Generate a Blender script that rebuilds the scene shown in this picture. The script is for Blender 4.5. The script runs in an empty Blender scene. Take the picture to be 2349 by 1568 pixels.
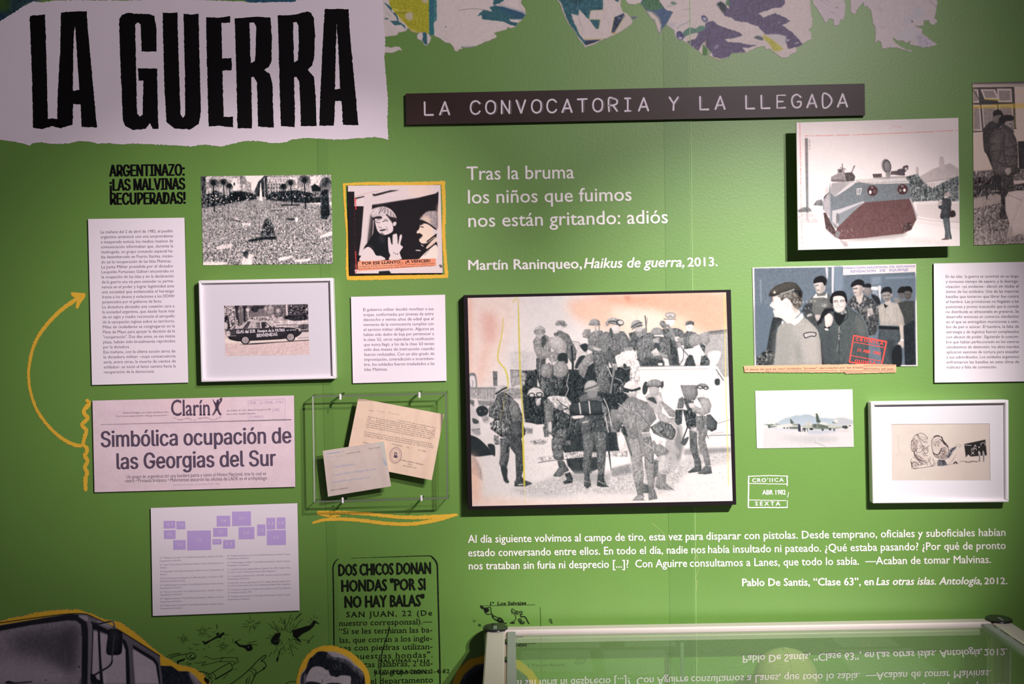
import bpy, bmesh, math, random
import numpy as np
from mathutils import Vector, Matrix
C = bpy.context.scene.collection
SC = bpy.context.scene
# ------------------------------------------------------------------ camera
F = 2400.0
CAM = Vector((0.0, -2.4, 1.6))
def _cam_matrix():
    Yw = Vector((-4.5, 84.0, -F)).normalized()          # wall normal seen by the camera
    Xw = Vector((1.0, 0.0165, 0.0)); Xw = (Xw - Yw * Xw.dot(Yw)).normalized()
    Zw = Xw.cross(Yw)
    M = Matrix((Xw, Yw, Zw))                             # rows = camera->world
    return M
R_CW = _cam_matrix()
cam_d = bpy.data.cameras.new('camera'); cam = bpy.data.objects.new('camera', cam_d); C.objects.link(cam)
cam.matrix_world = Matrix.Translation(CAM) @ R_CW.to_4x4()
cam_d.sensor_width = 36; cam_d.lens = F / 2349 * 36; cam_d.clip_start = 0.05
SC.camera = cam
# ------------------------------------------------------------------ light
SC.view_settings.view_transform = 'Standard'; SC.view_settings.look = 'None'
SC.view_settings.exposure = 0.0; SC.view_settings.gamma = 1.0
SC.view_settings.use_curve_mapping = False
SC.cycles.transparent_max_bounces = 40; SC.cycles.max_bounces = 16
w = bpy.data.worlds.new('gallery_air'); SC.world = w; w.use_nodes = True
w.node_tree.nodes['Background'].inputs[0].default_value = (0.60, 0.53, 0.60, 1)
w.node_tree.nodes['Background'].inputs[1].default_value = 0.11
def spot(name, loc, aim, power, size_deg, blend, radius, col):
    l = bpy.data.lights.new(name, 'SPOT'); l.energy = power; l.spot_size = math.radians(size_deg)
    l.spot_blend = blend; l.shadow_soft_size = radius; l.color = col
    o = bpy.data.objects.new(name, l); C.objects.link(o); o.location = loc
    o.rotation_euler = (Vector(aim) - Vector(loc)).to_track_quat('-Z', 'Y').to_euler()
    return o
spot('track_spot', (1.45, -2.2, 2.85), (0.51, 0, 1.24), 560, 30.8, 1.0, 0.014, (1.0, 0.96, 0.93))
spot('track_spot.001', (1.0, -2.35, 2.4), (-0.56, 0, 1.54), 285, 24.8, 1.0, 0.014, (1.0, 0.90, 0.93))
spot('track_spot.002', (1.25, -2.3, 2.9), (-0.52, 0, 1.41), 188, 84, 1.0, 0.03, (1.0, 0.90, 0.94))

# ------------------------------------------------------------------ helpers
def PV(px, py, off=0.0):
    """points of the plane 'off' metres in front of the wall (vectorised)"""
    px = np.asarray(px, float); py = np.asarray(py, float)
    a = (px - 1174.5) / F; b = -(py - 784.0) / F
    m = np.array(R_CW)
    dx = m[0,0]*a + m[0,1]*b - m[0,2]; dy = m[1,0]*a + m[1,1]*b - m[1,2]; dz = m[2,0]*a + m[2,1]*b - m[2,2]
    t = (2.4 - off) / dy
    return np.stack([dx*t, -2.4 + dy*t, 1.6 + dz*t], -1)
def P(px, py, off=0.0):
    return Vector(PV(px, py, off).tolist())
def lin(c):
    c = np.asarray(c, float) / 255.0
    return np.where(c <= 0.04045, c / 12.92, ((np.clip(c, 0, None) + 0.055) / 1.055) ** 2.4)
_mats = {}
def mat(name, rgb, rough=0.55, spec=0.5, noise=0.0, nscale=30.0, bump=0.0, bscale=200.0, metal=0.0, key=None):
    k = key or name
    if k in _mats: return _mats[k]
    m = bpy.data.materials.new(name); m.use_nodes = True; nt = m.node_tree; b = nt.nodes['Principled BSDF']
    c = tuple(lin(rgb).tolist()) + (1,)
    b.inputs['Base Color'].default_value = c; b.inputs['Roughness'].default_value = rough
    b.inputs['Specular IOR Level'].default_value = spec; b.inputs['Metallic'].default_value = metal
    geo = nt.nodes.new('ShaderNodeNewGeometry')
    if noise > 0:
        n = nt.nodes.new('ShaderNodeTexNoise'); n.inputs['Scale'].default_value = nscale; n.inputs['Detail'].default_value = 4
        nt.links.new(geo.outputs['Position'], n.inputs['Vector'])
        mr = nt.nodes.new('ShaderNodeMapRange'); mr.inputs['To Min'].default_value = 1 - noise; mr.inputs['To Max'].default_value = 1 + noise
        nt.links.new(n.outputs['Fac'], mr.inputs['Value'])
        mx = nt.nodes.new('ShaderNodeVectorMath'); mx.operation = 'SCALE'; mx.inputs[0].default_value = c[:3]
        nt.links.new(mr.outputs['Result'], mx.inputs['Scale']); nt.links.new(mx.outputs['Vector'], b.inputs['Base Color'])
    if bump > 0:
        n2 = nt.nodes.new('ShaderNodeTexNoise'); n2.inputs['Scale'].default_value = bscale; n2.inputs['Detail'].default_value = 3
        nt.links.new(geo.outputs['Position'], n2.inputs['Vector'])
        bp = nt.nodes.new('ShaderNodeBump'); bp.inputs['Strength'].default_value = bump; bp.inputs['Distance'].default_value = 0.002
        nt.links.new(n2.outputs['Fac'], bp.inputs['Height']); nt.links.new(bp.outputs['Normal'], b.inputs['Normal'])
    _mats[k] = m; return m
def print_mat(alpha=False, rough=0.7, spec=0.2):
    k = 'print%d%.2f' % (alpha, rough)
    if k in _mats: return _mats[k]
    m = bpy.data.materials.new('printed_ink'); m.use_nodes = True; nt = m.node_tree; b = nt.nodes['Principled BSDF']
    a = nt.nodes.new('ShaderNodeAttribute'); a.attribute_name = 'Col'
    nt.links.new(a.outputs['Color'], b.inputs['Base Color'])
    b.inputs['Roughness'].default_value = rough; b.inputs['Specular IOR Level'].default_value = spec
    if alpha: nt.links.new(a.outputs['Alpha'], b.inputs['Alpha'])
    _mats[k] = m; return m

def link(name, me, m=None, parent=None):
    """link a mesh whose vertices are in world coordinates; origin goes to its middle"""
    o = bpy.data.objects.new(name, me)
    if m is not None: me.materials.append(m)
    n = len(me.vertices)
    co = np.empty(n*3, np.float32); me.vertices.foreach_get('co', co); co = co.reshape(-1, 3)
    cen = (co.min(0) + co.max(0)) / 2 if n else np.zeros(3)
    if parent is not None: base = np.array(parent['_loc'])
    else: base = np.zeros(3)
    co -= cen; me.vertices.foreach_set('co', co.ravel()); me.update()
    C.objects.link(o); o.location = (cen - base).tolist(); o['_loc'] = cen.tolist()
    if parent is not None: o.parent = parent
    return o
def thing(name, loc, label, cat, group=None):
    o = bpy.data.objects.new(name, None); o.empty_display_size = 0.02; C.objects.link(o)
    o.location = loc; o['_loc'] = [float(v) for v in loc]
    return tag(o, label, cat, group)
def tag(o, label, cat=None, group=None):
    o['label'] = label
    if cat: o['category'] = cat
    if group: o['group'] = group
    return o
def mesh(vs, fs):
    me = bpy.data.meshes.new('m'); me.from_pydata([tuple(v) for v in vs], [], fs); me.update(); return me
def slab(name, cor, front, back, m, parent=None, bev=0.0006):
    """a board: four pixel corners (tl,tr,br,bl) on its front face, standing from 'back' to 'front' off the wall"""
    f = [P(x, y, front) for x, y in cor]
    b = [Vector((v.x, -back, v.z)) for v in f]
    bm = bmesh.new(); vs = [bm.verts.new(v) for v in f + b]
    for q in ((3,2,1,0), (4,5,6,7), (0,1,5,4), (1,2,6,5), (2,3,7,6), (3,0,4,7)): bm.faces.new([vs[i] for i in q])
    bmesh.ops.recalc_face_normals(bm, faces=bm.faces)
    if bev: bmesh.ops.bevel(bm, geom=bm.edges[:], offset=bev, segments=1, affect='EDGES')
    me = bpy.data.meshes.new(name); bm.to_mesh(me); bm.free()
    return link(name, me, m, parent)
def box(name, lo, hi, m, parent=None, bev=0.001):
    bm = bmesh.new(); bmesh.ops.create_cube(bm, size=1)
    for v in bm.verts:
        v.co = Vector([(lo[i]+hi[i])/2 + v.co[i]*(hi[i]-lo[i]) for i in range(3)])
    if bev: bmesh.ops.bevel(bm, geom=bm.edges[:], offset=bev, segments=2, affect='EDGES')
    me = bpy.data.meshes.new(name); bm.to_mesh(me); bm.free()
    return link(name, me, m, parent)
# ---- tracing: strings of "x,y x,y" read in a zoomed crop
def TR(s, ox=0, oy=0, k=1.0):
    a = np.array([[float(v) for v in t.split(',')] for t in s.split()])
    return np.stack([ox + a[:,0]/k, oy + a[:,1]/k], -1)
def smooth(p, closed=True, n=5):
    p = np.asarray(p, float); m = len(p)
    if m < 3: return p
    out = []
    rng = range(m if closed else m-1)
    for i in rng:
        if closed: a, b, c, d = p[(i-1) % m], p[i], p[(i+1) % m], p[(i+2) % m]
        else: a, b, c, d = p[max(i-1,0)], p[i], p[i+1], p[min(i+2,m-1)]
        for j in range(n):
            t = j / n
            out.append(0.5*((2*b) + (c-a)*t + (2*a-5*b+4*c-d)*t*t + (3*b-a-3*c+d)*t**3))
    if not closed: out.append(p[-1])
    return np.array(out)
def rough_edge(p, step=4.0, amp=1.0, seed=0, closed=True):
    rs = np.random.RandomState(seed); out = []; m = len(p)
    for i in range(m if closed else m-1):
        a, b = p[i], p[(i+1) % m]; L = np.hypot(*(b-a)); k = max(1, int(L/step))
        nrm = np.array([-(b-a)[1], (b-a)[0]]) / max(L, 1e-6)
        for j in range(k): out.append(a + (b-a)*j/k + nrm*rs.normal(0, amp)*(0.4 if j == 0 else 1))
    if not closed: out.append(p[-1])
    return np.array(out)
def holder(name, objs_fn, px, py):
    """an Empty on the wall at a pixel, ready to take parts"""
    o = bpy.data.objects.new(name, None); o.empty_display_size = 0.02; C.objects.link(o)
    p = P(px, py, .001); o.location = p; o['_loc'] = [float(v) for v in p]; return o
def inked(name, polys, off, m, parent=None, thick=0.0, parts=None):
    """flat printed shapes (list of pixel outlines, or lists of outlines with holes) as one mesh"""
    if parts:
        if parent is None:
            q = polys[0].a if isinstance(polys[0], Strip) else (polys[0][0] if isinstance(polys[0], list) else polys[0])
            parent = holder(name, None, float(q[:,0].mean()), float(q[:,1].mean()))
        for i, pl in enumerate(polys): inked(parts, [pl], off+(i % 24)*.00002, m, parent, thick)
        return parent
    bm = bmesh.new()
    from mathutils.geometry import tessellate_polygon
    for ip, pl in enumerate(polys):
        ofs = off + (ip % 24)*.00002
        if isinstance(pl, Strip):
            A = PV(pl.a[:,0], pl.a[:,1], ofs).tolist(); B = PV(pl.b[:,0], pl.b[:,1], ofs).tolist()
            A = [bm.verts.new(x) for x in A]; B = [bm.verts.new(x) for x in B]
            for i in range(len(A)-1): bm.faces.new((A[i], B[i], B[i+1], A[i+1]))
            continue
        loops = pl if isinstance(pl, list) else [pl]
        allp = np.concatenate(loops); W = PV(allp[:,0], allp[:,1], ofs)
        vv = []; k = 0
        for lp in loops:
            vv.append([Vector((W[k+i][0], W[k+i][2], 0)) for i in range(len(lp))]); k += len(lp)
        tris = tessellate_polygon(vv)
        bv = [bm.verts.new(x) for x in W.tolist()]
        for t in tris:
            if len(set(t)) == 3:
                try: bm.faces.new([bv[i] for i in t])
                except ValueError: pass
    for f in bm.faces:
        f.normal_update()
        if f.normal.y > 0: f.normal_flip()
    if thick:
        r = bmesh.ops.extrude_face_region(bm, geom=bm.faces[:])
        for v in r['geom']:
            if isinstance(v, bmesh.types.BMVert): v.co.y += thick
        bmesh.ops.recalc_face_normals(bm, faces=bm.faces)
    me = bpy.data.meshes.new(name); bm.to_mesh(me); bm.free()
    return link(name, me, m, parent)
class Strip:
    def __init__(s, a, b): s.a, s.b = a, b
def stroke_poly(p, w, taper=False, cap=True, amp=0.0, step=2.2, seed=0):
    """brush stroke through p as a strip; w = width or list of widths"""
    p = np.asarray(p, float); n = len(p)
    w = np.interp(np.linspace(0,1,n), np.linspace(0,1,len(w)), w) if hasattr(w, '__len__') else np.full(n, float(w))
    t = np.gradient(p, axis=0); t /= np.maximum(np.hypot(t[:,0], t[:,1])[:,None], 1e-6)
    nr = np.stack([-t[:,1], t[:,0]], -1)
    a = p + nr*w[:,None]/2; b = p - nr*w[:,None]/2
    if cap:
        a = np.concatenate([[p[0]-t[0]*w[0]*.4+nr[0]*w[0]*.2], a, [p[-1]+t[-1]*w[-1]*.4+nr[-1]*w[-1]*.2]])
        b = np.concatenate([[p[0]-t[0]*w[0]*.4-nr[0]*w[0]*.2], b, [p[-1]+t[-1]*w[-1]*.4-nr[-1]*w[-1]*.2]])
    if amp:
        d = np.concatenate([[0], np.cumsum(np.hypot(*np.diff((a+b)/2, axis=0).T))]); u = np.linspace(0, d[-1], max(4, int(d[-1]/step)))
        rs = np.random.RandomState(seed); ra, rb = rs.normal(0, amp, len(u)), rs.normal(0, amp, len(u))
        a = np.stack([np.interp(u, d, a[:,i]) for i in (0,1)], -1); b = np.stack([np.interp(u, d, b[:,i]) for i in (0,1)], -1)
        n_ = (a-b)/np.maximum(np.hypot(*(a-b).T)[:,None], .3); a = a+n_*ra[:,None]; b = b+n_*rb[:,None]
    return Strip(a, b)
# ---- lettering
_tc = {}
try: INTER = bpy.data.fonts.load(bpy.utils.system_resource('DATAFILES', path='fonts') + '/Inter.woff2')
except Exception: INTER = None
def glyphs(s, bold=0.0, res=2, spacing=1.0, font=None):
    k = (s, bold, res, spacing, font)
    if k in _tc: return _tc[k]
    cu = bpy.data.curves.new('t', 'FONT'); cu.body = s; cu.resolution_u = res; cu.offset = bold; cu.space_character = spacing
    cu.fill_mode = 'FRONT'
    if font and INTER: cu.font = INTER
    o = bpy.data.objects.new('t', cu); me = o.to_mesh()
    co = np.empty(len(me.vertices)*3, np.float32); me.vertices.foreach_get('co', co); co = co.reshape(-1,3)[:,:2].copy()
    fs = [tuple(p.vertices) for p in me.polygons]
    o.to_mesh_clear(); bpy.data.objects.remove(o); bpy.data.curves.remove(cu)
    _tc[k] = (co, fs); return _tc[k]
_cap = {}
def capheight(f):
    if f not in _cap: c, _ = glyphs('H', 0.0, 2, 1.0, f); _cap[f] = float(c[:,1].max())
    return _cap[f]
def _serif(co, fs, sl=0.055, th=0.05):
    cnt = {}
    for f in fs:
        for i in range(len(f)):
            e = (f[i], f[(i+1) % len(f)]); k = tuple(sorted(e)); cnt[k] = cnt.get(k, 0) + 1
    add = []; af = []; n = len(co)
    for (a, b), c in cnt.items():
        if c != 1: continue
        A, B = co[a], co[b]
        if abs(A[1]-B[1]) < 0.004 and 0.05 < abs(A[0]-B[0]) < 0.17:
            y = (A[1]+B[1])/2
            if abs(y) < 0.02 or abs(y+0.2) < 0.03: d = 1
            elif min(abs(y-.729), abs(y-.546), abs(y-.76), abs(y-0.745)) < 0.03: d = -1
            else: continue
            x0, x1 = sorted((A[0], B[0]))
            add += [(x0-sl, y), (x1+sl, y), (x1+sl, y+d*th), (x0-sl, y+d*th)]
            af.append((n, n+1, n+2, n+3)); n += 4
    if not add: return co, fs
    return np.concatenate([co, np.array(add, np.float32)]), fs + af
def text_mesh(name, lines, off, m, parent=None):
    """lines: (string, x0, y0, x1, y1, cap_px[, opts]); baseline from (x0,y0) to (x1,y1), stretched to fit"""
    if min(l[5] for l in lines) >= 6.9 and (len(lines) > 1 or parent is None):
        if parent is None: parent = holder(name, None, lines[0][1], lines[0][2])
        for l in lines: _text('text_line', [l], off, m, parent)
        return parent
    o = _text(name, lines, off, m, parent)
    if len(lines) > 1: o['kind'] = 'stuff'
    return o
def _text(name, lines, off, m, parent=None):
    V = []; Fa = []; n = 0
    for ln in lines:
        s, x0, y0, x1, y1, cap = ln[:6]; op = ln[6] if len(ln) > 6 else {}
        sb = op.get('b', 0.0)/.682*cap
        if sb > .12 and 'dup' not in op: op = dict(op, dup=[(-sb, 0), (sb, 0), (0, sb*.7), (0, -sb*.7)])
        co, fs = glyphs(s, 0.0, op.get('res', 2), op.get('sp', 1.0), op.get('f'))
        if op.get('serif'): co, fs = _serif(co, fs, *([] if op['serif'] is True else op['serif']))
        if len(co) == 0: continue
        mn, mx_ = co[:,0].min(), co[:,0].max()
        u = (co[:,0]-mn) / (mx_-mn); v = co[:,1] / capheight(op.get('f')) * cap
        L = math.hypot(x1-x0, y1-y0); dx, dy = (x1-x0)/L, (y1-y0)/L
        sh = op.get('it', 0.0)
        uu = u*L + v*sh
        px = x0 + uu*dx + v*dy; py = y0 + uu*dy - v*dx
        if 'wob' in op:
            px = px + op['wob']*np.sin(py*.9+px*.7); py = py + op['wob']*np.sin(px*.8)
        for j, (ddx, ddy) in enumerate(op.get('dup', [(0, 0)])):
            V.append(PV(px+ddx, py+ddy, off+j*.00003)); Fa += [tuple(i+n for i in f) for f in fs]; n += len(co)
    me = bpy.data.meshes.new(name); me.from_pydata(np.concatenate(V).tolist(), [], Fa); me.update()
    return link(name, me, m, parent)
def block(lines, xl0, yb0, xr0, xln, ybn, xrn, cap, slope, ends={}, o={}):
    """evenly led lines of a justified paragraph"""
    out = []; n = len(lines)
    for i, s in enumerate(lines):
        t = i / max(1, n-1); xl = xl0+(xln-xl0)*t; y = yb0+(ybn-yb0)*t; xr = xr0+(xrn-xr0)*t
        if i in ends: xr = ends[i]
        out.append((s, xl, y, xr, y+slope*(xr-xl), cap, o))
    return out
# ---- painted prints: a small raster painter whose result becomes per-vertex ink colour
def vnoise(h, w, s, rs, ay=1.0):
    gh, gw = int(h/(s*ay))+3, int(w/s)+3
    g = rs.rand(gh, gw); y = np.linspace(0, gh-2.01, h); x = np.linspace(0, gw-2.01, w)
    yi, xi = y.astype(int), x.astype(int); fy, fx = (y-yi)[:,None], (x-xi)[None]
    fy = fy*fy*(3-2*fy); fx = fx*fx*(3-2*fx)
    return (g[yi][:,xi]*(1-fy)*(1-fx) + g[yi+1][:,xi]*fy*(1-fx) + g[yi][:,xi+1]*(1-fy)*fx + g[yi+1][:,xi+1]*fy*fx)
def fbm(h, w, s, rs, o=3):
    r = 0; a = 1; t = 0
    for i in range(o):
        r = r + a*vnoise(h, w, max(s, 1.0), rs); t += a; a *= .55; s /= 2
    return r/t
def gblur(a, r):
    if r <= 0.2: return a
    n = int(math.ceil(r*2.5)); k = np.exp(-0.5*(np.arange(-n, n+1)/r)**2); k /= k.sum()
    p = np.pad(a, ((n,n),(0,0)), mode='edge'); out = sum(k[i]*p[i:i+a.shape[0]] for i in range(2*n+1))
    p = np.pad(out, ((0,0),(n,n)), mode='edge'); return sum(k[i]*p[:,i:i+a.shape[1]] for i in range(2*n+1))
class Cv:
    def __init__(s, x0, y0, x1, y1, bg=(0,0,0), k=1.0, seed=1, alpha=False, duo=((0,0,0),(255,255,255))):
        s.x0, s.y0, s.k = x0, y0, k; s.W = int((x1-x0)*k)+2; s.H = int((y1-y0)*k)+2
        s.duo = duo; s.a = np.ones((s.H, s.W, 4)); s.a[..., :3] = s.c(bg)
        if alpha: s.a[..., 3] = 0
        s.rs = np.random.RandomState(seed); s.t = (0, 0, 1.0); s.al = alpha
        a_ = vnoise(s.H, s.W, 13*k, s.rs, 1.5); b_ = vnoise(s.H, s.W, 6*k, s.rs, 1.6)
        cr = np.clip(1-np.abs(2*a_-1)*5.5, 0, 1)*1.0 + np.clip(1-np.abs(2*b_-1)*3.6, 0, 1)*.6   # creases, each with a lit lip
        rg = -cr*.62 + np.roll(np.roll(cr, int(2*k), 1), int(1.5*k), 0)*.50
        s.tex = .5 + (fbm(s.H, s.W, 5*k, s.rs, 3)-.5)*.75 + rg*.62
        s.tex2 = fbm(s.H, s.W, 2.2*k, s.rs, 2)
    def at(s, ox, oy, k): s.t = (ox, oy, k); return s
    def c(s, c):
        if np.isscalar(c):
            t = c/255.0; return np.array(s.duo[0], float)*(1-t) + np.array(s.duo[1], float)*t
        return np.array(c, float)
    def q(s, p):
        p = TR(p, *s.t) if isinstance(p, str) else np.stack([s.t[0]+np.asarray(p, float)[:,0]/s.t[2], s.t[1]+np.asarray(p, float)[:,1]/s.t[2]], -1)
        return np.stack([(p[:,0]-s.x0)*s.k, (p[:,1]-s.y0)*s.k], -1)
    def mask(s, p, SS=3):
        y0 = max(0, int(p[:,1].min())-1); y1 = min(s.H, int(p[:,1].max())+2)
        if y1 <= y0: return None
        ys = y0 + (np.arange((y1-y0)*SS)+.5)/SS
        a = p; b = np.roll(p, -1, 0)
        cr = ((a[None,:,1] <= ys[:,None]) != (b[None,:,1] <= ys[:,None]))
        r, e = np.nonzero(cr)
        if len(r) == 0: return None
        t = (ys[r]-a[e,1]) / (b[e,1]-a[e,1]); x = a[e,0]+t*(b[e,0]-a[e,0])
        sg = np.where(b[e,1] > a[e,1], 1.0, -1.0)
        x = np.clip(x, 0, s.W-1.001); xi = x.astype(int); fr = x-xi
        d = np.zeros((len(ys), s.W+2)); np.add.at(d, (r, xi), sg*(1-fr)); np.add.at(d, (r, xi+1), sg*fr)
        m = np.clip(np.abs(np.cumsum(d, 1)[:, :s.W]), 0, 1).reshape(-1, SS, s.W).mean(1)
        M = np.zeros((s.H, s.W)); M[y0:y1] = m; return M
    def put(s, M, col, a=1.0, b=0.0, sh=0.0, tx=0.0, gr=None):
        if M is None: return s
        ys, xs = np.nonzero(M > 0.003)
        if len(ys) == 0: return s
        pd = int(b*3*s.k)+ (6 if sh else 2)
        y0, y1 = max(0, ys.min()-pd), min(s.H, ys.max()+pd+1); x0, x1 = max(0, xs.min()-pd), min(s.W, xs.max()+pd+1)
        m = M[y0:y1, x0:x1]
        if b: m = gblur(m, b*s.k)
        cc = s.c(col); L = np.zeros(m.shape)
        if sh:
            R = max(2.0, min(m.shape)*.12); g = gblur(m, min(R, 8)); gx = np.roll(g, -2, 1)-np.roll(g, 2, 1); gy = np.roll(g, -2, 0)-np.roll(g, 2, 0)
            L = L + sh*(-(1-g)*75*m + np.clip(gx*.5+gy*.6, -.5, .5)*110 + 14)
        if tx:
            L = L + (s.tex[y0:y1, x0:x1]-.5)*tx*2.6 + (s.tex2[y0:y1, x0:x1]-.5)*tx*2.0
        px = cc[None,None] + L[...,None]
        if gr is not None:      # (col2, axis): vertical or horizontal blend
            t = np.linspace(0,1,m.shape[0])[:,None,None] if gr[1] == 'y' else np.linspace(0,1,m.shape[1])[None,:,None]
            px = px*(1-t) + (s.c(gr[0])[None,None]+L[...,None])*t
        A = (m*a)[...,None]; T = s.a[y0:y1, x0:x1]
        T[..., :3] = T[..., :3]*(1-A) + px*A
        if s.al: T[..., 3:] = T[..., 3:] + A*(1-T[..., 3:])
        return s
    def P(s, p, col, a=1.0, b=0.0, sm=1, sh=0.0, tx=0.0, gr=None):
        p = s.q(p)
        if sm and len(p) > 2: p = smooth(p, True, 4)
        return s.put(s.mask(p), col, a, b, sh, tx, gr)
    def L(s, p, w, col, a=1.0, b=0.0, sm=1, brk=0.0, tx=0.0):
        p = s.q(p)
        if sm and len(p) > 2: p = smooth(p, False, 4)
        M = np.zeros((s.H, s.W)); n = len(p)
        ws = np.interp(np.linspace(0,1,n), np.linspace(0,1,len(w)), w) if hasattr(w, '__len__') else np.full(n, float(w))
        for i in range(n-1):
            A, B = p[i], p[i+1]; r = max(ws[i], ws[i+1])*s.k/2+1.5
            x0, x1 = int(max(0, min(A[0],B[0])-r)), int(min(s.W, max(A[0],B[0])+r+2)); y0, y1 = int(max(0, min(A[1],B[1])-r)), int(min(s.H, max(A[1],B[1])+r+2))
            if x1 <= x0 or y1 <= y0: continue
            X, Y = np.meshgrid(np.arange(x0,x1)+.5, np.arange(y0,y1)+.5); d = B-A; l2 = max((d**2).sum(), 1e-9)
            t = np.clip(((X-A[0])*d[0]+(Y-A[1])*d[1])/l2, 0, 1)
            D = np.hypot(X-A[0]-t*d[0], Y-A[1]-t*d[1]); wd = (ws[i]*(1-t)+ws[i+1]*t)*s.k/2
            m = np.clip(wd-D+.5, 0, 1)*np.clip(wd*2, 0, 1)
            M[y0:y1, x0:x1] = np.maximum(M[y0:y1, x0:x1], m)
        if brk: M = M*np.clip((s.tex2-brk)*8+.5, 0, 1)
        return s.put(M, col, a, b, 0, tx)
    def E(s, cx, cy, rx, ry, col, rot=0.0, a=1.0, b=0.0, sh=0.0, tx=0.0):
        t = np.linspace(0, 2*math.pi, 28, endpoint=False); r = math.radians(rot)
        x = np.cos(t)*rx; y = np.sin(t)*ry
        return s.P(np.stack([cx+x*math.cos(r)-y*math.sin(r), cy+x*math.sin(r)+y*math.cos(r)], -1), col, a, b, 0, sh, tx)
    def N(s, amp, scale=3.0, reg=None, mono=True, o=2):
        """grain, optionally within a polygon"""
        n = (fbm(s.H, s.W, scale*s.k, s.rs, o)-.5)*2*amp
        if reg is not None:
            M = s.mask(s.q(reg)); n = n*(M if M is not None else 0)
        s.a[..., :3] += n[...,None]; return s
    def speck(s, reg, n, r, cols, b=0.0, asp=1.0, a=1.0):
        """many little dabs inside a polygon"""
        p = s.q(reg); M = s.mask(p)
        if M is None: return s
        ys, xs = np.nonzero(M > .5)
        if len(ys) == 0: return s
        id_ = s.rs.randint(0, len(ys), n)
        for i in id_:
            rr = s.rs.uniform(*r)*s.k; cx, cy = xs[i]+s.rs.rand(), ys[i]+s.rs.rand(); R = int(rr*max(1, asp))+2
            x0, x1, y0, y1 = max(0,int(cx)-R), min(s.W,int(cx)+R+1), max(0,int(cy)-R), min(s.H,int(cy)+R+1)
            X, Y = np.meshgrid(np.arange(x0,x1)+.5, np.arange(y0,y1)+.5)
            m = np.clip(rr-np.hypot((X-cx), (Y-cy)/asp)+.5, 0, 1)[...,None]*a
            c = cols[s.rs.randint(len(cols))]; s.a[y0:y1,x0:x1,:3] = s.a[y0:y1,x0:x1,:3]*(1-m)+s.c(c)*m
            if s.al: s.a[y0:y1,x0:x1,3:] = np.maximum(s.a[y0:y1,x0:x1,3:], m)
        return s
    def grade(s, f):
        s.a[..., :3] = f(s.a[..., :3]); return s
    def contrast(s, k, piv=140):
        g = s.a[..., :3].mean(-1, keepdims=True); s.a[..., :3] += (np.clip((g-piv)*k+piv, 4, 252)-g); return s
    def soften(s, r):
        for i in range(4 if s.al else 3): s.a[..., i] = gblur(s.a[..., i], r*s.k)
        return s
    def tone(s, dark, light, r=None):
        """map grey 0..255 to a two-tone print"""
        v = np.clip(s.a[..., :3], 0, 255)/255; d, l = s.c(dark), s.c(light); g = v.mean(-1, keepdims=True); sat = v-g
        s.a[..., :3] = d+(l-d)*g + sat*255; return s
def picture(name, cv, cor, off, parent=None, rough=0.7, spec=0.2):
    """turn a painter into a sheet of ink: corners tl,tr,br,bl in pixels"""
    cor = np.array(cor, float)
    nx = int(max(np.hypot(*(cor[1]-cor[0])), np.hypot(*(cor[2]-cor[3])))*cv.k); ny = int(max(np.hypot(*(cor[3]-cor[0])), np.hypot(*(cor[2]-cor[1])))*cv.k)
    u, v = np.meshgrid(np.linspace(0,1,nx+1), np.linspace(0,1,ny+1)); u = u.ravel()[:,None]; v = v.ravel()[:,None]
    p = cor[0]*(1-u)*(1-v)+cor[1]*u*(1-v)+cor[2]*u*v+cor[3]*(1-u)*v
    sx = np.clip((p[:,0]-cv.x0)*cv.k-.5, 0, cv.W-1.001); sy = np.clip((p[:,1]-cv.y0)*cv.k-.5, 0, cv.H-1.001)
    xi, yi = sx.astype(int), sy.astype(int); fx, fy = (sx-xi)[:,None], (sy-yi)[:,None]; A = cv.a
    col = A[yi,xi]*(1-fx)*(1-fy)+A[yi,xi+1]*fx*(1-fy)+A[yi+1,xi]*(1-fx)*fy+A[yi+1,xi+1]*fx*fy
    rgb = lin(np.clip(col[:,:3], 0, 255)); al = np.clip(col[:,3:], 0, 1)
    co = PV(p[:,0], p[:,1], off)
    i = np.arange(ny)[:,None]*(nx+1)+np.arange(nx)[None]; i = i.ravel()
    q = np.stack([i, i+nx+1, i+nx+2, i+1], -1)
    if cv.al:
        keep = al[:,0][q].max(1) > .02; q = q[keep]
        used = np.unique(q); mp = np.full(len(co), -1); mp[used] = np.arange(len(used)); q = mp[q]; co = co[used]; rgb = rgb[used]; al = al[used]
    me = bpy.data.meshes.new(name); me.vertices.add(len(co)); me.vertices.foreach_set('co', co.astype(np.float32).ravel())
    me.loops.add(q.size); me.loops.foreach_set('vertex_index', q.astype(np.int32).ravel())
    me.polygons.add(len(q)); me.polygons.foreach_set('loop_start', np.arange(0, q.size, 4, dtype=np.int32))
    me.update(calc_edges=True)
    at = me.color_attributes.new('Col', 'FLOAT_COLOR', 'POINT')
    at.data.foreach_set('color', np.concatenate([rgb, al], 1).astype(np.float32).ravel())
    return link(name, me, print_mat(cv.al, rough, spec), parent)
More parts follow.
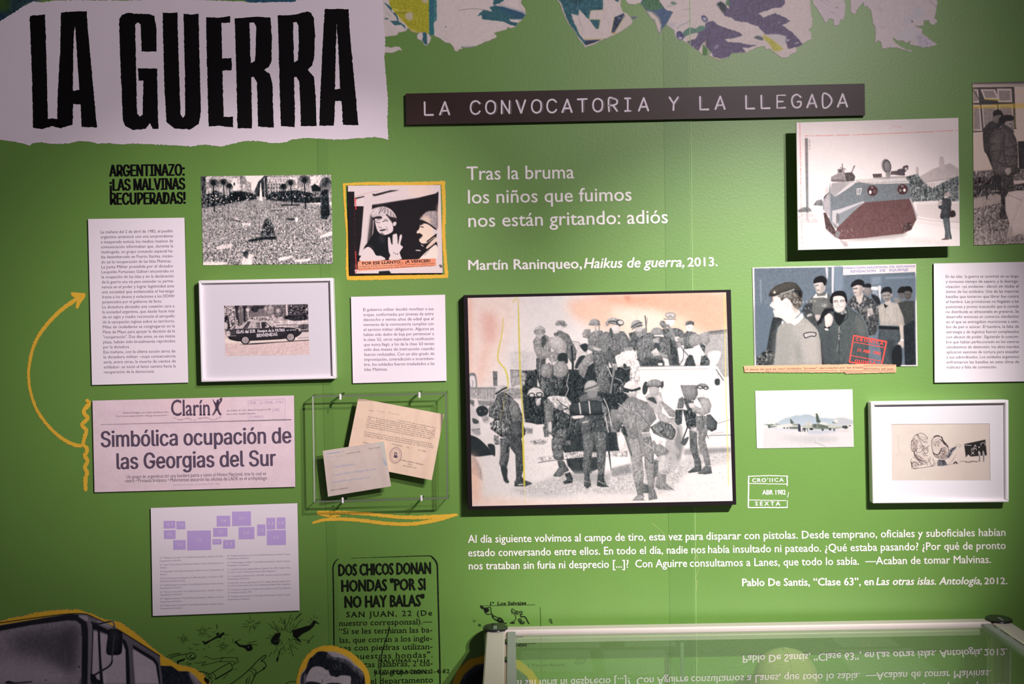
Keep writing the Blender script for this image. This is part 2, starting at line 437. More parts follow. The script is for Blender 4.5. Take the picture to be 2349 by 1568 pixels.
# ------------------------------------------------------------------ materials
GREEN = (103, 144, 64)
M_plaster = mat('plaster', (150, 170, 140), .8)
M_wall = mat('green_wallpaper', GREEN, .46, .62, noise=.05, nscale=9, bump=.12, bscale=170)
M_seam = mat('green_wallpaper_lap', (97, 139, 60), .47, .62, noise=.05, nscale=9, bump=.12, bscale=170)
M_board = mat('white_foam_board', (240, 230, 236), .6, .3)
M_edge = mat('black_board_edge', (22, 16, 22), .5, .4)
M_black = mat('black_ink', (10, 8, 10), .75, .12)
M_grey = mat('grey_ink', (112, 94, 112), .7, .2)
M_white = mat('white_vinyl', (238, 232, 228), .55, .3)
M_yel = mat('yellow_paint', (228, 180, 58), .6, .3, noise=.12, nscale=60)
M_frame = mat('white_lacquer', (242, 236, 238), .4, .5)
M_mat = mat('white_mount_card', (226, 220, 222), .8, .2)
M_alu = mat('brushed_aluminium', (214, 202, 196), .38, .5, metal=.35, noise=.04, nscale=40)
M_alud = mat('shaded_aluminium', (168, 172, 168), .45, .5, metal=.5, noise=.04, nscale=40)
M_cap = mat('black_plastic', (26, 26, 28), .22, .6)
def glass_mat(name, rgb, ior=1.45, rough=0.0, key=None, refl=1.0):
    k = key or name
    if k in _mats: return _mats[k]
    m = bpy.data.materials.new(name); m.use_nodes = True; nt = m.node_tree; nt.nodes.clear()
    out = nt.nodes.new('ShaderNodeOutputMaterial'); tr = nt.nodes.new('ShaderNodeBsdfTransparent'); tr.inputs[0].default_value = tuple(lin(rgb).tolist())+(1,)
    gl = nt.nodes.new('ShaderNodeBsdfGlossy'); gl.inputs['Roughness'].default_value = rough
    fr = nt.nodes.new('ShaderNodeFresnel'); fr.inputs['IOR'].default_value = ior; mx = nt.nodes.new('ShaderNodeMixShader')
    ge = nt.nodes.new('ShaderNodeNewGeometry'); iv = nt.nodes.new('ShaderNodeMath'); iv.operation = 'SUBTRACT'; iv.inputs[0].default_value = 1.0; nt.links.new(ge.outputs['Backfacing'], iv.inputs[1])
    mu = nt.nodes.new('ShaderNodeMath'); mu.operation = 'MULTIPLY'; m2 = nt.nodes.new('ShaderNodeMath'); m2.operation = 'MULTIPLY'; m2.inputs[1].default_value = refl; m2.use_clamp = True; nt.links.new(fr.outputs[0], mu.inputs[0]); nt.links.new(iv.outputs[0], mu.inputs[1])
    nt.links.new(mu.outputs[0], m2.inputs[0]); nt.links.new(m2.outputs[0], mx.inputs[0]); nt.links.new(tr.outputs[0], mx.inputs[1]); nt.links.new(gl.outputs[0], mx.inputs[2]); nt.links.new(mx.outputs[0], out.inputs[0])
    _mats[k] = m; return m
M_glass = glass_mat('clear_glass', (250, 254, 250), 1.5, .012, refl=2.7)
M_acr = glass_mat('clear_acrylic', (253, 253, 252), 1.25)
M_acre = glass_mat('acrylic_edge', (120, 165, 120), 1.5, .15)
# ------------------------------------------------------------------ setting
wall = box('wall_back', (-2.6, 0.004, 0.0), (2.6, 0.16, 3.3), M_plaster, None, 0); wall['kind'] = 'structure'
floor = box('floor', (-2.6, -4.4, -0.06), (2.6, 0.004, 0.0), mat('grey_floor', (92, 88, 86), .5, .4, noise=.1, nscale=5), None, 0); floor['kind'] = 'structure'
xs1 = [P(736, 700).x, P(1589, 700).x]
xs2 = [-2.6] + xs1 + [2.6]
for i in range(3):      # three wallpaper drops, the joints show as hairlines
    g = 0.0 if i == 1 else 0.0
    a, b = xs2[i] + (0.0001 if i else 0), xs2[i+1] - (0.0001 if i < 2 else 0)
    me = bpy.data.meshes.new('wallpaper_sheet')
    bm = bmesh.new(); bmesh.ops.create_cube(bm, size=1)
    for v in bm.verts: v.co = Vector(((a+b)/2+v.co.x*(b-a), 0.0022+v.co.y*.0036, 1.65+v.co.z*3.3))
    bm.to_mesh(me); bm.free(); link('wallpaper_sheet', me, M_wall, wall)
for cx, wd in ((P(749, 700).x, .024), (P(1556, 700).x, .056)):
    me = bpy.data.meshes.new('wallpaper_lap'); bm = bmesh.new(); bmesh.ops.create_cube(bm, size=1)
    for v in bm.verts: v.co = Vector((cx+v.co.x*wd, 0.0002+v.co.y*.0008, 1.65+v.co.z*3.3))
    bm.to_mesh(me); bm.free(); link('wallpaper_lap', me, M_seam, wall)
sx = P(1589, 700).x
box('seam_line', (sx-.0009, -.0003, 0), (sx+.0009, .0004, 3.3), mat('pale_seam', (140, 178, 110), .5), wall, 0)
D0 = 0.0004     # where wall prints lie
def board(name, cor, front, label, cat, face, edge=M_edge, back=0.002, group=None):
    """a mounted board: dark edge core and a printed face sheet"""
    c = np.array(cor, float).mean(0); t = thing(name, P(c[0], c[1], back), label, cat, group)
    slab('board_core', cor, front-.0006, back, edge, t, .0004)
    if face is not None: slab('face_sheet', cor, front, front-.0006, face, t, 0)
    return t
# ------------------------------------------------------------------ display case in front of the wall
ZG = P(2000, 1414.0).z                     # height of its glass top
xl, xr = P(1136, 1430, .05).x, P(2291, 1415, .05).x
yb = -0.050; yf = -0.62
case = thing('display_case', ((xl+xr)/2, yb, 0.0), 'aluminium framed table vitrine with glass top, low at the right against the wall', 'display case')
def rail_prof(name, p0, p1, w, h, m, zt):
    """an extruded rail with a groove along its side"""
    p0, p1 = Vector(p0), Vector(p1); d = (p1-p0).normalized(); s = Vector((d.y, -d.x, 0))
    prof = [(-w/2, 0), (-w/2+.003, .003), (w/2-.003, .003), (w/2, 0), (w/2, -h*.30), (w/2-.004, -h*.36), (w/2-.004, -h*.60), (w/2, -h*.66), (w/2, -h), (-w/2, -h)]
    vs = []; fs = []; n = len(prof)
    for q in (p0, p1):
        for a, z in prof: vs.append(q + s*a + Vector((0, 0, z)))
    for i in range(n): fs.append((i, (i+1) % n, n+(i+1) % n, n+i))
    fs += [tuple(range(n))[::-1], tuple(range(n, 2*n))]
    me = mesh(vs, fs); bm = bmesh.new(); bm.from_mesh(me); bmesh.ops.recalc_face_normals(bm, faces=bm.faces); bm.to_mesh(me); bm.free()
    return link(name, me, m, case)
def cyl(name, c, r, z0, z1, m, parent, n=28, bev=.0015):
    bm = bmesh.new(); bmesh.ops.create_cone(bm, cap_ends=True, segments=n, radius1=r, radius2=r, depth=z1-z0)
    for v in bm.verts: v.co += Vector((c[0], c[1], (z0+z1)/2))
    if bev: bmesh.ops.bevel(bm, geom=[e for e in bm.edges if abs(e.verts[0].co.z-e.verts[1].co.z) < 1e-6], offset=bev, segments=2, affect='EDGES')
    for f in bm.faces: f.smooth = len(f.verts) == 4
    me = bpy.data.meshes.new(name); bm.to_mesh(me); bm.free(); return link(name, me, m, parent)
rail_prof('back_rail', (xl+.02, yb, ZG), (xr-.02, yb, ZG), .030, .026, M_alu, ZG)
rail_prof('front_rail', (xr-.02, yf, ZG), (xl+.02, yf, ZG), .030, .026, M_alu, ZG)
rail_prof('side_rail', (xl+.001, yf, ZG), (xl+.001, yb-.012, ZG), .042, .030, M_alu, ZG)
rail_prof('side_rail', (xr-.001, yb-.012, ZG), (xr-.001, yf, ZG), .042, .030, M_alu, ZG)
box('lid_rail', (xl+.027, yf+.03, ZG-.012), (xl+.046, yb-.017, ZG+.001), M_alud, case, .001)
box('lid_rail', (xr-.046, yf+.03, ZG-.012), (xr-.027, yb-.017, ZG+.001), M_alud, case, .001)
box('hinge_gap', (xl+.0225, yf+.03, ZG-.012), (xl+.0265, yb-.017, ZG-.004), mat('warm_seal', (190, 170, 150), .6), case, 0)
for y in (-.13, -.245):
    box('hinge_pin', (xl+.0225, y-.012, ZG-.006), (xl+.0275, y+.012, ZG+.0012), M_cap, case, .001)
box('hinge_gap', (xr-.0265, yf+.03, ZG-.012), (xr-.0225, yb-.017, ZG-.004), M_cap, case, 0)
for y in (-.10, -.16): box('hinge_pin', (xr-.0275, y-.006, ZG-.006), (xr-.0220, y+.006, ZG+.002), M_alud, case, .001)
for x in (xl, xr):
    for y in (yb, yf):
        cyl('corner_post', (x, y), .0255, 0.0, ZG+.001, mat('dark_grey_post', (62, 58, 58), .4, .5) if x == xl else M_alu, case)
        c_ = cyl('post_cap', (x, y), .0285, ZG+.001, ZG+.0075, M_cap, case)
        box('cap_slot', (x-.004, y-.020, ZG+.0074), (x+.004, y+.004, ZG+.0088), mat('cap_slot_sheen', (120, 120, 122), .25), c_, .001)
box('glass_top', (xl+.045, yf+.017, ZG-.008), (xr-.045, yb-.0155, ZG-.004), M_glass, case, 0)
box('glass_back', (xl+.02, yb-.006, .52), (xr-.02, yb-.002, ZG-.027), glass_mat('pale_glass', (250, 253, 250), 1.2), case, 0)
box('glass_front', (xl+.02, yf+.002, .52), (xr-.02, yf+.006, ZG-.027), M_glass, case, 0)
for x in (xl+.008, xr-.026):
    box('inner_upright', (x, yb-.030, .52), (x+.018, yb-.016, ZG-.026), mat('cream_upright', (214, 208, 178), .5), case, .001)
box('case_floor', (xl+.01, yf+.01, .49), (xr-.01, yb-.005, .52), mat('white_panel', (226, 226, 220), .6), case, .002)
# ------------------------------------------------------------------ wall lettering
def flat(o, label, cat, group=None): return tag(o, label, cat, group)
def lerp(y0, x0, y1, x1, x): return y0+(y1-y0)*(x-x0)/(x1-x0)
o = text_mesh('wall_lettering', [
    ("Tras la bruma", 1070.8, 412.7, 1316.7, 408.8, 30.6, dict(res=3, b=.008)),
    ("los niños que fuimos", 1073.9, 466.5, 1448.6, 460, 30.6, dict(res=3, b=.008)),
    ("nos están gritando: adiós", 1074.7, 520.5, 1531.7, 511.4, 30.6, dict(res=3, b=.008))], D0, M_white)
flat(o, 'large white three-line verse lettering on the green wall, "Tras la bruma"', 'lettering')
o = text_mesh('wall_lettering', [
    ("Martín Raninqueo,", 1074.7, 618.9, 1334.3, 615.0, 22.6, dict(b=.022, res=3)),
    ("Haikus de guerra,", 1340, 614.8, 1569.3, 611.2, 22.6, dict(b=.02, it=.2, res=3)),
    ("2013.", 1577.5, 611.0, 1645.4, 609.8, 20, dict(b=.025, res=3))], D0, M_white)
flat(o, 'bold white one-line credit "Martín Raninqueo" below the verse', 'lettering')
L1 = (1244.4, 1073.6, 1228.6, 2306.3); L2 = (1275.7, 1074, 1258.6, 2307); L3 = (1305.7, 1075.5, 1290.7, 2273); L4 = (1343.6, 1702.8, 1339.0, 2310.7)
def seg(L, s, x0, x1, cap, **o): return (s, x0, lerp(*L, x0), x1, lerp(*L, x1), cap, o)
o = text_mesh('wall_lettering', [
    seg(L1, "Al día siguiente volvimos al campo de tiro, esta vez para", 1073.6, 1613, 17.6, b=.014),
    seg(L1, "disparar con pistolas. Desde temprano, oficiales y suboficiales habían", 1620, 2306.3, 17.6, b=.014),
    seg(L2, "estado conversando entre ellos. En todo el día, nadie nos", 1074, 1617.8, 17.6, b=.014),
    seg(L2, "había insultado ni pateado. ¿Qué estaba pasando? ¿Por qué de pronto", 1624.6, 2307, 17.6, b=.014),
    seg(L3, "nos trataban sin furia ni desprecio [...]?  Con Aguirre", 1075.5, 1576, 17.6, b=.014),
    seg(L3, "consultamos a Lanes, que todo lo sabía.  —Acaban de tomar Malvinas.", 1582.6, 2273, 17.6, b=.014)], D0, M_white)
flat(o, 'white three-line prose quotation running below the soldiers photo, above the case', 'lettering')
o = text_mesh('wall_lettering', [
    seg(L4, "Pablo De Santis, “Clase 63”, en", 1702.8, 2003.9, 17, b=.024),
    seg(L4, "Las otras islas. Antología,", 2010, 2252, 17, b=.022, it=.2),
    seg(L4, "2012.", 2258, 2310.7, 15, b=.026)], D0, M_white)
flat(o, 'bold white one-line credit "Pablo De Santis" just above the display case', 'lettering')
o = text_mesh('wall_lettering', [
    ("ARGENTINAZO:", 251.9, 404.4, 422.8, 402.2, 26.5, dict(b=.006, res=3, f=1, dup=[(-1.5,0),(-.9,.2),(-.3,0),(.3,-.2),(.9,.2),(1.5,0)])),
    ("¡LAS MALVINAS", 253, 437, 423.9, 434, 26.5, dict(b=.006, res=3, f=1, dup=[(-1.5,0),(-.9,.2),(-.3,0),(.3,-.2),(.9,.2),(1.5,0)])),
    ("RECUPERADAS!", 253.7, 469.3, 424.9, 466.8, 27, dict(b=.006, res=3, f=1, dup=[(-1.5,0),(-.9,.2),(-.3,0),(.3,-.2),(.9,.2),(1.5,0)]))], D0, M_black)
flat(o, 'heavy black headline "ARGENTINAZO" printed above the left text panel', 'lettering')
# ------------------------------------------------------------------ text panels
cor = [(202, 502), (423, 499), (432, 877), (211, 882.5)]
t = board('text_panel', cor, .006, 'tall white text panel of 29 grey lines beside the yellow arrow', 'text panel', M_board)
LP = """La mañana del 2 de abril de 1982, el pueblo
argentino amaneció con una sorprendente
e inesperada noticia: los medios masivos de
comunicación informaban que, durante la
madrugada, un grupo comando especial ha-
bía desembarcado en Puerto Stanley, inician-
do así la recuperación de las Islas Malvinas.
La Junta Militar presidida por el dictador
Leopoldo Fortunato Galtieri encontraba en
la ocupación de las islas y en la declaración
de la guerra una vía para extender su perma-
nencia en el poder y lograr legitimidad ante
una sociedad que evidenciaba el hartazgo
frente a los abusos y violaciones a los DDHH
perpetrados por el gobierno de facto.
La dictadura abrazaba una cuestión cara a
la sociedad argentina, que desde hacía más
de un siglo y medio reconocía el atropello
de la usurpación inglesa sobre su territorio.
Miles de ciudadanos se congregaron en la
Plaza de Mayo para apoyar la decisión de la
"recuperación". Dos días antes, en esa misma
plaza, habían sido brutalmente reprimidos
por la dictadura.
Esa mañana, con la última acción atroz de
la dictadura militar –cuya consecuencia
sería, entre otras, la muerte de cientos de
soldados– se inició el lento camino hacia la
recuperación de la democracia.""".split('\n')
text_mesh('lettering', block(LP, 230.9, 534.9, 396.5, 238.6, 856, 403.5, 6.6, -.015, {6: 393.5, 14: 372, 23: 297.5, 28: 354.7}, dict(res=2)), .0063, M_grey, t)
cor = [(805, 680.5), (1021, 675.5), (1024.5, 873), (809.5, 878.5)]
t = board('text_panel', cor, .006, 'small white text panel of 13 grey lines above the acrylic box', 'text panel', M_board)
CP = """El gobierno militar decidió movilizar a sus
tropas, conformadas por jóvenes de entre
dieciocho y veinte años de edad que al
momento de la convocatoria cumplían con
el servicio militar obligatorio. Algunos ya
habían sido dados de baja por pertenecer a
la clase '62, otros esperaban la notificación
que nunca llegó, y los de la clase '63 tenían
sólo dos meses de instrucción cuando
fueron reclutados. Con un alto grado de
improvisación, contradicción e incertidum-
bre, los soldados fueron trasladados a las
Islas Malvinas.""".split('\n')
text_mesh('lettering', block(CP, 833.2, 713.2, 994.4, 836.2, 850.2, 997, 6.8, -.0144, {12: 889.3}, dict(res=2)), .0063, M_grey, t)
cor = [(2142, 604), (2372, 600), (2377, 874), (2144, 877)]
t = board('text_panel', cor, .006, 'white text panel of 19 grey lines cut by the right edge of the photo', 'text panel', M_board)
RP = """En las islas  la guerra se convirtió en un largo
y tortuoso tiempo de espera, y la desorga-
nización –ya evidente– afectó sin dudas el
ánimo de los soldados. Una de las mayores
batallas que tuvieron que librar fue contra
el hambre. Las provisiones no llegaban a las
posiciones y pronto trascendió que la comida
no distribuida se almacenaba en graneros. Se
desarrolló entonces un comercio clandestino
en el que se entregaban municiones a cam-
bio de pan o azúcar. El hambre, la falta de
estrategia y de logística fueron completados
con abusos de poder. Siguiendo la costum-
bre que habían perfeccionado en los centros
clandestinos de detención, los altos mandos
aplicaron sesiones de tortura para avasallar
a sus subordinados. Los soldados argentinos
enfrentaron las batallas en este clima de
maltrato y falta de contención.""".split('\n')
text_mesh('lettering', block(RP, 2169.7, 636.9, 2336.6, 2171.7, 844.8, 2338, 6.4, -.006, {18: 2286.8}, dict(res=2)), .0063, M_grey, t)
# key panel
cor = [(345.8, 1164.5), (682, 1153.5), (687.5, 1399.5), (350.5, 1412)]
t = board('key_panel', cor, .006, 'white picture-key panel with lilac numbered rectangles, low left', 'text panel', M_board)
rects = {'01': (230,325,365,413), '03': (378,328,480,422), '02': (233,433,368,535), '04': (341,548,485,660), '05': (503,439,779,666),
 '08': (845,266,1003,390), '09': (1024,217,1243,384), '07': (805,406,970,508), '06': (797,536,901,598), '11': (920,545,1057,647),
 '10': (1100,397,1282,538), '12': (1315,367,1411,498), '13': (1423,289,1525,424), '14': (1541,285,1643,418), '15': (1427,433,1648,606)}
M_lil = mat('lilac_ink', (196, 172, 226), .6, .3); nl = []
for k, (a, b, c, d) in rects.items():
    pl = TR('%g,%g %g,%g %g,%g %g,%g' % (a, b, c, b-(c-a)*.018, c+1, d-(c-a)*.018, a+1, d), 330, 1130, 5.058)
    r_ = inked('key_square', [pl], .0063, M_lil, t); 
    cx = 330+(a+c)/2/5.058; cy = 1130+(b+d)/2/5.058+3
    nl.append((k, cx-6, cy, cx+6, cy-.2, 7.5, dict(res=1)))
text_mesh('key_numbers', nl, .0066, mat('pale_ink', (226, 210, 232), .6), t)
kl = [("01. \"Multitud en la plaza\". Fondo Editorial Sarmiento, Archivo Crónica.", 115,143,1118,113), ("Departamento de Archivos.", 115,190,462,178),
("02. \"Auto\". Fondo Editorial Sarmiento, Archivo Crónica. Departamento de", 117,253,1125,220), ("Archivos.", 119,298,230,295),
("03. \"Despedida\". Fondo Editorial Sarmiento, Archivo Crónica. Departamento de", 119,360,1127,327), ("Archivos.", 120,405,230,401),
("04. Convocatoria para reintegrarse a las filas del ejército. 9 de abril de 1982.", 120,467,1122,435), ("Archivo personal Ricardo Zarza.", 120,512,520,500),
("05. \"Soldados bajando de un camión\". Fondo Editorial Sarmiento, Archivo Crónica.", 121,575,1124,544), ("Departamento de Archivos.", 121,620,468,608),
("06. \"Aviones en las islas\". Fondo Editorial Sarmiento, Archivo Crónica.", 123,683,1124,650), ("Departamento de Archivos.", 123,728,470,716),
("07. \"Ingleses detenidos\". Fondo Editorial Sarmiento, Archivo Crónica.", 125,790,1126,758), ("Departamento de Archivos.", 125,836,472,824),
("08. \"Soldado siendo entrevistado\". Fondo Editorial Sarmiento, Archivo Crónica.", 126,898,1128,866), ("Departamento de Archivos.", 126,944,473,932),
("09. \"Soldado haciendo un pozo\". Fondo Editorial Sarmiento, Archivo Crónica.", 1188,110,2182,80), ("Departamento de Archivos.", 1188,153,1532,143),
("10. \"Soldados jugando al fútbol\". Fondo Editorial Sarmiento, Archivo Crónica.", 1190,218,2183,190), ("Departamento de Archivos.", 1190,262,1532,252),
("11. Caricatura de Sergio Izquierdo Brown, Galtieri y Cía. 1982. Original. Tinta,", 1190,325,2186,295), ("21 x 32 cm. Centro de Historieta y Humor Gráfico Argentinos.", 1191,370,1950,347),
("12. Correspondencia Antonio Reda. 10-04-1982. Colección Cartas de la dictadura,", 1192,433,2188,402), ("Departamento de Archivos.", 1192,477,1537,466),
("13. Javier Solar. Cómo yo gané la guerra, 2017. Original. Lápiz azul, plumín, pincel,", 1194,540,2188,508), ("32 x 25 cm. Donación Javier Solar. Centro de Historieta y Humor Gráfico Argentinos.", 1195,584,2190,554),
("14. \"La guerra es un absurdo: no la gana nadie, perdemos todos\". Pepe Angonoa,", 1196,646,2190,615), ("foto tomada en las islas, 1982.", 1197,690,1572,679),
("15. \"Soldados sobre un techo\". Fondo Editorial Sarmiento, Archivo Crónica.", 1198,754,2190,722), ("Departamento de Archivos.", 1199,800,1545,788)]
text_mesh('lettering', [(s, 350+a/6.909, 1260+b/6.909, 350+c/6.909, 1260+d/6.909, 3.4, dict(res=1)) for s, a, b, c, d in kl], .0063, mat('faint_grey_ink', (142, 128, 150), .7), t)
# ------------------------------------------------------------------ heading strip
cor = [(930.6, 214.5), (1983.5, 191.5), (1984.5, 264.5), (931.5, 286)]
M_strip = mat('brown_black_strip', (50, 31, 28), .45, .3, noise=.25, nscale=14)
t = board('title_strip', cor, .010, 'long dark embossed-tape strip reading LA CONVOCATORIA Y LA LLEGADA', 'sign', M_strip, mat('strip_edge', (26, 18, 20), .4))
G = {'L': ["0,0 .02,1 .72,1"], 'A': ["0,1 .42,0 .8,1", ".14,.7 .68,.7"], 'C': [".78,.2 .6,.03 .35,0 .1,.15 0,.5 .1,.85 .35,1 .62,.95 .78,.78"],
 'O': ["~.4,0 .72,.15 .8,.5 .7,.85 .4,1 .1,.85 0,.5 .1,.15"], 'N': [".05,1 .05,0", ".05,0 .7,1", ".7,1 .72,.02"], 'V': ["0,0 .4,1 .75,0"],
 'T': ["0,.02 .8,0", ".4,0 .42,1"], 'R': [".05,1 .05,0 .5,.02 .74,.15 .72,.4 .45,.52 .08,.54", ".4,.54 .76,1"], 'I': [".12,.02 .6,.02", ".36,0 .36,1", ".12,1 .6,1"],
 'Y': ["0,0 .36,.5 .34,1", ".36,.5 .74,0"], 'E': [".72,.02 .05,.02 .05,1 .75,.98", ".06,.5 .55,.5"], 'G': [".75,.2 .55,.02 .3,0 .05,.2 0,.55 .15,.9 .45,1 .72,.85 .75,.55 .45,.55"],
 'D': ["~.05,0 .5,.05 .78,.5 .5,.95 .05,1"]}
rs = np.random.RandomState(4); gho = []
M_worn = mat('worn_white', (222, 210, 218), .55)
for i, ch in enumerate("LA CONVOCATORIA Y LA LLEGADA"):
    if ch == ' ': continue
    pol = []
    cx = 985+i*35.1; by = 263.7-(cx-985)*.0198; W, H = 27, 29.5
    for st in G[ch]:
        cl = st[0] == '~'; q = TR(st.lstrip('~'))
        q = smooth(np.stack([cx-11+q[:,0]*W+q[:,1]*.5, by-H+q[:,1]*H-(q[:,0]*W)*.0198], -1), cl, 6) if len(q) > 4 else np.stack([cx-11+q[:,0]*W, by-H+q[:,1]*H-(q[:,0]*W)*.0198], -1)
        if cl: q = np.concatenate([q, q[:1]])
        if len(q) == 3: 
            pol.append(stroke_poly(q[:2], [4.4, 3.8])); pol.append(stroke_poly(q[1:], [3.8, 4.6]))
        elif len(q) == 2: pol.append(stroke_poly(q, [4.4, 3.7]))
        else: pol.append(stroke_poly(q, 4.0, cap=not cl))
        if rs.rand() < .75: gho.append(stroke_poly(q[:max(2, len(q)//2)]+np.array([4.6, 1.0]), [.9, .5]))
    inked('letter', pol, .0104, M_worn, t)
inked('lettering_ghost', gho, .0102, mat('worn_grey', (150, 136, 142), .6), t)['kind'] = 'stuff'
# ------------------------------------------------------------------ newspaper heading board
cor = [(212, 918.5), (674.5, 906.5), (677.5, 1116), (217, 1128.5)]
t = board('newspaper_panel', cor, .006, 'pink-white mounted newspaper heading, "Simbólica ocupación de las Georgias del Sur"', 'newspaper print', None)
cv = Cv(205, 900, 684, 1135, (231, 208, 214), 1.0, 5).at(40, 880, 3.454)
cv.N(5, 26); cv.N(4, 5); cv.P("1180,100 1650,90 1640,200 1600,280 1300,260 1150,200", (240, 206, 206), .5, 12)
cv.speck("620,400 900,300 900,840 620,850", 60, (.3, 1.2), [(214,190,160)], a=.5)
for s_, x0, x1, y in (("", 680, 900, 235), ("", 780, 1560, 325)): cv.L("%d,%d %d,%d" % (x0, y, x1, y-8), 10, (222, 196, 208), .35, 3)
cv.L("660,323 1400,304 2168,284", [.8, 1, 1.6], (80, 66, 78))
cv.L("1827,135 2120,118 2120,278 1830,290 1827,135", .8, (150, 138, 160), .8, sm=0, brk=.3)
cv.L("1240,268 1290,285 1350,272 1390,290 1440,275 1500,268 1550,285 1610,262", 1.6, (120, 100, 110), .8, brk=.45)
ppl = "1545,120 1572,150 1580,128 1592,125 1598,140 1592,152 1612,125 1622,112 1620,135 1600,165 1594,195 1606,225 1618,245 1600,246 1582,212 1570,225 1556,246 1543,248 1560,215 1568,190 1562,165"
cv.P(ppl, (74, 60, 76)); cv.P("1598,122 1616,108 1618,116 1604,130", (74, 60, 76))
picture('face_sheet', cv, cor, .006, t)
M_news = mat('newspaper_ink', (92, 78, 96), .7, .2, noise=.18, nscale=240)
text_mesh('headline', [("Simbólica ocupación de", 232.5, 1024.8, 667.7, 1015.4, 36, dict(b=0, res=3, f=1, dup=[(-1.3,0),(-.5,.35),(.4,-.35),(1.2,0)])),
 ("las Georgias del Sur", 268.7, 1075.4, 632, 1067.6, 36, dict(b=0, res=3, f=1, dup=[(-1.3,0),(-.5,.35),(.4,-.35),(1.2,0)])),
 ("Clarín", 393.2, 953, 482, 951.5, 36, dict(b=.012, res=3, serif=(.03, .03)))], .0064, M_news, t)
text_mesh('lettering', [("Un grupo de argentinos izó una bandera patria y cantó el Himno Nacional, tras lo cual se", 290.4, 1096.8, 610.3, 1088.8, 8, dict(b=.01)),
 ("retiro • Protesta británica • Malvinenses atacaron las oficinas de LADE en el archipiélago", 287.5, 1106, 612.6, 1099.4, 8, dict(b=.01)),
 ("Edición de 84 páginas, para Capital y Gran Buenos Aires", 283.2, 948, 386.8, 946, 3.6, dict(res=1)), ("Precio de este ejemplar: $ 5.000.— Recargo vía aérea: $ 100.—", 267, 955.8, 387.4, 953.6, 3.6, dict(res=1)),
 ("Año XXXVII - Nº 12.961 - Martes 23 de marzo de 1982", 520.6, 943.4, 622, 940, 3.6, dict(res=1)), ("Buenos Aires - República Argentina", 520.6, 951.2, 585.7, 949, 3.6, dict(res=1))], .0064, mat('newspaper_grey', (112, 98, 114), .7), t)
text_mesh('faint_lettering', [("INFORMACION EN LAS PAGINAS DOS Y TRES", 397.5, 1113.5, 504.7, 1110.5, 3, dict(res=1)),
 ("DIB.  23 MAR. 1982", 574, 927, 650, 924, 6, dict(res=1)), ("DIARIO", 574, 958, 606, 957, 5, dict(res=1)), ("1982", 625, 944, 641, 942, 7, dict(res=1, it=.2))], .0064, mat('faint_pink_ink', (190, 168, 190), .7), t)
# ------------------------------------------------------------------ big print: soldiers on and around a lorry
Z = (1050, 640, 2.8508); T1 = (1060, 660, 6.533); T2 = (1370, 660, 6.533); T3 = (1060, 890, 5.406); T4 = (1370, 890, 5.406)
cor = [(1063.5, 676.5), (1676.5, 664), (1689, 1157), (1073.5, 1168.5)]
t = board('soldiers_photo', cor, .028, 'largest print, black-edged: helmeted soldiers climbing on and standing round a lorry', 'photo print', None, mat('black_panel', (24, 14, 20), .6, .2), .002)
slab('face_sheet', cor, .0285, .028, mat('black_panel', (24, 14, 20), .6, .2), t, 0)
v = Cv(1066, 664, 1684, 1164, 228, 1.0, 11, duo=((26, 38, 42), (250, 238, 234)))
# aged tints and sky
v.at(*Z); v.N(3, 40)
v.P("60,110 380,110 300,500 200,700 60,760", (238, 212, 198), .8, 14)
v.at(*T1); v.P("300,380 480,400 530,640 470,840 350,800 300,600", (228, 172, 158), .75, 9); v.P("90,150 140,150 130,1200 95,1300", (236, 176, 150), .85, 5)
v.P("330,840 430,860 380,1100 260,1480 220,1300 280,1000", (236, 186, 168), .6, 8)
v.at(*Z); v.P("720,150 900,120 1760,80 1770,330 1500,360 1000,340 780,260", (242, 192, 166), .9, 10)
v.P("860,108 1760,86 1765,320 1620,350 1450,230 1200,200 950,140", (238, 168, 142), .8, 8)
v.at(*T2); v.P("390,130 560,160 900,140 700,200 480,270 430,200", (232, 164, 136), .6, 2, 0); v.P("400,120 500,130 460,200", (190, 130, 110), .4, 2)
v.P("300,300 900,350 1050,520 900,640 500,640 250,480", (246, 220, 204), .7, 10)
v.P("1650,650 1940,620 1980,1330 1700,1380 1600,1000", 165, .95, 1, 0, tx=10); v.P("1640,655 1940,622 1940,680 1660,700", 95, .6, 1, 0)
v.L("1700,660 1930,632", 4, 70, .7, brk=.42)
# left background lorry
v.at(*T1); v.P("102,1300 200,1290 225,1500 180,1540 110,1500", 120, 1, .6); v.P("115,1330 185,1325 205,1440 190,1510 130,1490", 228, 1, .8); v.L("150,1390 165,1420 150,1500", 1.2, 120)
v.P("458,1248 530,1250 528,1470 470,1470", 112, 1, .5, 0, tx=20)
v.P("720,960 1100,950 1090,1230 720,1230", 208, .8, 3, 0, tx=8); v.L("780,960 850,970 930,950 990,900", 1, 170, .7); v.L("980,1000 930,1100 900,1200", 1, 175, .7)
v.P("725,1230 880,1235 870,1460 740,1460", 165, 1, .8, 0, tx=24); v.L("725,1232 1095,1238", 2, 75, .9, brk=.35); v.L("728,1230 745,1460 800,1450", 1.6, 110)
v.P("110,1500 900,1480 910,1640 120,1640", 190, .8, 2, 0, tx=20)
v.at(*T3); v.P("92,0 400,0 420,160 90,120", 175, 1, 1, 0, tx=22); v.P("90,-10 430,-10 420,10 100,10", 120, .8, 1, 0)
for x in (100, 205, 320, 400): v.L("%d,0 %d,130" % (x, x-4), 1.4, 110, .8)
v.L("205,135 400,135", 1.2, 215, .9, brk=.4); v.P("190,150 420,160 400,220 210,215", 130, .9, 1.2, 0, tx=30)
v.E(248, 285, 78, 68, 38, 0, 1, .8, 0); v.E(222, 283, 6, 6, 190); v.E(288, 280, 6, 6, 190); v.E(375, 270, 46, 55, 70, a=.9, b=1.2)
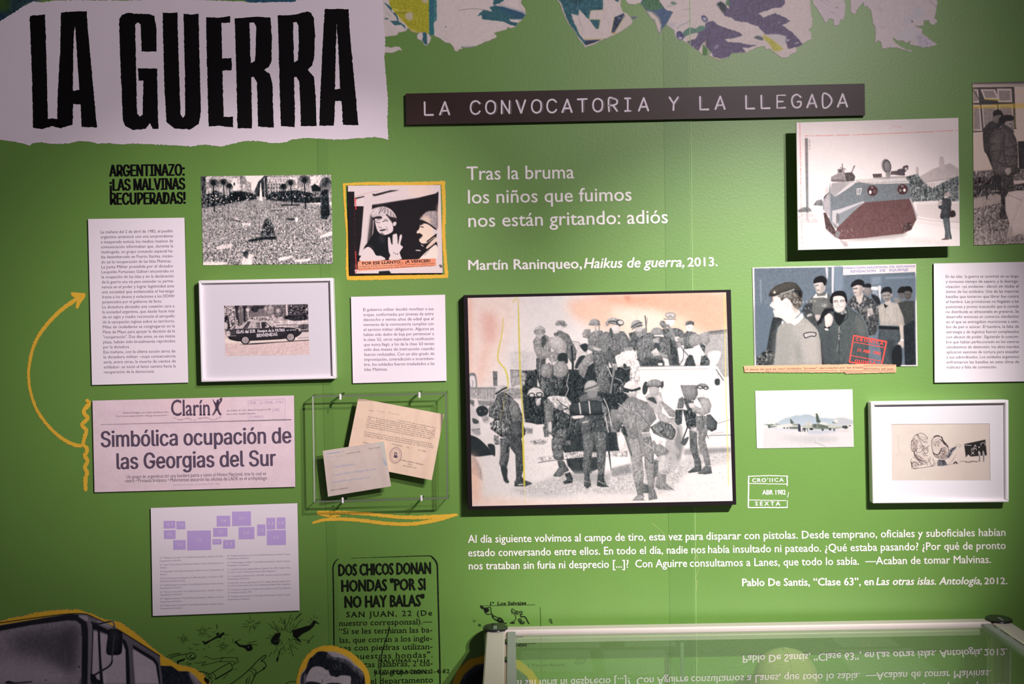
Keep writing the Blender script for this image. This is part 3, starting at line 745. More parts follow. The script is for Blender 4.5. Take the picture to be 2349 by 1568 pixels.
v.P("85,130 150,150 150,230 85,210", 100, .9, 1, 0, tx=30); v.P("250,350 330,350 320,420 270,420", 150, .8, 2, tx=40)
v.P("560,0 800,0 800,130 580,130", 150, .9, 1.5, 0, tx=30)
# left foreground car
v.P("90,200 180,300 225,480 210,590 95,560", 205, 1, 1); v.P("130,370 200,400 200,435 140,435", 70, 1, .6); v.L("130,520 215,505", 2.5, 90); v.P("110,500 215,520 222,580 150,560", 150, .8, 1)
v.P("100,585 200,620 290,700 385,810 340,830 110,830", 36, 1, .6); v.L("100,570 210,615 300,690 372,800", 2.2, 225); v.P("315,700 400,705 410,830 385,830", 40, 1, .5)
v.P("110,810 180,880 240,1010 255,1150 120,1050", 150, .85, 1.5, 0, tx=14); v.P("110,1050 250,1150 200,1400 120,1350", (240, 205, 188), .6, 6)
# lorry: dark bed, chassis, wheels
v.at(*Z)
v.P("420,600 520,600 520,700 760,760 1060,840 1065,1130 700,1135 560,945 440,935 425,800", 46, 1, .8, 0, tx=34)
v.P("500,590 800,590 1130,570 1135,850 760,800 560,760", 36, 1, .8, 0, tx=26)
v.P("345,600 420,600 420,690 350,690", 165, 1, .8, 0, tx=24); v.P("412,610 450,612 440,690 424,700", 175, .9, 1, 0, tx=40)
v.P("770,480 850,470 850,530 780,540", 195, 1, 1, 0, tx=20); v.P("745,400 810,420 850,560 760,590 740,500", 208, 1, 1.2, 0, tx=12)
v.P("1000,850 1040,850 1040,1120 1000,1120", 150, .8, 1, 0)
v.P("700,1000 1060,1000 1060,1130 710,1135", 40, 1, .8, 0, tx=14)
v.P("525,1165 690,1140 1110,1118 1112,1160 700,1175 525,1200", 205, 1, .5, 0, tx=55); v.L("525,1200 700,1178 1110,1160", 1.2, 60, .9)
v.at(*T3); v.P("1290,870 1530,850 1620,900 1610,1060 1400,1060 1310,960", 38, 1, .8, 0, tx=10)
for i in range(6): v.L("%d,880 %d,960 %d,1040" % (1350+i*16, 1365+i*16, 1400+i*18), .8, 110, .7)
for i in range(6): v.L("%d,660 %d,780" % (1330+i*14, 1332+i*14), .8, 95, .6)
v.P("1590,860 1690,850 1690,1000 1600,1040", 44, 1, 1, 0); v.P("1260,800 1600,770 1600,840 1260,880", 200, .9, .8, 0, tx=60)
for c, x in (("1", 1287), ("5", 1303), ("5", 1327)):
    if c == "1": v.L("%d,652 %d,700" % (x, x), 1, 200)
    else: v.L("%d,655 %d,655 %d,673 %d,676 %d,690 %d,698" % (x+16, x, x, x+16, x+14, x), 1, 200, sm=0)
# van on the right
v.at(*Z); v.P("1128,575 1690,562 1745,650 1786,760 1786,1015 1640,1030 1460,1100 1120,1110 1120,700", 238, 1, .6, 0)
v.P("1130,580 1200,590 1190,760 1125,800", (236, 214, 210), 1, 2, 0, tx=24); v.P("1200,600 1420,590 1400,800 1200,800", (244, 222, 212), .8, 3)
v.L("1180,572 1700,562", 2.4, 120, .8); v.L("1200,592 1640,586", 1.6, 150, .8); v.P("1640,480 1720,475 1690,560 1640,560", 226, 1, 1)
for x in (1250, 1312, 1375, 1440, 1510, 1585): v.L("%d,594 %d,730" % (x, x+2), 1.4, 205, .8)
v.L("1690,590 1738,662", 2.4, 90); v.P("1682,655 1712,652 1712,690 1684,690", 50, 1, .6); v.L("1700,600 1705,640", 1.4, 130)
v.L("1640,1022 1785,1018", 2.2, 130); v.L("1660,1010 1740,1000", 4, 200); v.L("1690,950 1780,915", 1.2, 130, .8, brk=.3)
v.P("1400,900 1470,960 1480,1100 1450,1220 1380,1270 1330,1200", 172, 1, 1.2, 0); v.P("1440,960 1468,1080 1440,1190 1420,1080", 120, .8, 1.5)
v.P("1040,1000 1070,1000 1100,1060 1100,1120 1060,1130 1045,1060", 215, 1, 1, 0, tx=34)
# ground
v.P("950,1160 1120,1160 1130,1230 960,1250", 240, 1, 1, 0)
v.P("330,1370 560,1320 640,1270 1000,1255 1130,1210 1460,1190 1560,1110 1785,1100 1785,1190 1500,1260 1380,1400 1120,1400 800,1400 600,1430 420,1415", 186, .75, 5, 0); v.N(34, 1.6, "380,1380 640,1290 1000,1270 1460,1210 1780,1110 1780,1190 1500,1260 1380,1400 800,1400 420,1415"); v.N(16, 5, "380,1380 640,1290 1000,1270 1460,1210 1780,1110 1780,1190 1500,1260 1380,1400 800,1400 420,1415")
v.P("1000,1235 1130,1205 1140,1270 1010,1290", 100, .6, 2, 0); v.N(40, 1.4, "1000,1235 1130,1205 1140,1270 1010,1290"); v.P("1480,1110 1785,1100 1785,1130 1480,1150", 125, .75, 2, 0)
v.P("640,1270 900,1260 1000,1280 980,1340 800,1330", 140, .5, 4, 0)
v.speck("250,1180 1780,1120 1780,1420 900,1480 300,1440", 520, (.3, .9), [150, 120, 205], a=.6); v.speck("440,1020 600,1040 580,1300 450,1320", 60, (.3, .9), [120, 160], a=.7)
v.P("470,1060 540,1045 590,1060 560,1080 490,1078", 150, .8, 1, 0, tx=70); v.P("440,970 490,975 490,1010 450,1010", 120, .7, 1.2, 0, tx=50)
v.P("90,1420 600,1460 1250,1470 1100,1490 90,1490", (242, 204, 184), .8, 8); v.P("80,1150 130,1200 140,1400 90,1450", (240, 186, 160), .8, 8)
# --- upper group on the bed
def helmet(x, y, w, h, c=120, rot=0, band=None, gog=None, dark=45, face=None):
    if face: v.E(x+face[0], y+face[1], w*.62, h*.62, face[2] if len(face) > 2 else 200, rot, sh=.25)
    q = []
    for a in np.linspace(math.pi, 2*math.pi, 9): q.append((math.cos(a)*w, math.sin(a)*h))
    q += [(w*1.08, h*.22), (w*.5, h*.34), (-w*.5, h*.34), (-w*1.08, h*.22)]
    q = np.array(q); r = math.radians(rot); q = np.stack([x+q[:,0]*math.cos(r)-q[:,1]*math.sin(r), y+q[:,0]*math.sin(r)+q[:,1]*math.cos(r)], -1)
    v.P(q, c, 1, .3, 1, .5, 16)
    v.L(q[[9,10,11,12]], 1.0, dark, .8)
    if band: v.L([(x-w*.95*math.cos(r)+h*.1*math.sin(r), y-w*.95*math.sin(r)-h*.1), (x, y-h*.02), (x+w*.95*math.cos(r), y+w*.95*math.sin(r)-h*.1)], band, dark, .85)
    if gog:
        for k in (-.42, .42): v.E(x+w*k+gog[0], y+gog[1], w*.42, h*.34, dark, rot); v.E(x+w*k+gog[0], y+gog[1], w*.32, h*.22, 200, rot)
v.at(*T1)
# a: man at left edge of bed, arms round a bag
v.P("1060,800 1110,720 1250,700 1340,760 1330,1000 1240,1090 1130,1060 1080,930", 150, 1, .5, 0, .5, 26)
helmet(1165, 640, 82, 72, 176, 5); v.E(1158, 668, 82, 46, 110, 5, a=.8, b=.6); v.E(1158, 668, 64, 34, 165, 5, a=.9, b=.6, tx=20)
v.P("1110,705 1230,700 1210,760 1150,750", 190, 1, .5); v.P("1190,740 1240,700 1270,800 1210,900 1190,860", 72, 1, .6, 0, tx=20)
v.P("1090,900 1200,960 1380,950 1390,1000 1240,1025 1120,1000 1085,950", 165, 1, .4, 0, .5, 18)
# b: second man behind
v.P("1370,680 1480,640 1600,700 1680,860 1710,960 1640,1130 1560,1000 1500,880 1400,760", 120, 1, .5, 0, .5, 26)
v.E(1455, 600, 58, 66, 222, 0, sh=.2); v.P("1395,545 1430,490 1520,485 1580,555 1540,600 1480,565 1410,570", 140, 1, 1, 0, tx=34); v.P("1430,640 1500,650 1470,700", 110, 1, .5)
v.P("1620,780 1720,940 1700,1080 1640,1130 1600,1010 1560,870", 105, 1, .5, 0, .4, 24); v.L("1640,880 1660,1130 1650,1500 1680,1560", 5, 40)
# bags
v.P("1290,830 1310,740 1440,720 1540,790 1565,890 1500,960 1360,930", 186, 1, .5, 0, .8, 14); v.P("1380,930 1520,950 1530,1000 1390,1000", 130, 1, .5, 0, tx=26); v.P("1400,935 1530,905 1540,960 1420,985", 178, 1, .5, 0, tx=14)
v.P("1270,1010 1440,1000 1420,1110 1330,1120", 158, 1, .5, 0, tx=45); v.P("1440,1000 1560,980 1580,1130 1450,1120", 38, 1, .6)
v.P("1110,1050 1250,1070 1260,1300 1150,1340 1110,1200", 84, 1, .6, 0, .3, 30); v.L("1185,1050 1160,1200 1165,1380", 1.2, 190, .8)
v.P("1170,1260 1200,1150 1310,1120 1360,1180 1370,1280 1330,1360 1240,1350 1185,1310", 142, 1, .5, 0, .9, 20)
v.P("1350,1180 1420,1100 1530,1095 1590,1180 1600,1270 1540,1340 1430,1350 1360,1290", 150, 1, .5, 0, .9, 20); v.L("1345,1130 1365,1220 1350,1340", 1.6, 55)
v.P("1200,1340 1500,1360 1600,1260 1570,1500 1380,1640 1220,1640 1160,1450", 66, 1, .6, 0, .3, 40); v.L("1600,1290 1570,1440 1590,1520 1540,1640", 1.5, 215, .9)
v.P("1180,1330 1260,1400 1230,1560 1180,1520", 110, 1, .8, 0, tx=40)
# c: small crouched figure with dark arm, papers
v.P("1800,690 1840,620 1920,615 1940,690 1880,760 1810,740", 150, 1, .5, 0, .4, 30); v.P("1770,860 1850,830 1900,880 1850,960 1790,910", 40, 1, .6); v.L("1660,800 1750,815 1760,870", 1.4, 110, .8)
v.P("1690,1180 1760,1030 1850,1020 1820,1120 1720,1210", 44, 1, .7)
# d: man with pack, tall behind
v.P("1890,700 1990,640 2100,640 2140,720 2120,900 1960,960 1880,920", 128, 1, .5, 0, .4, 30); helmet(1985, 535, 80, 72, 150, 0, dark=80); v.L("2000,480 2010,700", 5, 165, .8, brk=.35); v.L("2050,500 2060,720", 4, 110, .6)
v.P("1735,1180 1860,1010 1960,960 2010,1060 1880,1180 1860,1280 1820,1350 1760,1290", 146, 1, .5, 0, .5, 22); v.P("1880,1180 1990,1100 2010,1380 1870,1370", 34, 1, .7, 0, tx=16)
# e: centre man in the overalls, seen side on
v.at(*T2)
v.P("-30,800 20,700 130,650 240,680 300,860 300,1000 200,1110 60,1120 -50,960", 112, 1, .5, 0, .5, 24)
v.P("-70,930 -10,890 90,960 170,1100 190,1300 190,1568 20,1568 -20,1300 -60,1100", 96, 1, .5, 0, .5, 34); v.P("-60,880 40,910 60,935 -40,935", 190, 1, .5)
v.L("60,1120 170,1120", 1.5, 50, .8); v.P("180,860 260,1010 300,1180 250,1250 200,1150 120,1010", 84, 1, .5, 0, .3, 20)
v.P("220,1130 290,1140 300,1230 240,1230", 175, 1, .5, 0, .3); v.P("240,1180 275,1190 235,1420 215,1568 185,1568 210,1400", 120, 1, .4); v.L("150,1180 190,1260 215,1330", 1.8, 210)
# f: goggled helmet man facing right
v.P("200,700 250,640 400,650 480,760 550,900 450,940 350,1000 290,1000 240,840", 108, 1, .5, 0, .5, 24)
v.P("190,600 300,540 350,600 330,670 260,690 200,660", 212, 1, .5, 0, .3); helmet(250, 520, 112, 72, 158, 8, dark=60)
v.E(340, 520, 62, 46, 60, 15); v.E(350, 517, 42, 30, 205, 15); v.L("170,510 260,500 340,570", 3, 65); v.E(150, 545, 30, 34, 150, a=.8, b=.6, tx=40)
v.P("180,640 210,600 240,690 220,760", 75, 1, .5); v.L("240,700 260,860 250,1000", 1.5, 195, .7, brk=.4)
v.P("380,900 550,880 540,930 420,960", 140, 1, .6, 0, tx=20)
# white sheepskin bundle
v.P("300,1060 360,960 470,940 580,980 620,1140 560,1170 480,1150 420,1200 340,1130", 226, 1, 1, 0, .3, 30); v.P("400,1130 440,1160 430,1200 390,1180", 40, 1, .8); v.L("480,1080 520,1160", 1.4, 130, .7)
v.P("300,1240 500,1190 500,1400 420,1480 330,1420 250,1350", 38, 1, .8, 0, tx=20); v.L("350,1160 420,1220 500,1190", 2, 150, .8); v.L("270,1350 350,1385 400,1460", 2, 175, .8)
v.P("500,1190 630,1180 640,1400 590,1568 500,1568 490,1300", 206, 1, .8, 0, tx=60)
v.P("250,1440 420,1400 400,1568 260,1568", 70, 1, .6, 0, tx=60)
# g: man with net helmet and rifle barrel
v.P("470,680 560,650 700,620 760,680 700,760 620,860 560,960 520,860", 78, 1, .5, 0, .3, 30); v.P("560,640 720,600 750,680 640,740 580,720", 135, 1, .6, 0, tx=24)
helmet(590, 560, 84, 82, 150, -8, dark=60); v.L("510,590 600,530 670,520", 2.4, 60); v.L("520,620 600,580 680,560", 2, 75); v.P("560,600 680,590 660,650 590,650", 190, 1, .6)
v.L("718,420 738,640", 3, 100); v.L("750,450 730,640", 1.6, 120)
# h: blowing into his hands, front
v.P("580,900 620,800 720,690 800,660 900,700 1040,800 1120,1010 1060,1065 980,1040 1010,1170 640,1170 600,1050", 104, 1, .5, 0, .5, 28)
helmet(900, 680, 100, 88, 140, 4, dark=70); v.L("860,715 995,712", 3.4, 225); v.P("830,740 990,735 970,800 860,810", 80, 1, .5); v.E(905, 760, 34, 22, 170, a=.8); v.P("840,760 900,770 930,810 850,815", 170, 1, .5)
v.P("860,830 940,860 930,960 860,960", 60, 1, .7); v.P("810,960 880,900 930,960 930,1010 850,1020", 205, 1, .4, 0, .3); v.L("820,975 880,980", .8, 120); v.L("822,995 880,998", .8, 120); v.L("885,910 905,965", 2.6, 205)
v.P("920,970 1000,1000 1110,980 1115,1040 1050,1065 930,1020", 150, 1, .5, 0, .5, 16); v.L("600,1070 650,1100 690,1150", 3, 60); v.L("710,980 700,1060 670,1160", 1.4, 170, .8)
v.P("700,1040 900,1060 1010,1100 1010,1170 650,1170", 45, .7, 1.5, 0, tx=14); v.P("915,1128 975,1128 972,1160 917,1156", 220)
v.P("620,830 700,740 690,900 620,980", 130, .7, 1.5, 0, tx=20)
# i: pair behind with tall goggled helmet
v.P("930,540 950,490 1000,490 1050,560 1040,610 980,600", 120, 1, .5, 0, .3, 30); v.P("980,610 1200,600 1280,640 1370,790 1300,850 1200,900 1240,1160 1080,1160 1000,760", 96, 1, .5, 0, .4, 28)
v.E(1095, 510, 66, 62, 232, 0, sh=.2); v.E(1098, 415, 72, 46, 190, 0, sh=.2, tx=12); v.L("1030,385 1100,372 1165,390 1172,430 1120,440 1096,415 1070,440 1030,425 1030,385", 1.5, 110); v.L("1000,465 1090,470 1175,465", 2.2, 100, .9)
v.L("1060,560 1110,640 1160,740", 6, 135); v.L("1160,740 1300,940 1370,1020", 3.4, 125); v.P("1160,740 1220,730 1240,790 1180,800", 205, 1, .4)
v.P("1200,760 1340,730 1375,800 1330,850 1220,830", 138, 1, .5, 0, .5, 14); v.P("1190,820 1260,830 1270,900 1210,890", 160, 1, .6, 0, tx=30)
v.P("1080,760 1160,800 1200,1000 1210,1160 1120,1160 1100,950", 56, 1, .7, 0, tx=26)
v.L("1230,1110 1320,1070 1390,1000", 3, 185); v.L("1340,1060 1390,1120", 2.6, 150)
# j: rightmost, beret and bag
v.P("1300,690 1350,640 1480,670 1450,900 1300,920 1290,800", 92, 1, .5, 0, .4, 30); v.E(1385, 590, 52, 64, 222, 0, sh=.2); v.P("1320,560 1330,505 1400,490 1450,510 1455,565 1400,545 1340,560", 88, 1, .5, 0, tx=24)
v.L("1370,590 1385,588", 1, 90); v.P("1390,700 1480,680 1580,720 1600,800 1560,900 1420,880 1370,820", 142, 1, .5, 0, .7, 12)
v.P("1540,690 1620,655 1680,700 1690,800 1640,860 1550,800", 150, 1, .5, 0, .6, 16); v.P("1560,820 1620,860 1610,980 1540,880", 60, 1, .6, 0, tx=50)
v.P("1400,950 1450,880 1530,850 1580,960 1560,1080 1520,1170 1470,1170 1420,1060", 230, 1, .6, 0, .4, 14); v.P("1380,1000 1430,1010 1480,1170 1300,1170 1330,1080", 52, 1, .7, 0, tx=26)
v.P("1540,1160 1560,1020 1640,1010 1690,1100 1680,1160", 66, 1, .6, 0, tx=50)
v.L("1290,925 1290,1050 1240,1150", 2, 40, .7)
# --- front row
# 1: leftmost, seen from behind
v.at(*T3)
v.P("400,180 430,90 520,40 600,100 700,200 745,330 760,520 790,560 740,620 560,640 480,600 430,560 350,500 400,380 330,350 340,240", 88, 1, .5, 0, .3, 50)
v.at(*Z); helmet(288, 728, 42, 36, 190, -12, dark=50); v.L("250,750 290,722 322,708", 3.6, 40); v.P("262,750 300,745 300,790 270,800", 90, 1, .6, 0, tx=40)
v.at(*T3); v.P("600,120 700,200 720,360 640,400 600,260", 120, 1, .6, 0, .5, 22); v.P("590,460 620,420 740,420 790,520 780,580 730,620 600,620", 74, 1, .5, 0, .6, 20)
for a in ("430,150 480,280 470,400", "500,120 540,300 560,400", "410,230 380,340", "560,160 620,330 650,400"): v.L(a, 2.2, 165, .6, brk=.35)
v.P("345,430 420,400 520,420 560,520 460,560 380,520", 116, 1, .6, 0, tx=80); v.P("400,580 450,590 470,700 410,700 390,640", 128, 1, .8, 0, tx=50)
v.P("470,620 620,630 590,740 580,880 550,1000 560,1110 580,1160 520,1150 490,1010 460,930 480,800", 82, 1, .5, 0, .5, 30)
v.P("600,640 730,610 750,700 765,820 765,980 740,1090 790,1170 790,1215 650,1215 670,1110 665,960 660,820 600,740", 70, 1, .5, 0, .5, 22)
v.P("480,980 560,990 560,1110 585,1165 530,1160", 52, 1, .5); v.P("650,1150 780,1140 850,1165 870,1185 790,1215 650,1215", 64, 1, .6, 0, tx=20); v.L("700,1195 760,1190", 2, 225)
v.P("470,700 520,720 540,860 500,960 470,930", 120, .5, 1.5, 0, tx=24)
# 2: bending man with goggles on his helmet
v.at(*Z)
v.P("450,800 470,760 560,760 640,850 640,940 520,950 450,930", 42, 1, .7, 0, tx=36); helmet(510, 752, 52, 44, 208, 6, dark=50); v.E(484, 758, 22, 16, 45); v.E(484, 758, 15, 10, 215); v.E(534, 754, 22, 16, 45); v.E(534, 754, 15, 10, 200)
v.P("505,780 545,775 540,820 515,830", 190, 1, .6, 0, tx=40)
v.P("560,800 600,765 700,770 745,800 740,860 700,870 720,930 760,960 740,1020 650,1030 560,1000 570,900", 108, 1, .5, 0, .4, 44)
v.at(*T3); v.P("1050,110 1180,90 1300,110 1350,190 1320,240 1260,250 1220,180 1160,270 1140,200", 205, 1, .6, 0, tx=36); v.L("1180,140 1240,200 1310,235", 2, 60); v.P("1255,270 1320,260 1340,330 1280,335", 200, 1, .6, 0, tx=50)
v.P("1025,200 1110,180 1130,300 1110,430 1030,430", 118, 1, .6, 0, .4, 20); v.P("1070,430 1110,425 1110,530 1075,530", 205, 1, .5)
v.P("1140,240 1320,320 1460,420 1440,560 1280,600 1120,560 1110,420", 62, 1, .6, 0, tx=44); v.P("1000,480 1060,470 1080,600 1020,610", 105, 1, .8, 0, tx=40)
v.P("1110,640 1180,520 1290,500 1290,620 1250,740 1260,880 1220,910 1140,870 1110,740", 100, 1, .5, 0, .5, 34)
v.P("1180,900 1260,900 1330,1020 1270,1060 1210,1020", 80, 1, .5, 0, .3, 20); v.P("1130,1080 1200,980 1280,990 1280,1050 1220,1095 1140,1095", 105, 1, .5, 0, .5, 20); v.L("1265,1055 1330,1025", 1.8, 215)
v.P("1270,1060 1340,1040 1375,1120 1370,1170 1270,1190 1250,1160 1300,1130", 62, 1, .5, 0, .3, 30); v.L("1290,1100 1340,1120", 1.2, 150)
# 3: back view with rolled mat
v.at(*T3)
v.P("1480,330 1760,330 1800,500 1780,620 1500,620 1440,430", 64, 1, .5, 0, .3, 30); v.P("1450,120 1540,60 1660,60 1740,130 1740,180 1460,190", 96, 1, .5, 0, tx=20)
v.P("1450,380 1560,350 1600,420 1580,520 1500,560", 92, 1, .6, 0, .3, 24); v.L("1495,425 1555,412", 3, 190)
v.P("1490,560 1630,560 1640,700 1610,850 1590,980 1580,1090 1520,1090 1490,960 1510,800", 94, 1, .5, 0, .5, 26)
v.P("1640,560 1780,540 1790,700 1780,880 1760,1100 1690,1100 1680,950 1660,780", 96, 1, .5, 0, .5, 26)
v.P("1518,1070 1580,1070 1600,1210 1550,1245 1510,1210", 70, 1, .5, 0, .3, 30); v.P("1680,1070 1750,1080 1790,1200 1830,1220 1740,1225 1672,1210", 66, 1, .5, 0, .3, 34); v.L("1520,1150 1590,1170", 1.6, 195, .8, brk=.3); v.L("1690,1150 1760,1185", 1.6, 195, .8, brk=.3)
v.at(*Z); helmet(875, 712, 48, 52, 168, -6, dark=60); v.L("832,720 880,706 918,690", 4.2, 95); v.L("832,736 920,728", 1.6, 215); v.P("848,735 910,730 905,768 860,775", 130, 1, .5)
v.P("728,830 760,806 900,790 950,800 962,840 950,885 800,892 740,885", 48, 1, .4, 0, .6, 8); v.P("940,800 985,850 1000,960 970,980 950,900", 100, 1, .6, 0, .3, 44); v.L("955,780 985,850 1004,960", 1.8, 215)
v.L("795,810 804,878", 3, 205); v.L("858,800 866,876", 3, 205); v.P("752,895 820,890 820,905 760,912", 215, 1, .5)
v.L("975,1000 990,1140 1003,1245", [5, 4, 1.2], 50); v.L("965,900 985,1000", 2.2, 200)
# 4: man with slung rifle, back to us
v.at(*T4)
v.P("180,440 270,220 350,160 480,120 620,170 700,260 735,370 690,430 660,470 640,560 360,580 320,470 300,420 240,540", 132, 1, .5, 0, .5, 26)
v.P("350,160 400,110 480,110 500,160", 120, 1, .5); v.P("350,60 500,50 480,110 400,110", 175, 1, .5, 0, .3)
v.at(*Z); helmet(1138, 712, 54, 48, 214, 0, dark=50); v.L("1086,715 1140,728 1190,712", 5, 36); v.L("1088,740 1140,748 1190,738", 2, 190)
v.at(*T4); v.L("260,190 380,300 410,480", 3.4, 160, .8); v.L("270,205 390,310", 1.2, 60, .7); v.L("500,280 620,430 720,560", 2.6, 90, .8); v.P("180,440 260,400 320,430 260,545 200,500", 96, 1, .6, 0, .4, 20); v.P("640,320 735,370 690,425 640,430", 110, .8, 1.2)
v.P("360,570 650,540 690,680 680,800 560,850 420,840 370,700", 118, 1, .5, 0, .3, 30)
v.P("390,620 560,650 560,900 580,1080 570,1190 500,1210 460,1180 430,980 410,820", 148, 1, .5, 0, .5, 22)
v.P("580,700 690,700 700,850 720,1100 700,1250 640,1250 610,1080 590,940", 138, 1, .5, 0, .5, 22)
v.P("470,1190 570,1190 570,1340 500,1330", 118, 1, .5, 0, .3, 24); v.P("440,1385 500,1320 590,1330 570,1385", 150, 1, .6, 0, tx=30); v.P("635,1250 710,1250 750,1370 640,1390 630,1330", 120, 1, .6, 0, .3, 30)
v.P("570,1180 640,1200 640,1300 570,1300", 84, 1, .8, 0, tx=20); v.L("440,1388 590,1385", 2, 100, .7)
v.P("260,640 290,560 340,560 370,620 350,760 290,800 262,720", 226, 1, .6, 0, .3, 16)
v.P("290,470 340,470 380,600 350,610 300,540", 52, 1, .5, 0, tx=30); v.L("350,600 425,830", 4.6, 96); v.L("365,700 410,830", 1.6, 180)
v.L("440,110 480,290", 3, 120); v.P("460,300 505,300 530,510 490,520", 150, 1, .4, 0, .3, 12); v.P("490,520 530,510 590,760 620,830 700,970 690,1010 610,1010 590,860 540,780", 150, 1, .4, 0, .5, 10)
for y in (330, 355, 380, 405): v.E(484, y, 5, 7, 60)
v.L("462,305 492,520 545,790", 1, 60, .8); v.L("590,860 600,1000", 1.4, 60, .8); v.P("550,545 650,540 655,600 560,610", 165, 1, .5, 0, tx=24); v.L("555,556 650,548", 1.6, 220); v.L("600,690 680,740", 4, 165)
v.L("610,860 680,930 700,780", 1.6, 50, .8)
# 5: man beside him carrying a bag low
v.P("590,110 680,30 790,50 820,170 800,300 900,370 975,360 970,400 860,450 780,420 720,300 640,190", 178, 1, .5, 0, .5, 16)
v.at(*Z); v.E(1226, 712, 18, 44, 50, 8); helmet(1290, 690, 54, 36, 132, 2, dark=45); v.L("1232,698 1290,712 1344,690", 2.6, 40); v.P("1245,705 1320,708 1310,760 1262,765", 172, 1, .5, 0, .3); v.E(1338, 690, 8, 26, 60, 8)
v.at(*T4); v.P("620,130 700,110 740,190 700,180", 60, 1, .6)
v.P("790,150 900,230 975,290 960,360 900,350 830,260", 150, 1, .5, 0, .6, 18); v.P("740,90 790,110 800,160 750,140", 200, 1, .6)
v.P("660,480 780,400 920,450 980,520 960,640 880,640 760,590 700,560", 100, 1, .5, 0, .5, 34); v.L("930,450 985,540 940,650", 3, 200, .8); v.L("690,480 800,590 900,640", 1.6, 190, .7)
v.P("690,640 800,700 900,780 860,830 760,860 700,800", 136, 1, .6, 0, .5, 20); v.P("860,640 960,690 1030,790 1010,850 940,810 850,700", 176, 1, .4, 0, .6, 10)
v.P("710,660 760,640 815,650 800,690 740,700", 215, 1, .5, 0, tx=26); v.L("740,830 780,890", 1.4, 60, .9)
v.P("700,880 800,830 930,830 930,900 890,1060 760,1060 700,1000", 186, 1, .5, 0, .5, 20); v.P("700,880 760,900 750,1100 700,1090", 100, 1, .7, 0, tx=22)
v.P("740,1060 855,1065 850,1180 960,1265 760,1255 715,1220", 138, 1, .5, 0, .4, 24); v.L("850,1240 965,1268", 1.8, 190, .8)
# 6: man by the door with duffel on his shoulder
v.P("1030,-40 1240,-40 1250,80 1210,150 1090,150 1050,40", 124, 1, .5, 0, .7, 12)
v.at(*Z); helmet(1602, 706, 40, 26, 120, 6, dark=50); v.E(1584, 706, 20, 13, 40, 14); v.E(1584, 706, 13, 8, 175, 14); v.E(1622, 712, 16, 12, 40, 14); v.E(1622, 712, 10, 7, 175, 14); v.E(1594, 750, 24, 22, 222, sh=.25); v.P("1562,775 1615,770 1640,800 1590,820", 110, 1, .6, 0, tx=18)
v.at(*T4); v.P("1010,130 1060,100 1080,200 1060,260 985,250", 104, 1, .6, 0, .4, 24); v.P("1060,120 1200,160 1180,300 1120,280", 70, 1, .7, 0, tx=30)
v.P("1270,120 1380,120 1420,210 1400,300 1300,345 1200,300 1170,250 1150,180 1210,210 1290,250", 158, 1, .5, 0, .5, 14); v.P("1130,190 1210,180 1210,240 1150,245", 205, 1, .4, 0, .2)
v.P("970,265 1060,262 1050,440 1000,460 965,420", 60, 1, .5, 0, tx=20); v.L("968,258 1060,255", 1.8, 210); v.P("1060,260 1230,300 1230,480 1160,520 1110,480", 56, 1, .7, 0, tx=46)
v.P("1230,340 1350,340 1380,520 1340,560 1230,560", 112, 1, .6, 0, tx=34); v.P("1355,330 1400,320 1490,420 1480,510 1420,540 1360,500", 76, 1, .5, 0, .7, 14); v.L("1490,430 1590,410 1655,395", 1, 120, .8)
v.P("1140,520 1240,520 1240,660 1250,800 1290,920 1290,1010 1210,1010 1200,880 1150,760", 92, 1, .5, 0, .4, 26); v.P("1250,540 1370,540 1340,640 1390,840 1410,960 1340,960 1310,840 1250,700", 128, 1, .5, 0, .5, 20)
v.P("1120,1040 1200,980 1290,980 1300,1030 1140,1050", 76, 1, .5, 0, .4, 14); v.P("1240,1060 1340,960 1410,970 1425,1055 1340,1068", 92, 1, .5, 0, .4, 14)
v.L("1140,430 1060,640", 3, 44); v.P("1035,680 1060,640 1130,600 1125,650 1085,710", 74, 1, .4); v.P("1150,470 1200,480 1270,540 1240,560 1170,520", 185, .8, .8, 0, tx=24)
v.L("1350,560 1380,620", 2, 80)
# age marks
v.at(*Z); v.L("395,125 400,330 408,600 420,800 430,950", [1.5, 4, 4, 3.5, 3], (214, 196, 70), .75); v.L("425,940 430,1150 436,1350", [3, 4.6, 3.4], (226, 208, 62), .9); v.L("436,1350 440,1460", 1.6, (230, 214, 120), .5)
v.L("298,250 290,350 268,460 264,530 310,590 328,660 325,720", [1.4, 2.6, 3, 3.2, 4, 4, 2], (220, 204, 84), .85); v.L("360,150 385,120", 3, (222, 206, 110), .7); v.L("310,740 296,840 280,920", 2, (190, 180, 80), .5, brk=.4)
v.L("1744,100 1752,600 1762,1000 1772,1350", [2, 2.4, 2.8, 2], (238, 214, 96), .65)
v.N(9, 1.3); v.N(4, 9)
v.soften(.2); v.contrast(1.22, 150); v.grade(lambda a: a*.88)
pc = [(1050+65/2.8508, 640+123/2.8508), (1050+1755/2.8508, 640+86/2.8508), (1050+1798/2.8508, 640+1449/2.8508), (1050+95/2.8508, 640+1484/2.8508)]
picture('photo_sheet', v, pc, .0290, t)
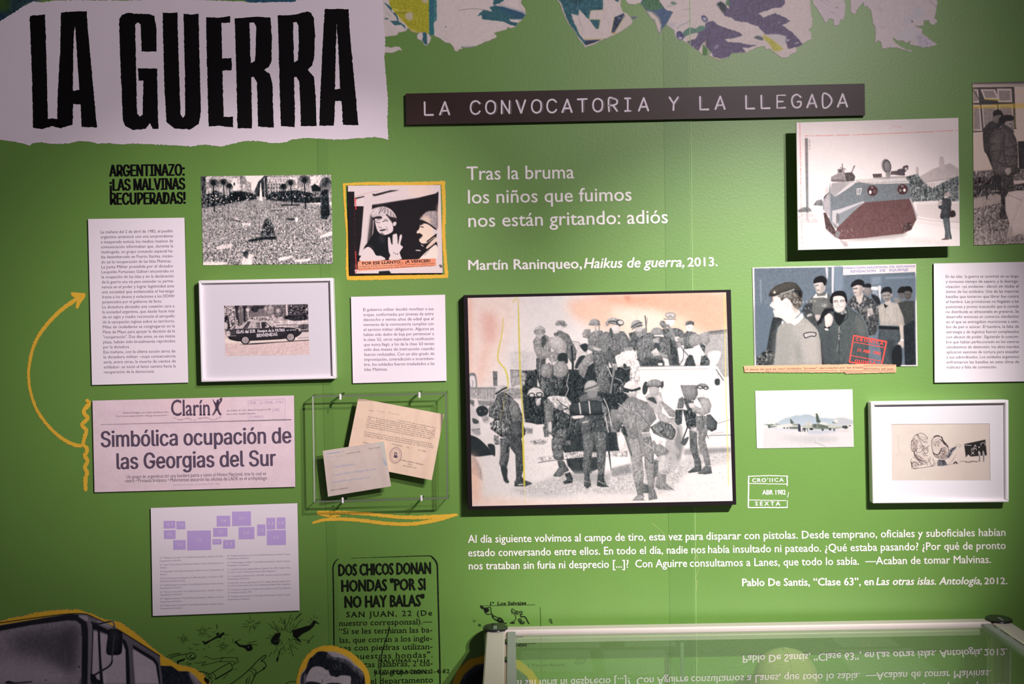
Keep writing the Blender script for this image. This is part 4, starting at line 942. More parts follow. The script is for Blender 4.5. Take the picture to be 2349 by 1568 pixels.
# ------------------------------------------------------------------ framed pictures
def picture_frame(name, outer, inner, front, label, cat):
    o = np.array(outer, float); i = np.array(inner, float); c = o.mean(0)
    t = thing(name, P(c[0], c[1], .002), label, cat)
    slab('backing_board', i + (i-i.mean(0))*.01, front-.012, .003, M_mat, t, 0)
    for k in range(4):
        j = (k+1) % 4
        ring = [o[k], o[j], i[j], i[k]]
        slab('frame_bar', ring, front, .002, M_frame, t, .0016)
    slab('mount_card', i + (i-i.mean(0))*.004, front-.009, front-.0118, M_mat, t, 0)
    slab('glass_pane', i + (i-i.mean(0))*.002, front-.0050, front-.0065, glass_mat('picture_glass', (252, 252, 253), 1.12, .05), t, 0)
    return t
# crowd on the square ------------------------------------------------
v = Cv(460, 398, 766, 609, 225, 1.2, 21, duo=((28, 44, 52), (244, 226, 216))).at(455, 395, 7.292)
v.P("0,0 2300,0 2300,500 0,500", 170, 1, 0, 0, 0, 30)
v.P("780,55 1100,50 1050,150 960,260 900,330 840,200", 232, 1, .8, 0)
for p_, c in (("40,60 120,60 130,400 60,400", 90), ("120,80 210,80 230,380 150,400", 190), ("330,70 560,70 560,290 360,290", 196), ("555,110 690,90 690,300 560,300", 215), ("690,80 790,85 800,220 720,220", 95), ("720,205 820,195 830,330 740,330", 178), ("830,150 880,170 890,340 840,330", 170), ("1000,160 1100,60 1180,60 1170,420 950,400 940,320", 70),
        ("1150,70 1500,70 1490,340 1160,360", 175), ("1500,70 1650,90 1660,260 1500,280", 215), ("1860,60 2040,50 2060,210 1880,220", 215)):
    v.P(p_, c, 1, .4, 0, 0, 34)
v.P("570,120 640,110 655,290 580,290", 236, 1, .5); v.P("590,175 610,175 610,220 592,220", 50, 1, .3)
for i in range(6): v.L("%d,%d %d,%d" % (715, 95+i*22, 790, 92+i*22), 1.4, 215, .8)
for r in range(4):
    for i in range(7): v.P("%d,%d %d,%d %d,%d %d,%d" % (1165+i*46, 120+r*62, 1185+i*46, 118+r*62, 1185+i*46, 158+r*62, 1165+i*46, 160+r*62), 70 if r else 225, .8, .3, 0)
v.L("1150,100 1480,95", 2, 225, .8); v.L("1150,185 1480,180", 1.5, 215, .7)
v.P("60,400 300,300 500,400 540,320 780,320 960,380 980,450 760,500 400,560 60,600", 74, 1, 1, 0, 0, 60)
v.P("520,350 760,330 800,440 760,490 560,490", 36, 1, .8, 0, 0, 24); v.P("1140,400 1220,340 1400,320 1640,300 1760,320 2060,380 2060,500 1750,520 1600,540 1380,490 1140,470", 52, 1, 1, 0, 0, 50)
v.P("1890,240 1945,190 2050,260 2050,340 1900,320", 44, 1, .4, 0); v.P("1910,320 2050,320 2050,420 1910,420", 130, 1, .5, 0, 0, 30); v.P("40,400 140,420 150,640 60,650", 110, 1, 1, 0, 0, 50)
# crowd texture: smaller dabs far away, bigger ones near
v.P("40,640 300,560 800,470 1000,460 1400,480 2230,560 2260,1560 70,1560", 148, 1, 1.5, 0, 0, 20)
for y0, y1, n, r in ((470, 640, 1500, (.25, .6)), (600, 900, 2600, (.3, .75)), (850, 1200, 2700, (.4, .95)), (1150, 1560, 2700, (.45, 1.2))):
    v.speck("40,%d 2235,%d 2250,%d 60,%d" % (y0 + (130 if y0 < 500 else 0), y0 + (60 if y0 < 500 else 0), y1, y1), n, r, [36, 50, 90, 130, 205, 225, 240, 232, 195], asp=1.5, a=.85)
v.P("1000,500 1100,480 1120,560 1020,570", 170, .6, 2)
v.P("840,1130 1050,1080 1300,1070 1310,1120 1060,1130 880,1170", 34, .85, 1, 0, 0, 20); v.P("1055,980 1120,780 1160,760 1230,860 1290,1060 1050,1070", 60, .75, 1.5, 0, 0, 70); v.speck("1070,960 1130,800 1220,860 1270,1050", 40, (.4, .9), [225, 30, 200])
v.P("720,850 880,845 870,890 740,895", 222, .9, .5, 0, 0, 30); v.P("620,740 680,790 640,800", 215, .8, .6); v.P("2050,1060 2220,985 2230,1050 2060,1090", 232, .9, .6); v.P("2060,1040 2080,960 1930,920 1990,960", 220, .6, 1)
v.P("720,1560 740,1420 850,1360 910,1380 900,1560", 232, .85, 1, 0, 0, 20); v.P("1340,1430 1560,1400 1560,1420 1380,1480", 232, .9, .8); v.P("1620,1460 1850,1440 1860,1350 1870,1470 1650,1500", 235, .85, .8); v.P("80,1500 440,1500 440,1550 80,1555", 236, .8, 1.5); v.P("320,1240 550,1200 550,1250 330,1290", 228, .8, .8)
v.P("1620,760 1660,755 1660,820 1625,825", 232, 1, .4); v.P("1480,1300 1520,1260 1555,1180 1560,1240", 225, .9, .6); v.P("1600,1240 2240,1210 2240,1270 1600,1290", 165, .5, 2); v.P("750,1330 830,1320 820,1440 760,1400", 44, .7, 1)
v.L("1230,635 1400,632", 1.6, 60, .8); v.L("220,748 350,748", 1.6, 60, .7); v.L("590,800 700,825", 2, 50, .8); v.L("1390,550 1680,545", 3, 44, .8); v.P("1500,770 1610,765 1600,800 1510,800", 50, .8, 1)
def palm(x, y0, y1, r, w_=2.2):
    v.L("%d,%d %d,%d" % (x, y0, x+18, y1), w_, 30)
    for a in np.linspace(0, 2*math.pi, 17)[:-1]:
        v.L([(x, y0), (x+math.cos(a)*r*.6, y0+math.sin(a)*r*.6-18), (x+math.cos(a)*r, y0+math.sin(a)*r*.8+14)], [2.6, 1.6, .6], 40, .95)
palm(250, 190, 650, 95, 2.6); palm(420, 180, 560, 85, 2); palm(520, 240, 510, 60, 2); palm(1420, 250, 490, 60, 2.2); palm(1545, 190, 540, 90, 2.4); palm(1775, 140, 610, 110, 2.6)
v.P("2060,300 2170,280 2200,700 2140,790 2050,770 2050,500", 44, 1, 1, 0, 0, 40)
for a in np.linspace(0, 2*math.pi, 25)[:-1]: v.L([(2130, 180), (2130+math.cos(a)*70, 170+math.sin(a)*80), (2130+math.cos(a)*105, 220+math.sin(a)*120)], [2.6, 2, .8], 95 if int(a*7) % 2 else 60, .9)
v.P("1018,470 1038,200 1044,165 1050,200 1075,480", 236, 1, .3, 0); v.L("1102,90 1116,700", 1.7, 190); v.L("1098,140 1108,700", .8, 60, .8)
v.L("500,560 505,900", 1, 60, .6); v.speck("100,380 900,380 900,500 100,500", 24, (.8, 1.6), [225]); v.speck("1200,380 1800,380 1800,450 1200,450", 12, (.8, 1.5), [225])
v.N(16, 1.1); v.N(14, 3)
v.contrast(1.75, 150)
o = picture('crowd_photo', v, [(461, 404), (759.5, 400.5), (763.5, 604.5), (466, 608)], .0012)
tag(o, 'print of a dense crowd filling a palm-lined square, above the framed car picture', 'photo print')
# crying child at a window ------------------------------------------
cor = [(797.5, 425.5), (1010.5, 424), (1016, 627), (802, 631)]
t = thing('child_photo', P(906, 528, .002), 'print with orange caption, crying child and helmeted soldier, ringed in yellow', 'photo print')
slab('board_core', cor, .0045, .002, M_edge, t, 0)
v = Cv(796, 420, 1020, 635, 0, 1.5, 22, duo=((14, 10, 14), (246, 228, 224))).at(785, 410, 6.673)
K = 12
v.P("85,100 1510,90 1515,420 85,420", 232, 1, 0, 0); v.P("1000,100 1300,95 1400,240 1100,300", (244, 214, 190), .5, 6)
v.P("85,195 185,195 200,1480 110,1480", K, 1, .2, 0); v.P("185,460 330,430 340,520 270,900 245,1170 195,1190 185,800", K, 1, .4, 0)
v.P("190,292 340,262 342,275 200,312", K, 1, .5, 0); v.L("190,270 460,200 560,185", .7, (190, 120, 110), .8, sm=0)
v.P("455,395 1180,285 1430,225 1475,190 1470,480 1440,1100 1440,1230 850,1230 450,1230 420,1000 460,700", K, 1, .5, 0)
v.P("460,225 500,235 740,175 880,172 700,210 520,262 480,270", K, 1, .8, 0); v.P("455,270 1180,275 900,320 460,390", 226, .9, 2)
v.P("340,265 460,255 455,460 440,560 385,980 340,1040 300,1180 250,1170 290,900", 228, 1, .5, 0)
v.P("430,560 470,560 445,800 430,920 385,985", 100, .85, 2); v.L("480,640 470,800 455,900", 3, 175, .8)
v.P("1475,100 1515,100 1540,1440 1420,1440 1450,700 1475,300", 230, 1, .4, 0); v.P("1450,430 1490,420 1500,760 1460,780", (240, 208, 186), .6, 3)
# child
v.P("480,830 560,800 760,830 800,900 720,1010 720,1130 650,1230 480,1170 360,1040 400,960", (16, 20, 24), 1, .6, 0)
v.P("560,860 640,900 640,990 580,950", 60, .5, 3); v.P("380,1000 480,1050 430,1080", 60, .5, 2)
v.P("500,600 560,560 640,540 720,600 770,690 780,780 740,830 640,860 560,820 520,740", 232, 1, .4)
v.P("450,470 560,430 650,425 750,470 820,560 835,640 800,670 770,660 700,600 690,540 620,580 540,600 470,590 440,540", 212, 1, .5, 1, 0, 20)
v.P("480,590 560,570 605,580 600,610 480,608", K, .9, .8); v.P("680,545 740,580 830,600 830,660 770,665 720,610", K, .95, 1)
for a, b, c, d in ((600,430,560,540),(660,440,640,520),(700,470,690,550),(740,500,740,570),(640,440,600,500),(780,540,790,610)): v.L([(a,b),((a+c)/2+6,(b+d)/2),(c,d)], 1.5, 50, .8)
v.P("780,670 820,655 830,690 800,725 775,700", 225, 1, .3); v.L("500,640 540,670 580,665", 1.6, 60, .8); v.L("530,635 580,625", 1.2, 90); v.L("620,655 660,640 700,645", 1.8, 50, .9); v.L("640,625 690,615", 1.2, 100)
v.L("570,740 600,750", 1.4, 80); v.P("570,785 620,770 680,770 640,795 590,800", 50, .95, .3); v.L("670,730 695,770 690,800", 1.2, 110, .8); v.P("590,820 640,845 630,870 600,850", 60, .8, 1); v.L("560,700 545,760", 1, 130, .7)
v.P("330,1080 400,1040 470,1090 520,1170 600,1180 650,1240 280,1260 300,1160", 232, 1, .4)
v.P("700,910 730,900 750,985 770,1000 770,870 800,845 840,850 855,1000 870,930 880,870 905,850 915,890 890,1000 930,1040 900,1090 880,1130 900,1190 900,1230 720,1240 735,1170 710,1100", 232, 1, .3, 1)
v.L("775,880 770,1000", .9, 160, .6); v.L("840,880 846,1000", .9, 160, .6); v.L("780,1130 815,1140 820,1160", 1.3, 90, .8); v.E(848, 1150, 12, 10, 110)
# soldier
v.P("1180,640 1230,560 1300,500 1400,490 1460,520 1460,760 1400,740 1300,690", 165, 1, .6, 1, .3, 20); v.P("1210,620 1270,560 1340,600 1360,690 1280,670", (226, 200, 176), .9, 3)
v.P("1160,628 1230,632 1340,690 1440,765 1420,780 1320,720 1200,660", K, 1, .4)
v.P("1200,690 1300,690 1400,760 1440,800 1420,880 1380,920 1300,980 1230,990 1185,960 1180,920 1210,900 1170,870 1210,855 1150,835 1140,810 1180,760", (236, 212, 190), 1, .4)
v.P("1170,870 1215,850 1228,880 1190,890", K, 1, .3); v.P("1180,830 1160,850 1225,870 1222,855", K, 1, .4); v.L("1200,730 1240,740", 2.4, 50); v.L("1195,700 1230,690", 3, K, .9); v.P("1390,790 1440,780 1450,840 1410,860", 226, 1, .4); v.L("1300,960 1400,880 1440,850", 3, K)
v.P("1200,1010 1250,1020 1300,1060 1440,960 1440,1100 1300,1110 1240,1180 1190,1220 1200,1100", K, 1, .5); v.P("1290,1040 1420,900 1445,910 1440,960 1310,1065", (230, 205, 186), 1, .5); v.P("1180,1220 1260,1140 1330,1080 1445,1010 1440,1230 1180,1230", (238, 222, 208), 1, .5); v.L("1210,1010 1240,1030", 2, 200)
v.P("1130,1085 1195,1090 1195,1105 1130,1100", 215, 1, .3); v.L("1330,1090 1260,1170", 1.2, 100, .7)
# caption
v.P("190,1390 1530,1240 1540,1440 200,1450", 234, 1, .2, 0); v.P("560,1415 720,1405 750,1450 560,1450", (22, 26, 30), 1, .6, 0); v.P("240,1262 1430,1218 1435,1330 1100,1350 240,1410", (236, 148, 112), 1, .3, 0); v.P("260,1300 800,1280 800,1340 260,1370", (240, 178, 146), .6, 4)
v.P("1490,1310 1530,1330 1520,1360 1490,1340", 50, .9, 1); v.L("200,300 210,460", 3.2, (226, 60, 60), .9, brk=.3); v.L("205,1110 215,1430", 3, (226, 70, 70), .8, brk=.35); v.L("190,480 195,1150", 1, (170, 60, 60), .6, brk=.5)
v.soften(.35); v.N(5, 1.5)
picture('photo_sheet', v, cor, .0050, t)
M_cap_ink = mat('caption_ink', (40, 30, 34), .7, .2)
text_mesh('caption_lettering', [("POR ESE LLANTO... ¡A VENCER!", 831.5, 607, 987, 600.8, 6.3, dict(b=.035)),
 ("Las lágrimas del hijo por la partida del padre, constituyen un estímulo más a", 822, 612.4, 998.5, 605, 2.7, dict(b=.03, res=1)), ("la irreductible decisión nacional de echar definitivamente al cobarde invasor.", 822, 617.6, 998, 610, 2.7, dict(b=.03, res=1))], .0053, M_cap_ink, t)
# yellow hand-painted ring round it
def brush(s, w, seed=0, amp=.45, closed=False, k=(0, 0, 1)):
    return stroke_poly(smooth(TR(s, *k), closed, 6), w, amp=amp, seed=seed)
KC = (785, 410, 6.673)
o = inked('painted_outline', [brush("48,85 400,70 900,75 1560,60", [5, 7, 8, 8], 1, k=KC), brush("1545,70 1560,500 1555,900 1600,1500", [9, 8, 8, 8], 2, k=KC),
    brush("1600,1490 1000,1500 600,1505 95,1520", [8, 10, 12, 10], 3, k=KC), brush("95,1520 75,1300 85,900 50,500 30,80", [9, 6, 7, 5, 6], 4, k=KC)], D0, M_yel, parts='brush_stroke')
tag(o, 'yellow hand-painted ring framing the crying child print', 'wall graphic')
# framed car ---------------------------------------------------------
t = picture_frame('framed_photo', [(454.8, 643), (763.2, 636.8), (770.3, 868.5), (461, 876)], [(461.5, 650), (756, 644.5), (762, 862), (468, 869.5)], .026, 'white framed picture with a wide mount holding a small car photograph', 'framed picture')
v = Cv(510, 692, 714, 822, 200, 2.0, 23, duo=((24, 24, 30), (246, 228, 220))).at(505, 690, 10.926)
v.P("90,90 2210,70 2220,700 90,740", 120, 1, 0, 0, 0, 40)
v.P("90,130 350,110 380,300 250,420 100,420", 175, 1, 1, 1, 0, 90); v.speck("100,120 350,120 340,400 100,420", 130, (.3, 1.0), [60, 235, 40, 240]); v.P("690,110 1400,100 1400,420 700,420", 118, 1, 1, 0, 0, 20)
v.P("760,150 900,120 1120,130 1100,190 960,200 940,270 840,280 780,220", 34, 1, 1, 1, 0, 20); v.P("1090,160 1280,120 1330,200 1280,340 1180,300", 190, .8, 1.5, 1, 0, 60); v.P("1360,150 1640,140 1640,340 1380,400", 110, 1, 1, 0, 0, 30); v.P("1400,220 1480,190 1490,270 1430,290", 215, .9, 1)
v.P("1690,90 2205,75 2220,430 1880,560 1690,430", 62, 1, 1, 0, 0, 60); v.speck("1690,100 2200,90 2210,420 1700,440", 110, (.3, 1.1), [215, 150, 30, 40, 180]); v.P("1640,90 1690,90 1700,340 1660,380", 226, 1, .4, 0); v.E(2170, 210, 22, 26, 226); v.E(1780, 125, 16, 20, 226)
v.L("1460,130 1560,210 1640,240", .9, 40, .8); v.P("1600,400 1700,370 2100,330 2150,460 2000,520 1880,600 1850,480 1700,520", 30, 1, 1, 1, 0, 30)
v.P("350,120 470,115 440,250 490,560 430,600 400,300", 30, 1, .8, 0); v.P("560,120 690,115 640,200 640,560 580,480 590,250", 28, 1, .8, 0)
v.E(690, 220, 44, 44, 232, b=.6); v.L("695,250 705,430", 2, 225); v.P("100,410 210,390 250,720 110,740", 50, 1, 1, 1, 0, 60); v.speck("220,430 440,430 440,700 240,720", 70, (.5, 1.4), [235, 210, 240, 50], asp=1.8); v.P("110,540 180,560 180,690 110,700", 225, 1, 1); v.P("480,350 580,330 570,520 500,540", 110, 1, 1)
v.P("690,500 760,400 820,420 900,390 1200,380 1250,440 1330,330 1380,420 1540,400 1600,470 1680,460 1880,500 2220,480 2220,600 1400,660 800,520", 226, 1, 1, 1, 0, 26); v.speck("740,420 1300,400 1340,500 760,500", 60, (.4, 1), [60, 90, 40], asp=1.5); v.speck("1320,430 1640,430 1640,560 1340,560", 36, (.3, .9), [70, 120], asp=1.3)
v.L("930,400 1000,385 1240,380 1260,420", 2, 150); v.L("930,400 925,480", 1.6, 110); v.P("960,420 1180,410 1180,470 960,470", 120, .6, 1, 0, 0, 60)
v.P("1950,600 2215,570 2218,780 1990,780", 80, 1, .6, 0, 0, 30); v.L("1980,730 2215,712", 1.2, 200); v.L("1420,610 1650,600 1950,600", 1.5, 60)
v.P("90,760 150,740 200,1000 500,1100 2230,960 2240,1340 110,1370", (232, 204, 192), 1, 1, 0, 0, 14); v.P("110,930 700,1010 2220,780 2220,960 900,1060 120,1060", (242, 224, 206), 1, 1.5, 0); v.P("130,1120 2230,1020 2240,1330 120,1370", (224, 198, 190), 1, 3, 0, 0, 10)
v.P("1980,800 2220,790 2220,980 1950,980", 228, 1, .6, 0); v.L("1930,930 2220,910", .8, 90); v.P("470,1100 900,1085 1500,1035 2225,990 2225,972 1500,1020 800,1060", 30, 1, .5, 0)
v.P("430,690 560,590 700,510 1190,490 1250,520 1430,660 1200,680", 205, 1, .4, 1); v.P("690,520 770,510 690,680 560,700 630,600", 70, 1, .4, 0, 0, 20)
v.P("790,540 1000,530 1020,680 720,690", 190, 1, .4, 0, 0, 26); v.P("895,540 990,535 1010,670 920,670", 120, 1, .4, 0, 0, 30); v.P("1030,530 1190,525 1400,665 1040,680", 32, 1, .4, 0); v.P("1120,560 1210,600 1230,650 1140,670 1130,640 1180,620", 228, 1, .6); v.L("1170,530 1310,640", 3, 225); v.L("1250,560 1330,630", 2, 190)
v.L("1010,530 1032,680", 1.6, 215)
v.P("140,760 230,730 520,700 1400,670 1700,640 1900,660 2010,700 2040,800 1920,900 1860,910 1500,960 700,1000 450,1010 240,960 200,900 150,860", 30, 1, .4, 1, .1, 8)
v.P("240,750 500,715 480,820 250,850", 62, 1, .5, 0); v.P("140,780 230,750 255,860 170,880", 215, 1, .8, 1, 0, 40); v.L("170,880 400,870", 1.6, 180, .8); v.L("1600,655 1780,655 2000,700", 2, 215); v.P("1960,700 2015,690 2020,750 1980,760", 200, 1, .5)
for cx, cy in ((632, 980), (1765, 905)):
    v.E(cx, cy, 118, 108, 16); v.E(cx, cy, 86, 84, 200); v.E(cx, cy, 70, 68, 130); v.E(cx, cy, 56, 54, 190, tx=20); v.E(cx, cy, 22, 22, 90); v.E(cx, cy, 10, 10, 190)
v.P("200,890 300,900 500,1000 450,1010 240,960", 20, 1, .4, 0)
v.N(10, .9); v.contrast(1.1, 140)
picture('photo_sheet', v, [(514, 701), (706.5, 697), (710, 813), (517, 816)], .0172, t)
text_mesh('painted_slogan', [("GLAS del SUR", 542.5, 764.5, 586, 762.5, 7.5, dict(b=.03, wob=.3)), ("Siempre de la PATRIA", 590.5, 762, 654, 759.5, 6.5, dict(b=.03, wob=.3)), ("en el mar", 657.5, 758.5, 680.5, 757.5, 4, dict(b=.02)),
   ("BIENVENIDAS", 589, 773, 636.5, 769.5, 7.5, dict(b=.03, wob=.3))], .0174, mat('paint_white', (232, 222, 222), .6), t)
# arrow, bracket, underline painted yellow --------------------------
KA = (40, 640, 3.136)
pa = brush("465,1197 400,1188 300,1130 200,1030 130,920 90,790 80,680 95,560 130,450 200,340 300,235 400,160 455,125", [8.5, 8.5, 8, 7.5, 7, 6.5, 6.5, 7.5, 8, 8.5, 9, 9.5, 8], 6, k=KA)
hd = rough_edge(TR("385,93 440,97 490,102 486,130 460,165 432,213 418,205 425,165 440,140 400,128 386,110", *KA), 2.5, .4, 7)
o = inked('painted_arrow', [pa, hd], D0, M_yel, parts='brush_stroke'); tag(o, 'yellow curved arrow painted from the newspaper panel up to the tall text panel', 'wall graphic')
o = inked('painted_squiggle', [brush("500,872 515,895 480,940 482,970 505,1000 468,1040 470,1060 495,1090 478,1150 475,1190 500,1215 498,1245 485,1270 505,1310 485,1350 500,1390 490,1430 490,1515", [9, 10, 9, 9, 9, 8.5, 8.5, 9, 9, 9, 9.5, 9], 8, .5, k=KA)], D0+.0002, M_yel); tag(o, 'yellow wavy vertical line beside the newspaper heading panel', 'wall graphic')
KU = (690, 880, 4.611)
o = inked('painted_underline', [brush("185,1360 400,1358 700,1375 1000,1405 1200,1412 1400,1405 1650,1385", [8, 7, 8, 8, 8.5, 9, 6], 9, k=KU), brush("185,1370 300,1395 410,1393", [7, 6, 4], 10, k=KU), brush("130,1470 300,1430 600,1440 900,1475 1150,1482 1350,1455 1500,1420 1620,1390", [5, 8, 8, 8, 8.5, 9, 10, 6], 11, k=KU)], D0, M_yel, parts='brush_stroke')
tag(o, 'yellow double brush underline beneath the acrylic box', 'wall graphic')
# acrylic box with letter and envelope -------------------------------
fo = .050
bc = [(716, 907.5), (1024.5, 900.5), (1028, 1143.5), (720, 1152)]
t = thing('acrylic_box', P(872, 1026, .002), 'clear acrylic box fixed to the wall by four small clips', 'display box')
f = [P(x, y, fo) for x, y in bc]; ax0, ax1 = (f[0].x+f[3].x)/2, (f[1].x+f[2].x)/2; az0, az1 = (f[2].z+f[3].z)/2, (f[0].z+f[1].z)/2
def quadslab(name, pts4, th, m, parent):
    """sheet of thickness th behind four points"""
    n = (pts4[1]-pts4[0]).cross(pts4[2]-pts4[1]).normalized()*th
    me = mesh(list(pts4)+[p+n for p in pts4], [(0,1,2,3), (7,6,5,4), (0,4,5,1), (1,5,6,2), (2,6,7,3), (3,7,4,0)]); return link(name, me, m, parent)
B = [Vector((p.x, -.0015, p.z)) for p in f]
quadslab('front_sheet', f, -.0025, M_acr, t)
for k in range(4):
    j = (k+1) % 4; quadslab('side_sheet', [f[k], f[j], B[j], B[k]], .0025, M_acr, t)
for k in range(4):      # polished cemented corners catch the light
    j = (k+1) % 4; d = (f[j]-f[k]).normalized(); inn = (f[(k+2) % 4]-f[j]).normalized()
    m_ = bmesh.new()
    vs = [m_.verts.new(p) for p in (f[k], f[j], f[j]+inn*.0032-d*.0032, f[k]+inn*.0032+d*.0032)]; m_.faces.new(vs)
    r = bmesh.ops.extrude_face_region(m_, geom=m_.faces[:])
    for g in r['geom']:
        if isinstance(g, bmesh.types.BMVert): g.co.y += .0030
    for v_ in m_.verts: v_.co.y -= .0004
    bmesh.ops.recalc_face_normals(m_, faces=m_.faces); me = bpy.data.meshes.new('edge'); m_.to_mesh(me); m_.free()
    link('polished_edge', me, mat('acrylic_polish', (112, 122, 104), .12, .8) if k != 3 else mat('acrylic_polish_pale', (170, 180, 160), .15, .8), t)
for k in range(4):      # corner seams running back to the wall
    a, b = f[k]+Vector((0, .003, 0)), B[k]
    me = mesh([a+Vector((-.0007,0,-.0007)), a+Vector((.0007,0,-.0007)), a+Vector((0,0,.0009)), b+Vector((-.0007,0,-.0007)), b+Vector((.0007,0,-.0007)), b+Vector((0,0,.0009))], [(0,1,2), (3,5,4), (0,3,4,1), (1,4,5,2), (2,5,3,0)])
    link('corner_seam', me, mat('acrylic_seam', (50, 80, 45), .3, .6), t)
for u, top in ((.213, 1), (.80, 1), (.213, 0), (.80, 0)):
    x = ax0+(ax1-ax0)*u; z = (f[0].z*(1-u)+f[1].z*u) if top else (f[3].z*(1-u)+f[2].z*u); s_ = 1 if top else -1
    box('clip', (x-.0022, -fo-.0030, min(z+s_*.003, z-s_*.010)), (x+.0022, -fo-.0004, max(z+s_*.003, z-s_*.010)), M_frame, t, .0006)
    box('clip_arm', (x-.0018, -fo-.0010, min(z+s_*.0005, z+s_*.003)), (x+.0018, -.001, max(z+s_*.0005, z+s_*.003)), M_acre, t, 0)
# letter
KB = (690, 880, 4.611)
lc = TR("608,150 1515,322 1385,1018 500,700", *KB); lc[3] = TR("422,835", *KB)[0]
lc = TR("608,150 1515,322 1385,1018 470,838", *KB)
v = Cv(782, 908, 1022, 1104, (240, 212, 190), 1.2, 31).at(*KB); v.N(5, 22); v.N(3, 4)
for a in ("760,170 640,850", "1240,270 1110,960", "900,200 780,880"): v.L(a, 5, (228, 198, 180), .6, 3)
v.L("1430,300 1290,1000", 14, (228, 194, 178), .5, 3); v.P("1260,760 1330,740 1300,800", (248, 226, 210), .6, 3)
v.E(1003, 755, 64, 88, (110, 88, 96), 8, a=.85); v.E(1003, 755, 60, 84, (238, 208, 190), 8); v.E(1003, 755, 42, 62, (120, 96, 104), 8, a=.6); v.E(1003, 755, 39, 59, (238, 208, 190), 8)
v.E(1003, 768, 22, 16, (96, 78, 92), 8); v.E(1003, 740, 18, 20, (110, 90, 104), 8); v.E(1003, 742, 9, 10, (226, 196, 186), 8)
for i in range(26):
    a = i/26*2*math.pi; v.L([(1003+51*math.cos(a), 755+72*math.sin(a)), (1003+56*math.cos(a), 755+79*math.sin(a))], .9, (110, 88, 100), .8)
t2 = thing('typed_letter', P(890, 1000, .03), 'cream typed letter with an oval stamp, tilted inside the acrylic box', 'letter')
picture('paper_sheet', v, lc, .0305, t2, .75, .15)
slab('paper_back', lc, .0303, .0298, mat('cream_paper', (236, 210, 190), .8), t2, 0)
slab('mounting_pad', [(846, 960), (955, 978), (938, 1062), (830, 1042)], .0296, .001, mat('hidden_pad', (120, 140, 110), .8), t2, 0)
sl = (1515-608, 322-150); a0 = math.atan2(sl[1], sl[0])
def typed(rows, cap, **o): return [(s, 690+x0/4.611, 880+y0/4.611, 690+x1/4.611, 880+y1/4.611, cap, o) for s, x0, y0, x1, y1 in rows]
M_type = mat('typewriter_ink', (92, 74, 76), .75, .2)
text_mesh('typed_lines', typed([("Señor", 722, 285, 772, 293), ("Comunico a Vd. que en cumplimiento de ór-", 1020, 388, 1438, 472), ("denes de la superioridad, deberá presentarse el día        de", 708, 350, 1425, 492),
 ("a las        horas, en el Cuartel Del Grupo de Artillería de Defensa Aé-", 700, 370, 1422, 512), ("rea 102 \"Teniente General Pablo Ricchieri\", sito en Calle Uspallata", 697, 390, 1418, 532), ("y calle Suipacha, Ciudadela, a efectos de tomar conocimiento de órde-", 692, 412, 1420, 553),
 ("nes relativas con su incorporación a una Unidad del Ejército, por lo", 690, 434, 1418, 575), ("que deberá adoptar las previsiones de ausentarse de su domicilio.", 688, 456, 1385, 588),
 ("En cumplimiento de lo prescripto, el causante presentará a este", 672, 512, 1388, 638), ("Cuartel además de la presente la documentación militar que posea y", 668, 534, 1405, 660), ("su Libreta, cumplido deberá presentarse munido de CEDULA O DNI", 665, 552, 1400, 682),
 ("Ciudadela,      de            de 1982.", 965, 640, 1328, 722)], 2.9, res=1, b=.01), .0307, M_type, t2)
text_mesh('signature_block', typed([("DANIEL ALBERTO FERREIRA", 1050, 808, 1295, 862), ("Mayor", 1135, 852, 1185, 864), ("Jefe GADA 102", 1080, 868, 1222, 896), ("Ciudadela", 650, 622, 722, 636)], 2.8, res=1, b=.01), .0307, M_type, t2)
text_mesh('faint_name', typed([("Jorge   Ricardo", 808, 290, 1045, 335)], 4.2, res=1), .0307, mat('faint_ink', (205, 176, 172), .8), t2)
# envelope
ec = TR("232,708 880,608 955,1082 288,1192", *KB)
v = Cv(736, 1008, 900, 1142, (216, 200, 192), 1.3, 32, alpha=False).at(*KB); v.N(5, 14); v.N(3, 3)
v.P("800,620 880,615 920,850 905,860 880,800 850,700", (196, 206, 196), .7, 3); v.L("865,790 890,830 905,850", 3, (130, 160, 205), .7, 1.5); v.L("880,840 900,860", 2, (120, 150, 205), .7, 1); v.P("830,640 880,780 900,1080 860,1085 820,800", (204, 186, 180), .6, 4)
v.L("300,800 340,1170", 8, (204, 184, 176), .5, 3); v.L("262,742 450,715", 1.4, (110, 150, 200), .85, brk=.35); v.L("270,775 380,768", .9, (140, 150, 190), .6, brk=.4); v.L("380,770 660,735", .6, (170, 150, 160), .6)
ink = (158, 162, 204)
for x0, y0, n, L_ in ((335, 880, 5, 250), (335, 965, 9, 470), (340, 1040, 8, 400)):
    q = []
    for i in range(n*6): q.append((x0+L_*i/(n*6), y0-(L_*i/(n*6))*.14+(10 if i % 2 else -9)*(1.4 if i % 7 == 0 else .7)))
    v.L(q, 1.1, ink, .75, brk=.36)
t3 = thing('envelope', P(815, 1075, .036), 'pale worn envelope with blue handwriting, overlapping the typed letter', 'envelope')
picture('paper_sheet', v, ec, .0365, t3, .75, .15); slab('paper_back', ec, .0363, .0353, mat('grey_paper', (212, 198, 190), .8), t3, 0)
slab('mounting_pad', [(750, 1050), (784, 1045), (790, 1095), (760, 1102)], .0351, .001, mat('hidden_pad', (120, 140, 110), .8), t3, 0)
text_mesh('printed_lines', typed([("EJERCITO ARGENTINO", 317, 1132, 508, 1105), ("Comandante en Jefe", 470, 745, 628, 720), ("Cap. Federal", 720, 692, 835, 676)], 2.6, res=1, b=.02), .0367, M_type, t3)
